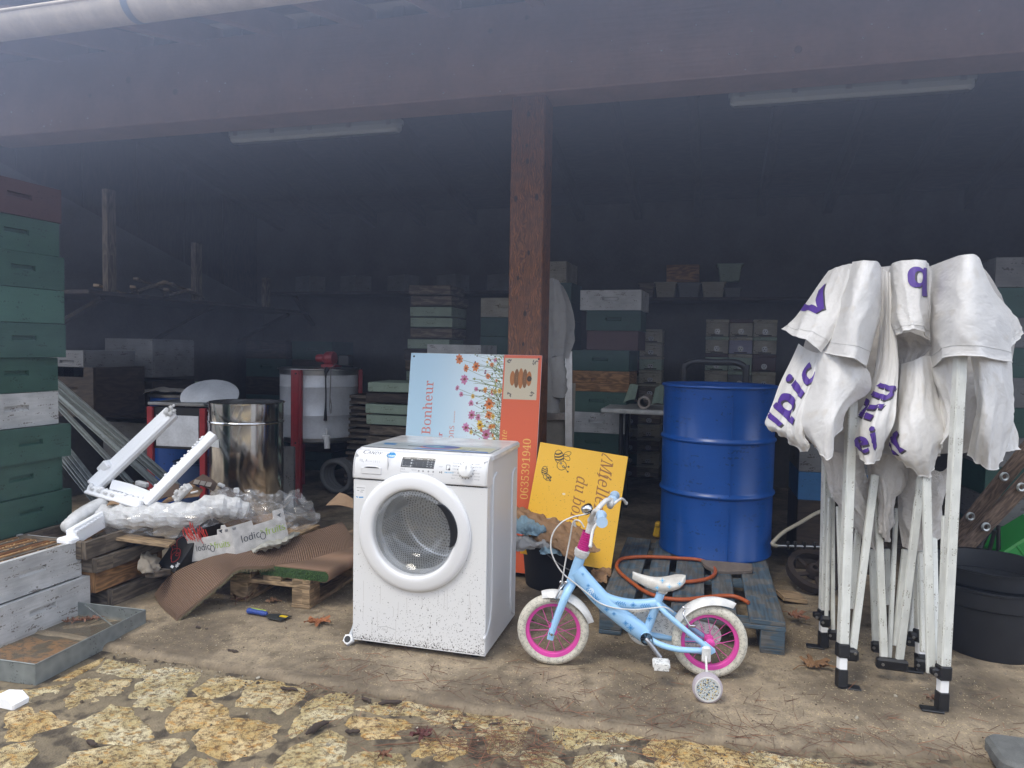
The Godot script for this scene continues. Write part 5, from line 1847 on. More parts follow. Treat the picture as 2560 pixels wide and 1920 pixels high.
func build_drum_and_pallet() -> void:
	pallet("worn blue wooden pallet under the blue drum", Vector3(-0.08, 0, -3.21), 1.0, Vector3(0.80, 0.144, 1.20), M.blue_plank, [[-0.325, 0.145], [-0.165, 0.10], [-0.01, 0.145], [0.15, 0.10], [0.325, 0.145]])
	var t := thing("steel_drum", "large open blue steel drum standing on the blue pallet", "drum", Vector3(0.02, 0.146, -4.32))
	var r := 0.312
	var prof := [Vector2(0.0, 0.012), Vector2(r - 0.012, 0.012), Vector2(r - 0.008, 0.0), Vector2(r + 0.004, 0.002), Vector2(r + 0.005, 0.012), Vector2(r, 0.02), Vector2(r, 0.34)]
	for y0 in [0.355, 0.655]:
		prof += [Vector2(r + 0.002, y0 - 0.014), Vector2(r + 0.010, y0 - 0.006), Vector2(r + 0.012, y0), Vector2(r + 0.010, y0 + 0.006), Vector2(r + 0.002, y0 + 0.014), Vector2(r, y0 + 0.022)]
	prof += [Vector2(r, 0.93), Vector2(r + 0.003, 0.942)]
	for i in 9:
		var g := -PI * 0.5 + PI * 1.35 * i / 8.0
		prof.append(Vector2(r + 0.003 + cos(g) * 0.009, 0.952 + sin(g) * 0.009))
	prof += [Vector2(r - 0.004, 0.945), Vector2(r - 0.006, 0.90), Vector2(r - 0.006, 0.03), Vector2(0.0, 0.03)]
	var b := B.new()
	b.lathe(prof, 72)
	add("drum_body", b, M.blue_drum, t)
	b = B.new()
	b.box(Vector3(0.07, 0.5, r + 0.0005), Vector3(0.005, 0.27, 0.002), 0.0008)
	b.box(Vector3(0.07, 0.16, r + 0.0005), Vector3(0.005, 0.29, 0.002), 0.0008)
	b.box(Vector3(0.07, 0.80, r + 0.0005), Vector3(0.005, 0.25, 0.002), 0.0008)
	add("seam", b, M.blue_drum, t)
	b = B.new()
	b.lathe([Vector2(r - 0.008, 0.925), Vector2(r - 0.03, 0.922), Vector2(0.0, 0.920)], 48)
	add("rusty_lid", b, mat(lin(0.16, 0.085, 0.05), 0.7, 0, T.mottle, -3.0), t)
	# orange hose looped over the pallet
	b = B.new()
	b.tube(curve(P([.174,.155,-3.389])+P([.129,.158,-3.438, .082,.158,-3.445, .019,.158,-3.413, -.046,.158,-3.368, -.096,.158,-3.333, -.15,.158,-3.317, -.213,.158,-3.322])+P([-.285,.158,-3.374, -.367,.158,-3.496, -.441,.158,-3.634, -.472,.158,-3.74, -.467,.158,-3.866, -.407,.158,-3.928, -.331,.158,-3.963, -.243,.158,-3.982, -.156,.158,-3.994, -.078,.158,-4.002, -.026,.158,-3.973, .013,.158,-3.893, .028,.158,-3.825, .018,.158,-3.736, -.021,.158,-3.661, -.079,.158,-3.608, -.125,.158,-3.579])+[Vector3(-0.13, 0.162, -3.52), Vector3(-0.17, 0.16, -3.45)], 5), 0.0095, 10)
	flat("hose", b, mat(lin(0.47, 0.105, 0.03), 0.5, 0, T.mottle, -6.0), "orange rubber hose looped over the blue pallet", "hose")
	# flat stone against the drum
	b = B.new()
	b.x = Transform3D(Basis(Vector3.RIGHT, -PI / 2 + 0.12), Vector3(0, 0, 0))
	b.prism([Vector2(-0.13, 0.05), Vector2(0.13, 0.06), Vector2(0.128, -0.02), Vector2(0.06, -0.05), Vector2(0.0, -0.068), Vector2(-0.06, -0.072), Vector2(-0.11, -0.01)], 0.0, 0.02, 0.004)
	var st := flat("flat_stone", b, mat(lin(0.20, 0.165, 0.145), 0.9, 0, T.mottle, -4.0, T.relief, 0.5), "flat brown stone lying on the blue pallet against the drum", "stone")
	st.position = Vector3(0.084, 0.15, -3.9)
	# hand truck handle behind the drum
	b = B.new()
	b.tube(curve([Vector3(-0.20, 0.15, -4.72), Vector3(-0.20, 1.12, -4.72), Vector3(-0.195, 1.19, -4.72), Vector3(-0.14, 1.225, -4.72), Vector3(0.0, 1.225, -4.72), Vector3(0.12, 1.225, -4.72), Vector3(0.175, 1.19, -4.72), Vector3(0.18, 1.12, -4.72), Vector3(0.18, 0.15, -4.72)], 6), 0.021, 12)
	var tr := thing("hand_truck", "black hand truck standing behind the blue drum", "hand truck")
	add("frame", b, M.black, tr)
	b = B.new()
	b.box(Vector3(-0.01, 0.16, -4.70), Vector3(0.40, 0.02, 0.10), 0.003)
	add("toe_plate", b, M.black, tr)
	for s in [-1, 1]:
		b = B.new()
		b.x = Transform3D(Basis(Vector3.FORWARD, PI / 2), Vector3(-0.01 + 0.24 * s, 0.12, -4.80))
		b.lathe([Vector2(0, -0.03), Vector2(0.11, -0.03), Vector2(0.12, 0), Vector2(0.11, 0.03), Vector2(0, 0.03)], 24)
		add("wheel", b, M.black_matt, tr)


# ---------------------------------------------------------------- the two signs
func plate(called: String, label: String, o: Vector3, ex: Vector3, ey: Vector3, s: Vector2, im: Image, back: Color) -> Node3D:
	# a thin board: its print on the face; o is the upper left corner, ey points up
	var t := thing(called, label, "sign", o)
	var nz := ex.cross(ey).normalized()
	t.basis = Basis(ex, nz.cross(ex), nz)
	var b := B.new()
	b.box(Vector3(s.x / 2, -s.y / 2, -0.002), Vector3(s.x, s.y, 0.0035), 0.0008)
	add("board", b, mat(back, 0.5), t)
	b = B.new()
	b.face([Vector3(0.001, -0.001, 0.0008), Vector3(s.x - 0.001, -0.001, 0.0008), Vector3(s.x - 0.001, -s.y + 0.001, 0.0008), Vector3(0.001, -s.y + 0.001, 0.0008)], Vector3(0, 0, 1), [Vector2(0, 0), Vector2(1, 0), Vector2(1, 1), Vector2(0, 1)])
	add("printed_face", b, mat(Color(0.97, 0.97, 0.97), 0.42, 0, tex(im)), t)
	return t


func build_signs() -> void:
	var rng := RandomNumberGenerator.new()
	rng.seed = 40
	var w := 820
	var h := 1236
	var im := blank(w, h, Color(0.75, 0.86, 0.92))
	for x in 590: im.fill_rect(Rect2i(x, 0, 1, h), Color(0.72, 0.845, 0.92).lerp(Color(0.90, 0.95, 0.97), smoothstep(60, 560, x)))
	# meadow flowers growing sideways out of the orange band
	var heads := [[315, 30, 26, 0], [360, 85, 20, 0], [422, 72, 26, 0], [500, 128, 16, 0], [355, 150, 26, 1], [312, 205, 15, 1], [340, 240, 14, 1], [405, 290, 18, 1], [488, 210, 16, 0], [518, 290, 30, 0], [518, 355, 24, 0], [412, 360, 26, 1], [455, 372, 18, 1], [468, 415, 26, 2], [382, 435, 26, 1], [510, 470, 32, 1], [470, 520, 22, 1], [430, 620, 24, 1], [500, 700, 26, 0], [400, 760, 22, 1], [520, 60, 14, 0], [430, 205, 12, 1], [545, 420, 14, 2]]
	for i in 260:
		var y := rng.randf() * h
		var l := rng.randf_range(20, 190)
		var a := Vector2(592, y)
		var m := Vector2(592 - l * 0.5, y - rng.randf_range(-10, 30))
		var e := Vector2(592 - l, y - rng.randf_range(-20, 70))
		paint_line(im, curve([a, m, e], 4), 1.3, Color(0.36, 0.42, 0.22, 0.8))
		if i % 2 == 0: paint_oval(im, e, Vector2(5, 4) * rng.randf_range(0.6, 1.5), [Color(0.18, 0.22, 0.13), Color(0.45, 0.5, 0.18), Color(0.40, 0.15, 0.25)][rng.randi() % 3], rng.randf() * 3)
	for i in 34: heads.append([int(592 - absf(rng.randfn()) * 85), int(rng.randf() * 760), rng.randi_range(8, 14), rng.randi() % 3])
	for i in 420:
		var q := absf(rng.randfn()) * 42
		paint_oval(im, Vector2(590 - q, rng.randf() * h), Vector2(rng.randf_range(1.5, 6), rng.randf_range(1.5, 4)), [Color(0.35, 0.42, 0.12), Color(0.62, 0.64, 0.20), Color(0.13, 0.17, 0.10), Color(0.50, 0.55, 0.30)][rng.randi() % 4], rng.randf() * 3)
	for q in heads:
		var c: Color = [Color(0.89, 0.50, 0.18), Color(0.80, 0.50, 0.68), Color(0.90, 0.76, 0.22)][q[3]]
		paint_line(im, curve([Vector2(q[0], q[1]), Vector2(q[0] * 0.5 + 296, q[1] + rng.randf_range(0, 50)), Vector2(592, q[1] + rng.randf_range(20, 90))], 5), 1.6, Color(0.30, 0.36, 0.18))
		var turn := rng.randf() * TAU
		for k in 8:
			var g := turn + TAU * k / 8
			var rr: float = q[2] * 1.2 * rng.randf_range(0.75, 1.05)
			paint_oval(im, Vector2(q[0], q[1]) + Vector2(cos(g) * 0.7, sin(g)) * rr * 0.55, Vector2(rr * 0.48, rr * 0.24), c.lerp(Color(0.55, 0.2, 0.25), rng.randf() * 0.35), g)
		paint_oval(im, Vector2(q[0], q[1]), Vector2(q[2], q[2]) * 0.3, Color(0.42, 0.22, 0.10))
	im.fill_rect(Rect2i(592, 0, 228, h), Color(0.875, 0.41, 0.27))
	im.fill_rect(Rect2i(600, 18, 200, 240), Color(0.80, 0.76, 0.66))
	# little sprigs in the corners of the cream panel, a plain bee hive in its middle
	for q in [[625, 40], [780, 40], [640, 232], [775, 225]]:
		for k in 5: paint_oval(im, Vector2(q[0], q[1]) + Vector2(rng.randf_range(-14, 14), rng.randf_range(-10, 10)), Vector2(8, 4), Color(0.42, 0.39, 0.36), rng.randf() * 3)
	for k in 5: paint_oval(im, Vector2(650 + k * 25, 136), Vector2(15, 34 + 26 * sin((k + 0.6) / 5.2 * PI)), Color(0.68, 0.42, 0.20).lerp(Color(0.30, 0.25, 0.2), 0.5 * (k % 2)))
	paint_oval(im, Vector2(752, 136), Vector2(14, 16), Color(0.22, 0.18, 0.15))
	var rose := Color(0.83, 0.42, 0.36)
	paint_text(im, "Bonheur", Vector2(178, 488), 78, rose, -PI / 2, "serif")
	paint_text(im, "Apiculteur", Vector2(247, 690), 40, Color(0.78, 0.25, 0.22), -PI / 2, "serifbold")
	paint_text(im, "bonbons .....", Vector2(322, 640), 54, Color(0.82, 0.52, 0.47), -PI / 2, "sans")
	var cream := Color(0.95, 0.80, 0.42)
	paint_text(im, "vente", Vector2(648, 570), 48, cream, -PI / 2, "serif", 0.25)
	paint_text(im, "0635391940", Vector2(797, 826), 64, cream, -PI / 2, "serif", 0.0, 0.97)
	paint_text(im, "ici", Vector2(690, 710), 66, Color(0.30, 0.30, 0.38), -PI / 2, "serifbold")
	for q in [[20, 20], [802, 20], [20, 1216], [802, 1216]]: paint_oval(im, Vector2(q[0], q[1]), Vector2(6, 6), Color(0.05, 0.05, 0.05))
	for i in 40: paint_oval(im, Vector2(rng.randf() * w, rng.randf() * h), Vector2(2.2, 0.8), Color(0.45, 0.35, 0.3, 0.6), rng.randf() * 3)
	plate("sign_board", "tall pale blue and orange sign with printed flowers and Bonheur leaning on the post", Vector3(-1.783, 1.253, -4.03), Vector3(0.99984, 0, 0.012).normalized(), Vector3(-0.02, 1.235, -0.17).normalized(), Vector2(0.82, 1.236), im, lin(0.7, 0.72, 0.74))
	# yellow sign
	w = 490
	h = 630
	im = blank(w, h, Color(0.93, 0.72, 0.15))
	var ink := Color(0.16, 0.14, 0.06)
	for q in [[118, 66, 40, 0.55, 1.0], [52, 158, 26, 0.1, -1.0]]:
		var o := Vector2(q[0], q[1])
		var r: float = q[2]
		# striped body, face, two wings, feelers: outlines on the yellow
		var ring := circle(1.0, 28)
		var body := []
		for p in ring: body.append(o + (p * Vector2(r * 0.62, r)).rotated(q[3] * -0.6))
		paint_line(im, body + [body[0]], 3, ink)
		for k in 3:
			var y: float = (-0.55 + 0.42 * k) * r
			var half := sqrt(maxf(0.0, 1.0 - pow(y / r, 2))) * r * 0.6
			var row := []
			for i in 7: row.append(o + Vector2(-half + half * 2 * i / 6.0, y + 6 * sin(PI * i / 6.0)).rotated(q[3] * -0.6))
			paint_line(im, row, r * 0.2, ink)
		var f := o + Vector2(r * 0.55, r * 1.15)
		paint_oval(im, f, Vector2(r, r) * 0.68, ink)
		paint_oval(im, f, Vector2(r, r) * 0.68 - Vector2(3, 3), Color(0.93, 0.72, 0.15))
		for s in [-1, 1]:
			paint_oval(im, f + Vector2(0.05 + 0.2 * s, -0.1 + 0.2 * s) * r, Vector2(r, r) * 0.16, ink)
			paint_oval(im, f + Vector2(0.05 + 0.2 * s, -0.1 + 0.2 * s) * r, Vector2(r, r) * 0.08, Color(0.95, 0.9, 0.7))
			paint_line(im, [f + Vector2(0.4, 0.2) * r, f + Vector2(0.95, 0.35 + 0.35 * s) * r], 2.5, ink)
			paint_oval(im, f + Vector2(0.98, 0.37 + 0.35 * s) * r, Vector2(5, 5), ink)
			var wing := []
			for p in ring: wing.append(o + Vector2(r * 1.05, -r * (0.35 + 0.25 * s) * q[4] + (r if q[4] < 0 else 0.0)) + (p * Vector2(r * 0.55, r * 0.32)).rotated(-0.6 * s))
			paint_line(im, wing + [wing[0]], 2.5, ink)
	var brown := Color(0.55, 0.34, 0.12)
	paint_text(im, "Miellerie", Vector2(326, 26), 94, brown, PI / 2, "serif", 0.28, 0.92)
	paint_line(im, curve([Vector2(350, 20), Vector2(352, 6), Vector2(372, 14), Vector2(392, 30), Vector2(410, 40)], 5), 5, brown)
	paint_line(im, curve([Vector2(340, 118), Vector2(352, 132), Vector2(392, 128), Vector2(410, 140)], 5), 5, brown)
	paint_text(im, "du bonheur", Vector2(212, 142), 84, brown, PI / 2, "serif", 0.28, 0.92)
	for i in 260: paint_oval(im, Vector2(rng.randf() * w, rng.randf() * h * 0.6 + h * 0.4 * sqrt(rng.randf())), Vector2(rng.randf_range(0.7, 2.4), rng.randf_range(0.7, 1.8)), Color(0.35, 0.22, 0.08, 0.75), rng.randf() * 3)
	paint_oval(im, Vector2(178, 268), Vector2(9, 6), Color(0.92, 0.88, 0.8))
	var tl := Vector3(-0.936, 0.769, -3.9)
	var ex := (Vector3(-0.452, 0.708, -3.95) - tl).normalized()
	var ey := (Vector3(-0.452, 0.708, -3.95) - Vector3(-0.50, 0.129, -3.75)).normalized()
	plate("sign_board", "yellow sign with two drawn bees and brown script, tilted against the tall sign", tl, ex, ey, Vector2(0.492, 0.618), im, lin(0.7, 0.42, 0.05))


# ---------------------------------------------------------------- child's bicycle
func star(r: float, arms := 8) -> B:
	var b := B.new()
	for i in arms:
		var g := PI * i / arms * 2.0
		var d := Vector2(cos(g), sin(g))
		var f := Vector2(-d.y, d.x)
		var l := r * (1.0 if i % 2 == 0 else 0.7)
		b.prism([f * r * 0.07, -f * r * 0.07, d * l - f * r * 0.05, d * l + f * r * 0.05], 0.0, 0.0006)
		if i % 2 == 0: b.prism([d * l * 0.6 + f * r * 0.22, d * l * 0.55 - f * 0.0, d * l * 0.6 - f * r * 0.22, d * l * 0.66], 0.0, 0.0006)
	return b


func wheel(parent: Node3D, called: String, at: Vector3, r: float, dirt: Material, pink: Material, turn: float) -> void:
	var w := Node3D.new()
	w.name = called
	w.position = at
	w.rotation.y = deg_to_rad(turn)
	parent.add_child(w)
	var b := B.new()
	b.x = Transform3D(Basis(Vector3.RIGHT, PI / 2), Vector3.ZERO)
	var p := []
	for i in 17:
		var g := -PI * 0.72 + PI * 1.44 * i / 16.0
		p.append(Vector2(r - 0.021 + cos(g) * 0.021, sin(g) * 0.022))
	b.lathe(p, 64, 0, TAU, 70)
	for s in [-1, 1]: b.lathe([Vector2(r - 0.034, 0.0185 * s + 0.0006), Vector2(r - 0.0325, 0.0195 * s), Vector2(r - 0.034, 0.0185 * s - 0.0006)], 64)
	add("tyre", b, dirt, w)
	b = B.new()
	b.x = Transform3D(Basis(Vector3.RIGHT, PI / 2), Vector3.ZERO)
	b.lathe([Vector2(r - 0.050, -0.008), Vector2(r - 0.047, -0.0115), Vector2(r - 0.030, -0.0135), Vector2(r - 0.029, -0.011), Vector2(r - 0.029, 0.011), Vector2(r - 0.030, 0.0135), Vector2(r - 0.047, 0.0115), Vector2(r - 0.050, 0.008), Vector2(r - 0.050, -0.008)], 64)
	add("rim", b, pink, w)
	b = B.new()
	b.x = Transform3D(Basis(Vector3.RIGHT, PI / 2), Vector3.ZERO)
	b.lathe([Vector2(0, -0.034), Vector2(0.008, -0.034), Vector2(0.008, -0.03), Vector2(0.018, -0.026), Vector2(0.018, -0.022), Vector2(0.011, -0.019), Vector2(0.011, 0.019), Vector2(0.018, 0.022), Vector2(0.018, 0.026), Vector2(0.008, 0.03), Vector2(0.008, 0.034), Vector2(0, 0.034)], 20)
	add("hub", b, pink, w)
	for i in 16:
		var g := TAU * i / 16 + 0.1
		var k := g + (0.42 if i % 2 else -0.42)
		b = B.new()
		var z := 0.022 if i % 4 < 2 else -0.022
		b.tube([Vector3(cos(k) * 0.015, sin(k) * 0.015, z), Vector3(cos(g) * (r - 0.048), sin(g) * (r - 0.048), 0)], 0.0013, 5, false)
		add("spoke", b, pink, w)


func build_bicycle() -> void:
	var t := thing("bicycle", "small pale blue bicycle with pink rims and a training wheel", "bicycle", Vector3(-0.61, 0, -2.83), 7.3)
	var blue := mat(lin(0.33, 0.56, 0.80), 0.28)
	var pink := mat(lin(0.70, 0.075, 0.36), 0.35)
	var white := mat(lin(0.78, 0.78, 0.77), 0.3, 0, T.mottle, -5.0)
	var dirty := mat(lin(0.80, 0.79, 0.76), 0.45, 0, T.specks, -7.0)
	var tyre := mat(lin(0.66, 0.62, 0.53), 0.8, 0, T.specks, -9.0)
	var chrome := mat(lin(0.6, 0.6, 0.6), 0.2, 1.0)
	var cyan := mat(lin(0.05, 0.27, 0.58), 0.4)
	wheel(t, "front_wheel", Vector3(0.0, 0.146, 0), 0.1465, tyre, pink, 4)
	wheel(t, "rear_wheel", Vector3(0.622, 0.146, 0), 0.1465, tyre, pink, 0)
	# fork, head, bars
	var b := B.new()
	for s in [-1, 1]:
		b.tube(curve([Vector3(-0.002, 0.135, 0.047 * s), Vector3(0.012, 0.19, 0.047 * s), Vector3(0.047, 0.29, 0.040 * s), Vector3(0.070, 0.335, 0.012 * s)], 5), [0.009, 0.010, 0.011, 0.012, 0.0125, 0.0135, 0.014, 0.0145, 0.015, 0.0155, 0.016, 0.0165, 0.017, 0.0175, 0.018, 0.018], 12)
		b.bar(Vector3(-0.008, 0.118, 0.047 * s), Vector3(0.002, 0.165, 0.047 * s), 0.006, 0.026, Vector3.RIGHT, 0.002)
	var fork := add("fork", b, blue, t)
	for s in [-1, 1]:
		b = B.new()
		b.x = Transform3D(Basis(Vector3.RIGHT, PI / 2 * s), Vector3(0, 0.146, 0.047 * s))
		b.lathe([Vector2(0.011, 0.0), Vector2(0.011, 0.006), Vector2(0.006, 0.008), Vector2(0.005, 0.016), Vector2(0, 0.017)], 8)
		add("axle_nut", b, chrome, fork)
	b = B.new()
	b.tube([Vector3(0.068, 0.335, 0), Vector3(0.106, 0.456, 0)], 0.0215, 18)
	b.tube(curve([Vector3(0.088, 0.395, 0), Vector3(0.125, 0.355, 0), Vector3(0.20, 0.278, 0), Vector3(0.28, 0.215, 0), Vector3(0.372, 0.152, 0)], 8), 0.036, 20, true, 0.72)
	b.tube(curve([Vector3(0.19, 0.30, 0), Vector3(0.235, 0.282, 0), Vector3(0.30, 0.272, 0), Vector3(0.36, 0.274, 0), Vector3(0.416, 0.284, 0)], 6), 0.0215, 16, true, 0.85)
	b.tube([Vector3(0.372, 0.152, 0), Vector3(0.428, 0.325, 0)], 0.017, 16)
	b.tube([Vector3(0.375, 0.151, -0.036), Vector3(0.375, 0.151, 0.036)], 0.022, 18)
	for s in [-1, 1]:
		b.tube(curve([Vector3(0.415, 0.285, 0.012 * s), Vector3(0.45, 0.255, 0.036 * s), Vector3(0.53, 0.195, 0.048 * s), Vector3(0.612, 0.137, 0.05 * s)], 5), 0.0105, 12)
		b.tube(curve([Vector3(0.38, 0.147, 0.02 * s), Vector3(0.43, 0.132, 0.042 * s), Vector3(0.50, 0.122, 0.05 * s), Vector3(0.60, 0.125, 0.05 * s)], 5), 0.0115, 12)
		b.x = Transform3D(Basis(), Vector3(0, 0, 0.05 * s))
		b.prism([Vector2(0.578, 0.110), Vector2(0.60, 0.108), Vector2(0.625, 0.112), Vector2(0.64, 0.122), Vector2(0.638, 0.134), Vector2(0.60, 0.162), Vector2(0.586, 0.150)], -0.003, 0.003, 0.001)
		b.x = Transform3D()
	var frame := add("frame", b, blue, t)
	# printed snow stars and sprigs along the tubes
	for q in [[0.170, 0.292, 0.020], [0.215, 0.252, 0.011], [0.245, 0.237, 0.009], [0.292, 0.202, 0.012], [0.312, 0.185, 0.016], [0.14, 0.345, 0.008], [0.118, 0.39, 0.007]]:
		var o := add("star_print", star(q[2]), cyan, frame)
		o.position = Vector3(q[0], q[1], 0.0262)
	for q in [[0.385, 0.225, 0.014, 0.0172], [0.32, 0.275, 0.013, 0.0185]]:
		var o := add("star_print", star(q[2]), cyan, frame)
		o.position = Vector3(q[0], q[1], q[3])
	for k in 3:
		b = B.new()
		for i in 9:
			var x := -0.018 + 0.0045 * i
			b.prism([Vector2(x, 0), Vector2(x + 0.004, 0.007 * (1 if i % 2 else -1)), Vector2(x + 0.0065, 0.0085 * (1 if i % 2 else -1)), Vector2(x + 0.004, 0.001)], 0.0, 0.0006)
		var o := add("sprig_print", b, cyan, frame)
		o.position = [Vector3(0.268, 0.279, 0.0185), Vector3(0.365, 0.276, 0.0188), Vector3(0.147, 0.322, 0.0262)][k]
		o.rotation.z = [-0.15, 0.1, -0.8][k]
	b = B.new()
	b.x = Transform3D(Basis(), Vector3(0.151, 0.323, 0.0258))
	b.prism(circle(0.013, 20), 0.0, 0.0006)
	add("medallion", b, mat(lin(0.62, 0.76, 0.88), 0.4), frame)
	# headset collar, ribbed boot, stem and bars
	b = B.new()
	var ax := Vector3(0.038, 0.121, 0).normalized()
	b.x = Transform3D(Basis(Vector3.FORWARD, atan2(ax.x, ax.y)), Vector3(0.104, 0.452, 0))
	b.lathe([Vector2(0.024, 0.0), Vector2(0.027, 0.004), Vector2(0.027, 0.012), Vector2(0.030, 0.014), Vector2(0.031, 0.030), Vector2(0.022, 0.033)], 20)
	add("headset_collar", b, white, t)
	b = B.new()
	b.x = Transform3D(Basis(Vector3.FORWARD, atan2(ax.x, ax.y)), Vector3(0.113, 0.482, 0))
	var rib := []
	for i in 9:
		rib.append(Vector2(0.0205, 0.0088 * i)); rib.append(Vector2(0.0245, 0.0088 * i + 0.0025)); rib.append(Vector2(0.0245, 0.0088 * i + 0.0055))
	b.lathe(rib, 24)
	add("ribbed_boot", b, mat(lin(0.50, 0.02, 0.20), 0.4), t)
	b = B.new()
	b.tube([Vector3(0.134, 0.55, 0), Vector3(0.148, 0.60, 0)], 0.014, 12)
	b.ball(Vector3(0.149, 0.603, 0), Vector3(0.02, 0.018, 0.024), 12)
	b.tube(curve([Vector3(0.232, 0.662, -0.21), Vector3(0.225, 0.664, -0.13), Vector3(0.20, 0.668, -0.085), Vector3(0.165, 0.635, -0.045), Vector3(0.150, 0.606, -0.015), Vector3(0.148, 0.606, 0.015), Vector3(0.150, 0.634, 0.045), Vector3(0.168, 0.662, 0.08), Vector3(0.185, 0.656, 0.13), Vector3(0.19, 0.652, 0.20)], 5), 0.0105, 12)
	add("handlebar", b, white, t)
	for s in [-1, 1]:
		var a := Vector3(0.187, 0.655, 0.12) if s > 0 else Vector3(0.226, 0.663, -0.125)
		var e := Vector3(0.193, 0.651, 0.225) if s > 0 else Vector3(0.236, 0.661, -0.235)
		var path := []
		var rad := []
		for i in 15:
			path.append(a.lerp(e, i / 14.0))
			rad.append(0.0215 if i in [1, 13, 14] else (0.0165 if i % 2 else 0.0145))
		rad[0] = 0.020
		b = B.new()
		b.tube(path, rad, 16)
		add("grip", b, mat(lin(0.42, 0.58, 0.76), 0.6), t)
		b = B.new()
		var m := a + (a - e) * 0.12
		b.ball(m + Vector3(-0.006, -0.012, 0), Vector3(0.017, 0.024, 0.018), 10)
		var tip := Vector3(0.150, 0.545, 0.17) if s > 0 else Vector3(0.285, 0.640, -0.19)
		var mid := Vector3(0.158, 0.60, 0.135) if s > 0 else Vector3(0.262, 0.668, -0.14)
		b.tube(curve([m + Vector3(-0.004, -0.025, 0), mid, tip], 5), 0.006, 8, true, 1.0)
		b.ball(tip, Vector3(0.008, 0.008, 0.008), 8)
		add("brake_lever", b, white, t)
	b = B.new()
	b.x = Transform3D(Basis(Vector3.FORWARD, -0.5), Vector3(0.128, 0.662, 0.045))
	b.lathe([Vector2(0.004, -0.022), Vector2(0.017, -0.022), Vector2(0.018, -0.013), Vector2(0.010, -0.010)], 18)
	var bell := add("bell", b, M.black, t)
	b = B.new()
	b.x = Transform3D(Basis(Vector3.FORWARD, -0.5), Vector3(0.128, 0.662, 0.045))
	b.lathe([Vector2(0.0225, -0.011), Vector2(0.0235, -0.004), Vector2(0.022, 0.008), Vector2(0.016, 0.014), Vector2(0.0, 0.016)], 24)
	add("bell_dome", b, chrome, bell)
	# cables
	b = B.new()
	b.tube(curve(P([0.140,0.649,0.06, 0.116,0.639,0.06, 0.073,0.629,0.07, 0.031,0.607,0.08, -0.002,0.561,0.08, -0.009,0.504,0.08, 0.006,0.452,0.07, 0.040,0.394,0.05, 0.090,0.353,0.04, 0.141,0.313,0.034, 0.185,0.280,0.032, 0.247,0.262,0.03, 0.328,0.261,0.03, 0.395,0.272,0.03, 0.443,0.279,0.03, 0.478,0.258,0.02]), 4), 0.003, 7)
	add("brake_cable", b, white, t)
	b = B.new()
	b.tube(curve(P([0.122,0.598,0.1, 0.106,0.621,0.1, 0.087,0.622,0.09, 0.075,0.603,0.08, 0.065,0.541,0.06, 0.051,0.462,0.05, 0.039,0.382,0.04, 0.034,0.346,0.03]), 4), 0.003, 7)
	add("brake_cable", b, white, t)
	# brakes
	for q in [[Vector3(0.030, 0.315, 0), 0.35], [Vector3(0.515, 0.245, 0), -0.9]]:
		b = B.new()
		for s in [-1, 1]:
			b.tube(curve([q[0] + Vector3(0.02, 0.03, 0.0), q[0] + Vector3(0.0, 0.012, 0.03 * s), q[0] + Vector3(-0.02, -0.03, 0.038 * s) if q[1] > 0 else q[0] + Vector3(0.025, -0.03, 0.038 * s)], 4), 0.004, 6)
			b.box((q[0] + Vector3(-0.028, -0.042, 0.024 * s)) if q[1] > 0 else (q[0] + Vector3(0.035, -0.036, 0.024 * s)), Vector3(0.03, 0.010, 0.010), 0.002)
		b.ball(q[0] + Vector3(0.02, 0.032, 0.012), Vector3(0.007, 0.007, 0.01), 8)
		b.ball(q[0] + Vector3(0.0, 0.038, 0.03), Vector3(0.006, 0.006, 0.008), 8)
		add("brake", b, chrome, t)
	# mudguards: arched strips that end in a point
	for q in [[Vector3(0, 0.146, 0), 108.0, 14.0, 0.164, 0.180, 0.034], [Vector3(0.622, 0.146, 0), 148.0, 58.0, 0.162, 0.186, 0.034]]:
		var rows := []
		for i in 25:
			var k := i / 24.0
			var g := deg_to_rad(lerpf(q[1], q[2], k))
			var wd: float = q[5] * (1.0 - 0.8 * pow(k, 5.0)) * (0.75 + 0.25 * smoothstep(0.0, 0.15, k))
			var rr: float = lerpf(q[3], q[4], k if q[0].x > 0.1 else k * 0.4)
			var line := []
			for j in 9:
				var a := -1.0 + j / 4.0
				var dr := -0.024 * a * a
				line.append(q[0] + Vector3(cos(g) * (rr + dr), sin(g) * (rr + dr), a * wd))
			rows.append(line)
		b = B.new()
		b.grid(rows)
		add("mudguard", b, white, t)
	# saddle
	var rows := []
	for i in 17:
		var k := i / 16.0
		var x := lerpf(0.315, 0.522, k)
		var half := lerpf(0.016, 0.068, smoothstep(0.25, 0.85, k)) * sqrt(clampf(minf(k * 9.0, (1.0 - k) * 6.0) + 0.02, 0, 1))
		var top := 0.405 - 0.022 * sin(k * PI * 0.9) + 0.006 * k
		var low := top - 0.030 - 0.022 * sin(k * PI)
		var line := []
		for j in 21:
			var g := -PI * 0.5 + TAU * j / 20.0
			line.append(Vector3(x, lerpf(low, top, 0.5 + 0.5 * signf(sin(g)) * pow(absf(sin(g)), 0.7)), cos(g) * half * (1.0 if sin(g) > -0.3 else 0.9)))
		rows.append(line)
	b = B.new()
	b.grid(rows, 1, 1)
	var sad := add("saddle", b, mat(lin(0.76, 0.74, 0.69), 0.5, 0, T.mottle, -7.0), t)
	for q in [[0.41, 0.362, 0.052], [0.455, 0.372, 0.062], [0.495, 0.385, 0.055], [0.43, 0.385, 0.03]]:
		var o := add("star_print", star(0.011), mat(lin(0.10, 0.42, 0.68), 0.5), sad)
		o.position = Vector3(q[0], q[1] + 0.003, q[2] + 0.008)
		o.rotation.x = -0.5
	b = B.new()
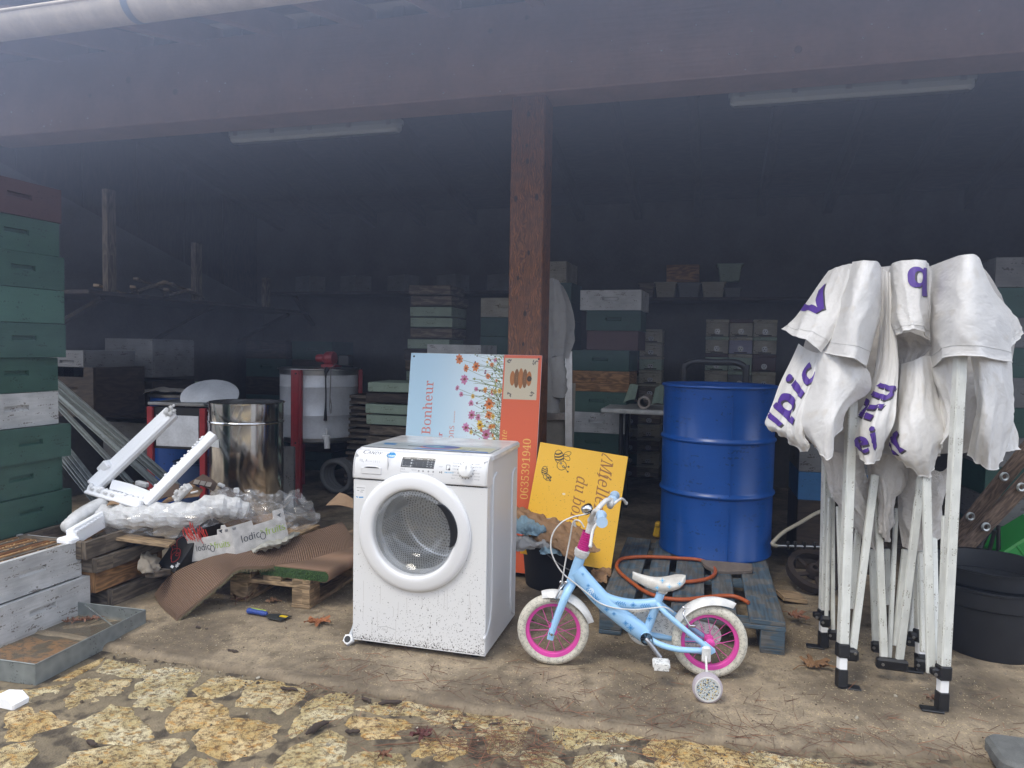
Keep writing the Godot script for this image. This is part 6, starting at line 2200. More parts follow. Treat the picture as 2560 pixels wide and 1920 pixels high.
	b.tube([Vector3(0.426, 0.32, 0), Vector3(0.434, 0.365, 0)], 0.0125, 12)
	b.box(Vector3(0.436, 0.338, 0), Vector3(0.036, 0.026, 0.036), 0.006)
	add("seat_clamp", b, white, t)
	# chain case on the far side
	b = B.new()
	b.x = Transform3D(Basis(), Vector3(0, 0, -0.055))
	var case := []
	for i in 20:
		var g := PI * 0.38 + PI * 1.24 * i / 19.0
		case.append(Vector2(0.372 + cos(g) * 0.073, 0.158 + sin(g) * 0.073))
	for i in 10:
		var g := -PI * 0.5 + PI * i / 9.0
		case.append(Vector2(0.635 + cos(g) * 0.04, 0.146 + sin(g) * 0.045))
	case.append(Vector2(0.50, 0.215))
	b.prism(case, -0.008, 0.008, 0.004)
	add("chain_case", b, dirty, t)
	b = B.new()
	b.x = Transform3D(Basis(Vector3.RIGHT, PI / 2), Vector3(0.375, 0.151, 0.036))
	b.lathe([Vector2(0.0, 0.012), Vector2(0.021, 0.012), Vector2(0.024, 0.006), Vector2(0.024, 0.0)].map(func(p): return Vector2(p.x, 0.012 - p.y)), 20)
	add("bottom_bracket", b, M.black, t)
	for s in [-1, 1]:
		var e := Vector3(0.375 + 0.055 * s, 0.151 - 0.062 * s, 0.064 * s)
		b = B.new()
		b.tube([Vector3(0.375, 0.151, 0.045 * s), Vector3(0.385, 0.143, 0.058 * s) if s > 0 else Vector3(0.365, 0.159, -0.058), e], 0.0085, 10)
		var cr := add("crank", b, mat(lin(0.33, 0.34, 0.36), 0.35, 0.6), t)
		b = B.new()
		b.box(e + Vector3(0.0, -0.004, 0.044 * s), Vector3(0.066, 0.022, 0.060), 0.006)
		b.box(e + Vector3(0.0, -0.004, 0.078 * s), Vector3(0.056, 0.030, 0.006), 0.002)
		add("pedal", b, dirty, cr)
	# training wheels
	var confetti := blank(128, 128, Color(0.85, 0.86, 0.85))
	var rng := RandomNumberGenerator.new()
	rng.seed = 4
	for i in 420: paint_oval(confetti, Vector2(rng.randf() * 128, rng.randf() * 128), Vector2.ONE * rng.randf_range(1, 3.4), [Color(0.35, 0.60, 0.80), Color(0.06, 0.06, 0.07), Color(0.90, 0.74, 0.25), Color(0.10, 0.12, 0.14)][rng.randi() % 4])
	for s in [-1, 1]:
		var o := Vector3(0.592, 0.055, 0.215 * s)
		b = B.new()
		b = B.new()
		b.box(Vector3(0.603, 0.118, 0.068 * s), Vector3(0.034, 0.064, 0.018), 0.007)
		b.bar(Vector3(0.601, 0.11, 0.075 * s), Vector3(0.594, 0.058, 0.19 * s), 0.014, 0.008, Vector3.RIGHT, 0.002)
		var arm := add("stabiliser_arm", b, dirty if s < 0 else white, t)
		b = B.new()
		b.x = Transform3D(Basis(Vector3.RIGHT, PI / 2 * s), o)
		b.lathe([Vector2(0.046, -0.018), Vector2(0.053, -0.014), Vector2(0.055, 0.0), Vector2(0.053, 0.012), Vector2(0.047, 0.015)], 36)
		add("stabiliser_tyre", b, mat(lin(0.42, 0.37, 0.40), 0.6), arm)
		b = B.new()
		b.x = Transform3D(Basis(Vector3.RIGHT, PI / 2 * s), o)
		b.lathe([Vector2(0.0, -0.016), Vector2(0.046, -0.016), Vector2(0.047, 0.0165), Vector2(0.043, 0.0175), Vector2(0.040, 0.0155), Vector2(0.0, 0.0155)], 36)
		add("stabiliser_rim", b, white, arm)
		b = B.new()
		b.x = Transform3D(Basis(Vector3.UP, 0.0 if s > 0 else PI), o + Vector3(0, 0, 0.0162 * s))
		b.prism(circle(0.0395, 28), 0.0, 0.0012)
		for i in b.t.size(): b.t[i] = b.t[i] * 12.0 + Vector2(0.5, 0.5)
		add("stabiliser_disc", b, mat(Color(0.9, 0.9, 0.9), 0.5, 0, tex(confetti)), arm)


# ---------------------------------------------------------------- folded canopy tent
func build_tent() -> void:
	var t := thing("folded_tent", "folded white pop up tent with purple letters, standing on pale legs with black feet", "tent")
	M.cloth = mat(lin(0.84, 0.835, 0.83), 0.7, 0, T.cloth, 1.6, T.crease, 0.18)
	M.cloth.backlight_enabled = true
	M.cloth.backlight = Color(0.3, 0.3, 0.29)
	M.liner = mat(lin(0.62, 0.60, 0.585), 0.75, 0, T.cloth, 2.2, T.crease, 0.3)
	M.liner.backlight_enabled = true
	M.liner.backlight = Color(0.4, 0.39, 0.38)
	var flaps := [
		# outer skirt, front left to right
		[P([.511,1.658,-3.141, .526,1.653,-3.061, .557,1.651,-3.049, .595,1.652,-3.101, .632,1.648,-3.237]), P([.484,1.558,-3.128, .499,1.547,-3.006, .535,1.546,-2.996, .585,1.551,-3.062, .632,1.545,-3.21]), P([.449,1.433,-3.132, .472,1.427,-2.982, .512,1.426,-2.962, .572,1.43,-3.042, .632,1.425,-3.204]), P([.402,1.297,-3.133, .443,1.286,-2.977, .494,1.276,-2.949, .536,1.255,-3.002, .578,1.229,-3.138])],
		[P([.455,1.649,-3.394, .468,1.652,-3.274, .494,1.655,-3.208, .513,1.653,-3.151]), P([.377,1.527,-3.397, .412,1.541,-3.231, .461,1.548,-3.162, .495,1.538,-3.119]), P([.314,1.43,-3.374, .355,1.448,-3.179, .422,1.444,-3.104, .477,1.431,-3.088]), P([.267,1.403,-3.308, .3,1.363,-3.138, .346,1.343,-3.067, .4,1.297,-3.069])],
		[P([.682,1.646,-3.334, .672,1.66,-3.207, .706,1.661,-3.133, .759,1.659,-3.128, .8,1.657,-3.222]), P([.675,1.539,-3.306, .667,1.557,-3.138, .699,1.558,-3.085, .748,1.558,-3.088, .8,1.561,-3.197]), P([.677,1.441,-3.27, .666,1.446,-3.111, .695,1.448,-3.046, .738,1.449,-3.048, .797,1.449,-3.169]), P([.679,1.353,-3.235, .669,1.372,-3.087, .689,1.387,-3.01, .734,1.386,-3.023, .795,1.359,-3.143])],
		[P([.837,1.659,-3.327, .838,1.659,-3.119, .858,1.66,-2.989, .902,1.658,-3.002, .966,1.619,-3.122, 1.045,1.542,-3.276]), P([.823,1.548,-3.265, .814,1.537,-3.054, .832,1.539,-2.934, .884,1.543,-2.928, .976,1.519,-3.057, 1.089,1.479,-3.254]), P([.816,1.402,-3.235, .807,1.408,-3.045, .816,1.414,-2.913, .878,1.414,-2.889, .975,1.408,-3.01, 1.108,1.38,-3.233]), P([.809,1.233,-3.203, .806,1.272,-3.038, .81,1.291,-2.915, .887,1.292,-2.885, .977,1.282,-2.983, 1.074,1.271,-3.135])],
		[P([1.019,1.61,-3.272, 1.064,1.573,-3.355, 1.113,1.542,-3.451]), P([1.048,1.472,-3.242, 1.128,1.479,-3.369, 1.211,1.468,-3.527]), P([1.084,1.325,-3.203, 1.161,1.352,-3.351, 1.253,1.396,-3.535])],
		# roof cloth below it
		[P([.332,1.333,-3.271, .363,1.306,-3.205, .393,1.294,-3.151, .405,1.294,-3.113]), P([.285,1.212,-3.262, .327,1.202,-3.179, .362,1.192,-3.116, .389,1.194,-3.092]), P([.238,1.078,-3.241, .286,1.074,-3.14, .321,1.079,-3.078, .365,1.095,-3.06]), P([.205,.995,-3.217, .256,.979,-3.106, .305,.967,-3.057, .345,.97,-3.048]), P([.244,.962,-3.227, .291,.931,-3.145, .354,.898,-3.078, .366,.935,-3.041])],
		[P([.396,1.307,-3.131, .426,1.295,-3.056, .479,1.284,-3.029, .538,1.261,-3.044, .587,1.217,-3.118]), P([.372,1.181,-3.097, .411,1.174,-2.993, .464,1.17,-2.977, .52,1.17,-3.014, .589,1.149,-3.116]), P([.322,1.005,-3.064, .379,1.017,-2.966, .43,1.04,-2.94, .476,1.067,-2.996, .513,1.086,-3.091]), P([.385,.913,-3.077, .4,.903,-2.966, .421,.889,-2.95, .448,.968,-3.004, .488,1.017,-3.08])],
		[P([.654,1.652,-3.326, .667,1.634,-3.288, .685,1.619,-3.261]), P([.64,1.44,-3.259, .655,1.437,-3.191, .68,1.436,-3.177]), P([.616,1.248,-3.191, .641,1.25,-3.115, .683,1.257,-3.106]), P([.586,1.122,-3.155, .618,1.129,-3.06, .676,1.142,-3.077]), P([.53,.983,-3.132, .578,.999,-3.001, .652,1.01,-3.043]), P([.547,.892,-3.111, .569,.87,-3.012, .619,.886,-3.048])],
		[P([.712,1.256,-3.187, .736,1.27,-3.122, .771,1.289,-3.112, .805,1.289,-3.163]), P([.697,1.126,-3.145, .727,1.133,-3.06, .776,1.134,-3.064, .834,1.131,-3.142]), P([.674,1.002,-3.132, .699,1.015,-3.015, .773,1.031,-3.016, .86,1.016,-3.081]), P([.667,.928,-3.126, .685,.906,-3.026, .76,.907,-3.006, .832,.958,-3.05]), P([.698,.885,-3.133, .725,.864,-3.077, .785,.827,-3.051, .818,.863,-3.083])],
		[P([.811,1.289,-3.186, .834,1.29,-3.109, .849,1.3,-3.031]), P([.808,1.203,-3.18, .831,1.195,-3.083, .853,1.169,-3.004]), P([.83,1.142,-3.173, .845,1.119,-3.062, .86,1.09,-2.981]), P([.831,1.04,-3.137, .842,1.03,-3.056, .856,1.054,-2.999]), P([.838,.9,-3.132, .828,.92,-3.068, .826,.961,-3.028])],
		[P([.897,1.304,-3.003, .92,1.298,-2.978, .99,1.288,-3.039, 1.09,1.271,-3.181]), P([.919,1.2,-3.024, .943,1.202,-2.99, 1.013,1.201,-3.051, 1.115,1.161,-3.224]), P([.94,1.094,-3.046, .952,1.099,-2.987, 1.024,1.107,-3.07, 1.117,1.088,-3.221]), P([.94,1.034,-3.064, .957,1,-3.004, 1.029,.988,-3.087, 1.121,1.012,-3.239]), P([.939,.913,-3.119, .972,.878,-3.085, 1.037,.858,-3.124, 1.076,.892,-3.199])],
		[P([1.108,1.244,-3.309, 1.17,1.218,-3.398]), P([1.117,1.07,-3.282, 1.178,1.07,-3.393]), P([1.116,.915,-3.274, 1.208,.913,-3.394])]]
	var liners := [
		[P([.473,1.644,-3.483, .591,1.671,-3.434, .676,1.666,-3.396, .77,1.68,-3.413, .889,1.665,-3.415, 1.04,1.672,-3.437, 1.157,1.554,-3.516]), P([.387,1.377,-3.445, .531,1.377,-3.382, .68,1.379,-3.361, .797,1.38,-3.353, .917,1.381,-3.366, 1.031,1.383,-3.368, 1.234,1.377,-3.581]), P([.32,1.098,-3.39, .504,1.108,-3.339, .648,1.116,-3.297, .8,1.12,-3.32, .919,1.123,-3.333, 1.005,1.126,-3.336, 1.202,1.123,-3.507]), P([.395,.923,-3.372, .538,.858,-3.305, .656,.854,-3.286, .807,.873,-3.309, .926,.891,-3.323, .991,.893,-3.331, 1.112,.922,-3.471])],
		[P([.42,.895,-3.273, .47,.89,-3.214, .519,.884,-3.165, .597,.881,-3.219]), P([.457,.783,-3.247, .485,.786,-3.192, .525,.804,-3.142, .598,.814,-3.205]), P([.478,.709,-3.228, .507,.704,-3.184, .549,.73,-3.145, .617,.737,-3.217]), P([.518,.64,-3.236, .561,.629,-3.195, .607,.614,-3.176, .656,.631,-3.223]), P([.599,.546,-3.233, .623,.516,-3.207, .642,.495,-3.191, .662,.506,-3.228])],
		[P([.618,.892,-3.256, .657,.894,-3.205, .71,.883,-3.199, .767,.869,-3.266]), P([.617,.781,-3.23, .651,.795,-3.157, .72,.785,-3.197, .762,.762,-3.259]), P([.642,.682,-3.232, .661,.691,-3.154, .695,.665,-3.183, .716,.708,-3.244]), P([.652,.605,-3.23, .662,.567,-3.169, .693,.533,-3.197, .708,.632,-3.237])],
		[P([.742,.869,-3.311, .788,.866,-3.241, .83,.846,-3.189, .88,.832,-3.203, .921,.895,-3.197]), P([.739,.729,-3.303, .777,.738,-3.231, .821,.741,-3.192, .868,.744,-3.195, .93,.785,-3.235]), P([.742,.602,-3.276, .789,.61,-3.228, .828,.612,-3.197, .871,.628,-3.21, .903,.706,-3.244]), P([.764,.498,-3.267, .792,.497,-3.223, .83,.507,-3.213, .872,.534,-3.227, .899,.566,-3.257])],
		[P([.678,1.35,-3.245, .715,1.379,-3.121, .802,1.351,-3.166]), P([.675,1.312,-3.242, .738,1.319,-3.187, .811,1.32,-3.187]), P([.689,1.255,-3.212, .728,1.232,-3.18, .77,1.264,-3.173])]]
	var k := 0
	var done := []
	for f in flaps:
		var rows := folds(sheet(f, 8, 8), 100 + k, 0.010 if k < 5 else 0.013, k)
		var b := B.new()
		b.grid(rows, 0.35, 0.5)
		done.append([add("cloth_panel", b, M.cloth, t), rows])
		# hem: a doubled edge and a stitched line
		var line := []
		for p in rows[rows.size() - 1]: line.append(p)
		b = B.new()
		b.tube(line, 0.0022, 6)
		add("hem", b, M.cloth, done[k][0])
		if k < 5:
			b = B.new()
			var m: int = rows.size() - 1 - int(rows.size() * 0.14)
			line = []
			for j in range(1, rows[m].size() - 1):
				var nn := ((rows[m][j + 1] - rows[m][j - 1]) as Vector3).cross(rows[m + 1][j] - rows[m - 1][j]).normalized()
				if nn.dot(lens.position - rows[m][j]) < 0: nn = -nn
				line.append(rows[m][j] + nn * 0.0008)
			b.tube(line, 0.0009, 4)
			add("seam", b, mat(lin(0.5, 0.49, 0.47), 0.8), done[k][0])
		k += 1
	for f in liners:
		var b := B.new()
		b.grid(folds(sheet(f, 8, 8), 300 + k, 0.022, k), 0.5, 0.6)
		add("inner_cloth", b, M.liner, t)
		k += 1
	# purple lettering printed on the cloth: panel, words, u, v, size, turn, width and height of the panel
	var dark := mat(lin(0.055, 0.05, 0.06), 0.6)
	var purple := mat(lin(0.085, 0.035, 0.27), 0.55)
	for q in [[5, "lpic", 0.47, 0.78, 0.135, 1.10, 0.165, 0.38], [1, "V", 0.46, 0.84, 0.17, 0.75, 0.20, 0.30], [2, "q", 0.48, 0.46, 0.14, 0.05, 0.18, 0.34], [7, "Ru", 0.60, 0.77, 0.135, 1.10, 0.115, 0.73], [7, "ei", 0.22, 0.975, 0.12, 0.35, 0.16, 0.73], [8, "ir", 0.30, 0.86, 0.14, 0.92, 0.20, 0.44]]:
		for s in 2:
			var b := B.new()
			drape(b, done[q[0]][1], q[1], q[2] + (0.0 if s else 0.035), q[3] + (0.0 if s else 0.012), q[4], q[5], q[6], q[7], 0.0024 if s else 0.0014)
			if b.v.size(): add("lettering", b, purple if s else dark, done[q[0]][0])
	# legs: square tube, black slider, white stub, black foot with a peg plate
	M.leg = mat(lin(0.70, 0.71, 0.66), 0.45, 0, T.paint, 2.5)
	var legs := [[Vector3(0.826, 0, -2.891), Vector3(0.843, 0.873, -2.934), 0.036, 1.4], [Vector3(0.503, 0, -2.975), Vector3(0.522, 0.826, -3.101), 0.036, 1.4], [Vector3(0.49, 0, -3.363), Vector3(0.482, 0.743, -3.397), 0.036, 0.9], [Vector3(0.842, 0, -3.229), Vector3(0.842, 0.69, -3.382), 0.036, 0.9]]
	for q in legs:
		var foot: Vector3 = q[0]
		var up: Vector3 = (q[1] - foot).normalized()
		var top: Vector3 = foot + up * 1.45
		var b := B.new()
		var fwd := Vector3(0.27, 0, 0.96)
		b.bar(foot + up * 0.165, top, q[2], q[2], fwd, 0.004)
		var leg := add("leg", b, M.leg, t)
		b = B.new()
		b.bar(foot + up * 0.06, foot + up * 0.18, q[2] * 0.86, q[2] * 0.86, fwd, 0.003)
		add("inner_tube", b, M.white_paint, leg)
		b = B.new()
		b.bar(foot + up * 0.003, foot + up * 0.072, q[2] * 1.05, q[2] * 1.05, fwd, 0.004)
		var side := up.cross(fwd).normalized() * (1.0 if q == legs[1] else -1.0)
		b.box(foot + side * 0.035 + Vector3(0, 0.004, 0), Vector3(0.075, 0.007, 0.045), 0.003)
		add("foot", b, M.black, leg)
		b = B.new()
		b.bar(foot + up * 0.115, foot + up * 0.168, q[2] * 1.22, q[2] * 1.22, fwd, 0.005)
		b.bar(foot + up * 0.13 + side * 0.02, foot + up * 0.155 + side * 0.02, 0.05, 0.03, fwd, 0.004)
		add("slider", b, M.black, leg)
		b = B.new()
		b.x = Transform3D(Basis(Vector3.RIGHT, PI / 2), foot + up * 0.14 + side * 0.04 + fwd * 0.022)
		b.lathe([Vector2(0.006, 0.0), Vector2(0.006, 0.004), Vector2(0.0, 0.005)], 10)
		add("rivet", b, M.steel_dull, leg)
	# scissor bars folded together, ends joined by black brackets
	var bars := [[Vector3(0.63, 0.806, -3.172), Vector3(0.543, 0.126, -3.008), 0.030, 0.016], [Vector3(0.653, 0.707, -3.225), Vector3(0.678, 0.074, -3.106), 0.030, 0.016], [Vector3(0.782, 0.819, -3.112), Vector3(0.731, 0.083, -3.101), 0.030, 0.016], [Vector3(0.788, 0.84, -3.073), Vector3(0.799, 0.115, -2.935), 0.032, 0.016], [Vector3(0.655, 0.474, -3.287), Vector3(0.682, 0.073, -3.274), 0.030, 0.016], [Vector3(0.741, 0.652, -3.3), Vector3(0.712, 0.062, -3.178), 0.016, 0.016],
		[Vector3(0.778, 0.487, -3.281), Vector3(0.739, 0.103, -3.208), 0.028, 0.016], [Vector3(0.825, 0.497, -3.232), Vector3(0.829, 0.111, -3.151), 0.028, 0.016], [Vector3(0.854, 0.566, -3.182), Vector3(0.829, 0.147, -2.986), 0.024, 0.014], [Vector3(0.503, 0.702, -3.36), Vector3(0.512, 0.113, -3.269), 0.016, 0.014], [Vector3(0.487, 0.673, -3.333), Vector3(0.483, 0.164, -3.264), 0.014, 0.014], [Vector3(0.593, 0.623, -3.235), Vector3(0.564, 0.237, -3.207), 0.028, 0.014], [Vector3(0.86, 0.328, -3.421), Vector3(0.846, 0.08, -3.404), 0.030, 0.016], [Vector3(0.85, 0.686, -3.041), Vector3(0.83, 0.157, -2.946), 0.02, 0.016], [Vector3(0.51, 0.655, -3.234), Vector3(0.531, 0.171, -3.163), 0.022, 0.014], [Vector3(0.733, 0.454, -3.391), Vector3(0.745, 0.207, -3.403), 0.024, 0.014]]
	for q in bars:
		var b := B.new()
		b.bar(q[0], q[1], q[2], q[3], Vector3(0.27, 0, 0.96), 0.003)
		add("strut", b, M.leg, t)
	for q in [[Vector3(0.703, 0.07, -3.093), 0.115], [Vector3(0.539, 0.125, -2.997), 0.05], [Vector3(0.678, 0.073, -3.252), 0.04], [Vector3(0.847, 0.068, -3.383), 0.06], [Vector3(0.816, 0.072, -3.125), 0.05], [Vector3(0.477, 0.159, -3.241), 0.04], [Vector3(0.512, 0.097, -3.269), 0.04]]:
		var b := B.new()
		b.bar(q[0] + Vector3(-q[1] / 2, 0, 0), q[0] + Vector3(q[1] / 2, 0, 0), 0.03, 0.045, Vector3.UP, 0.008)
		var o := add("bracket", b, M.black, t)
		b = B.new()
		b.x = Transform3D(Basis(Vector3.RIGHT, PI / 2), q[0] + Vector3(-q[1] * 0.3, 0, 0.0155))
		b.lathe([Vector2(0.006, 0.0), Vector2(0.006, 0.003), Vector2(0.0, 0.004)], 10)
		add("rivet", b, M.steel_dull, o)


func folds(rows: Array, seed0: int, amp: float, k: int) -> Array:
	# soft creases that run mostly down the cloth, and a few sharp crossing ones
	var f := FastNoiseLite.new()
	f.seed = seed0; f.frequency = 1.0; f.fractal_octaves = 2; f.noise_type = FastNoiseLite.TYPE_SIMPLEX
	var out := []
	var m := rows.size()
	for i in m:
		var line := []
		var c: int = rows[i].size()
		for j in c:
			var du: Vector3 = rows[i][mini(j + 1, c - 1)] - rows[i][maxi(j - 1, 0)]
			var dv: Vector3 = rows[mini(i + 1, m - 1)][j] - rows[maxi(i - 1, 0)][j]
			var p: Vector3 = rows[i][j]
			var u := float(j) / (c - 1)
			var w := float(i) / (m - 1)
			var many := 3.0 + k % 3
			var lane := u * many + 0.33 * k + 0.45 * sin(w * 2.1 + k) + 0.5 * f.get_noise_2d(w * 1.1, k * 3.0)
			var d := pow(absf(sin(PI * lane)), 0.8) - 0.6 + 0.5 * f.get_noise_2d(u * 1.6 + 20.0, w * 1.6 + k)
			d += 0.30 * maxf(0.0, 0.35 - absf(f.get_noise_2d(u * 3.0 + w * 2.0, w * 4.0 - u * 2.0 + 60.0)) * 2.5)
			line.append(p + du.cross(dv).normalized() * d * amp * (0.25 + 0.85 * w))
		out.append(line)
	return out


func drape(b: B, rows: Array, words: String, u0: float, v0: float, size: float, turn: float, w: float, h: float, lift: float) -> void:
	# glyph triangles cut small and laid on the cloth
	var q := letters(words, "sansbold", 0.0)
	for i in range(0, q.size() - 2, 3):
		var todo := [[q[i], q[i + 1], q[i + 2]]]
		for pass_no in 4:
			var next := []
			for tr in todo:
				var l := maxf((tr[1] - tr[0]).length(), maxf((tr[2] - tr[1]).length(), (tr[0] - tr[2]).length()))
				if l < 0.06:
					next.append(tr)
					continue
				var ab: Vector2 = (tr[0] + tr[1]) / 2
				var bc: Vector2 = (tr[1] + tr[2]) / 2
				var ca: Vector2 = (tr[2] + tr[0]) / 2
				next += [[tr[0], ab, ca], [ab, tr[1], bc], [ca, bc, tr[2]], [ab, bc, ca]]
			todo = next
		for tr in todo:
			var p := []
			var nn := []
			var outside := false
			for s in tr:
				var e: Vector2 = (s * size).rotated(turn)
				var u := u0 + e.x / w
				var v := v0 - e.y / h
				if u < 0.01 or u > 0.99 or v < 0.02 or v > 0.985: outside = true
				var x: float = clampf(u, 0, 0.999) * (rows[0].size() - 1)
				var y: float = clampf(v, 0, 0.999) * (rows.size() - 1)
				var j := int(x)
				var k := int(y)
				var a: Vector3 = (rows[k][j] as Vector3).lerp(rows[k][j + 1], x - j)
				var c: Vector3 = (rows[k + 1][j] as Vector3).lerp(rows[k + 1][j + 1], x - j)
				var g := ((rows[k][j + 1] - rows[k][j]) as Vector3).cross(rows[k + 1][j] - rows[k][j]).normalized()
				if g.dot(lens.position - a) < 0: g = -g
				p.append(a.lerp(c, y - k) + g * lift)
				nn.append(g)
			if not outside: b.tri(p[0], p[1], p[2], nn[0], nn[1], nn[2], Vector2.ZERO, Vector2(0.01, 0), Vector2(0, 0.01))


# ---------------------------------------------------------------- honey tanks in the dark left half
func build_tanks() -> void:
	# polished steel tank
	var t := thing("steel_tank", "polished stainless steel honey tank with a beaded rim, open at the top", "tank", Vector3(-3.30, 0.0, -4.02))
	var o := Vector3(-2.959, 0.91, -4.053)
	t.position = Vector3(o.x, 0, o.z)
	var top: float = o.y
	var b := B.new()
	var prof := [Vector2(0.0, 0.12), Vector2(0.225, 0.12), Vector2(0.232, 0.13), Vector2(0.232, top - 0.135)]
	for i in 7:
		var g := -PI / 2 + PI * i / 6.0
		prof.append(Vector2(0.232 + 0.007 * cos(g), top - 0.125 + 0.009 * sin(g)))
	prof += [Vector2(0.234, top - 0.11), Vector2(0.234, top - 0.006), Vector2(0.242, top - 0.004), Vector2(0.243, top + 0.002), Vector2(0.236, top + 0.004), Vector2(0.230, top), Vector2(0.230, 0.14), Vector2(0.0, 0.14)]
	b.lathe(prof, 72)
	add("tank_body", b, M.steel, t)
	b = B.new()
	b.x = Transform3D(Basis(Vector3.UP, -0.32), Vector3.ZERO)
	b.box(Vector3(0, top - 0.25, 0.2345), Vector3(0.09, 0.05, 0.001))
	add("label_plate", b, mat(lin(0.55, 0.56, 0.56), 0.5), t)
	b = B.new()
	b.x = Transform3D(Basis(Vector3.UP, -0.36), Vector3(0, top - 0.06, 0)) * Transform3D(Basis(), Vector3(0, 0, 0.2355))
	var hexa := []
	for i in 7: hexa.append(Vector3(cos(i * TAU / 6) * 0.014, sin(i * TAU / 6) * 0.014, 0))
	b.tube(hexa, 0.0014, 5)
	add("hexagon_mark", b, M.black, t)
	for k in 3:
		b = B.new()
		b.x = Transform3D(Basis(Vector3.UP, k * TAU / 3), Vector3.ZERO)
		b.box(Vector3(0, 0.062, 0.19), Vector3(0.04, 0.124, 0.04), 0.003)
		add("leg", b, M.steel_dull, t)
	# big round extractor on red legs
	t = thing("honey_extractor", "large round honey extractor with red legs and a red motor on its lid", "extractor", Vector3(-3.36, 0, -5.62))
	b = B.new()
	var r := 0.335
	b.lathe([Vector2(0, 0.50), Vector2(r - 0.01, 0.50), Vector2(r, 0.505), Vector2(r, 0.53), Vector2(r - 0.003, 0.545), Vector2(r - 0.003, 0.69), Vector2(r, 0.695), Vector2(r - 0.003, 0.70), Vector2(r - 0.003, 0.93), Vector2(r, 0.935), Vector2(r - 0.003, 0.94), Vector2(r - 0.003, 1.04)], 64)
	add("drum_body", b, M.film_steel, t)
	b = B.new()
	b.lathe([Vector2(r + 0.001, 1.036), Vector2(r + 0.002, 1.075), Vector2(r + 0.018, 1.08), Vector2(r + 0.018, 1.09), Vector2(r - 0.01, 1.094), Vector2(0.0, 1.10)], 64)
	b.lathe([Vector2(r - 0.06, 0.455), Vector2(r - 0.02, 0.46), Vector2(r + 0.001, 0.475), Vector2(r + 0.001, 0.504)], 64)
	add("rim", b, M.steel_dull, t)
	for k in 3:
		var g := 0.0 + TAU * k / 3
		b = B.new()
		b.x = Transform3D(Basis(Vector3.UP, g), Vector3.ZERO)
		var lp := r + 0.022
		b.box(Vector3(0, 0.54, lp + 0.012), Vector3(0.062, 1.08, 0.005), 0.002)
		for s in [-1, 1]: b.box(Vector3(0.045 * s, 0.54, lp - 0.004), Vector3(0.005, 1.08, 0.032), 0.002)
		for s in [-1, 1]: b.box(Vector3(0.038 * s, 0.54, lp + 0.004), Vector3(0.016, 1.08, 0.012), 0.003)
		var leg := add("leg", b, M.red_paint, t)
		for y in [0.47, 1.05]:
			b = B.new()
			b.x = Transform3D(Basis(Vector3.UP, g), Vector3.ZERO) * Transform3D(Basis(Vector3.RIGHT, PI / 2), Vector3(0, y, lp + 0.0145))
			b.lathe([Vector2(0.009, 0), Vector2(0.008, 0.005), Vector2(0, 0.006)], 8)
			add("bolt", b, M.black, leg)
	var mo := add("motor", motor_shape(), M.red_paint, t)
	mo.position = Vector3(0.07, 1.10, 0.02)
	b = B.new()
	b.box(Vector3(0.20, 0.062, 0.0), Vector3(0.10, 0.09, 0.09), 0.006)
	add("motor_end", b, M.black, mo)
	b = B.new()
	b.tube(curve([Vector3(0.20, 1.13, 0.08), Vector3(0.25, 1.11, 0.20), Vector3(0.265, 1.085, 0.262), Vector3(0.268, 0.95, 0.272), Vector3(0.262, 0.80, 0.274), Vector3(0.27, 0.72, 0.27), Vector3(0.275, 0.78, 0.268), Vector3(0.262, 0.86, 0.272)], 5), 0.005, 6)
	add("cable", b, mat(lin(0.22, 0.21, 0.2), 0.6), t)
	b = B.new()
	b.tube(curve([Vector3(0.23, 1.10, 0.26), Vector3(0.235, 1.04, 0.292), Vector3(0.236, 0.86, 0.29), Vector3(0.232, 0.66, 0.291)], 5), [0.012, 0.02, 0.02, 0.018, 0.012, 0.008, 0.006, 0.006, 0.006, 0.006, 0.006, 0.007, 0.008, 0.012, 0.014, 0.016], 8)
	add("plug_cord", b, M.black_matt, t)
	b = B.new()
	b.x = Transform3D(Basis(Vector3.UP, 0.7), Vector3.ZERO)
	b.tube([Vector3(0, 0.52, r - 0.01), Vector3(0, 0.52, r + 0.06)], 0.03, 14)
	b.tube([Vector3(0, 0.53, r + 0.055), Vector3(0, 0.43, r + 0.075)], 0.024, 14)
	b.box(Vector3(0, 0.57, r + 0.045), Vector3(0.012, 0.05, 0.06), 0.004)
	add("honey_gate", b, M.white_plastic, t)
	# square uncapping tank on red legs
	o = Vector3(-3.671, 0.857, -4.244)
	t = thing("uncapping_tank", "square steel uncapping tank on red legs beside the polished tank", "tank", Vector3(o.x, 0, o.z - 0.2), 6)
	b = B.new()
	var th: float = o.y
	b.box(Vector3(0, th - 0.17, 0), Vector3(0.40, 0.30, 0.46), 0.004)
	add("tank_body", b, M.black, t)
	b = B.new()
	b.box(Vector3(0, th - 0.19, 0.2315), Vector3(0.33, 0.22, 0.003), 0.001)
	b.box(Vector3(0.2015, th - 0.19, 0.0), Vector3(0.003, 0.22, 0.38), 0.001)
	add("steel_panel", b, M.film_steel, t)
	b = B.new()
	b.box(Vector3(0, th, 0), Vector3(0.44, 0.022, 0.5), 0.004)
	add("top_rim", b, M.steel_dull, t)
	for q in [[-1, 1], [1, 1], [-1, -1], [1, -1]]:
		b = B.new()
		b.box(Vector3(0.205 * q[0], (th - 0.02) / 2, 0.235 * q[1]), Vector3(0.045, th - 0.025, 0.03), 0.004)
		add("leg", b, M.red_paint, t)
	# its round lid set upright on the rim
	b = B.new()
	b.x = Transform3D(Basis(Vector3.RIGHT, 0.5) * Basis(Vector3.FORWARD, 0.25), Vector3.ZERO)
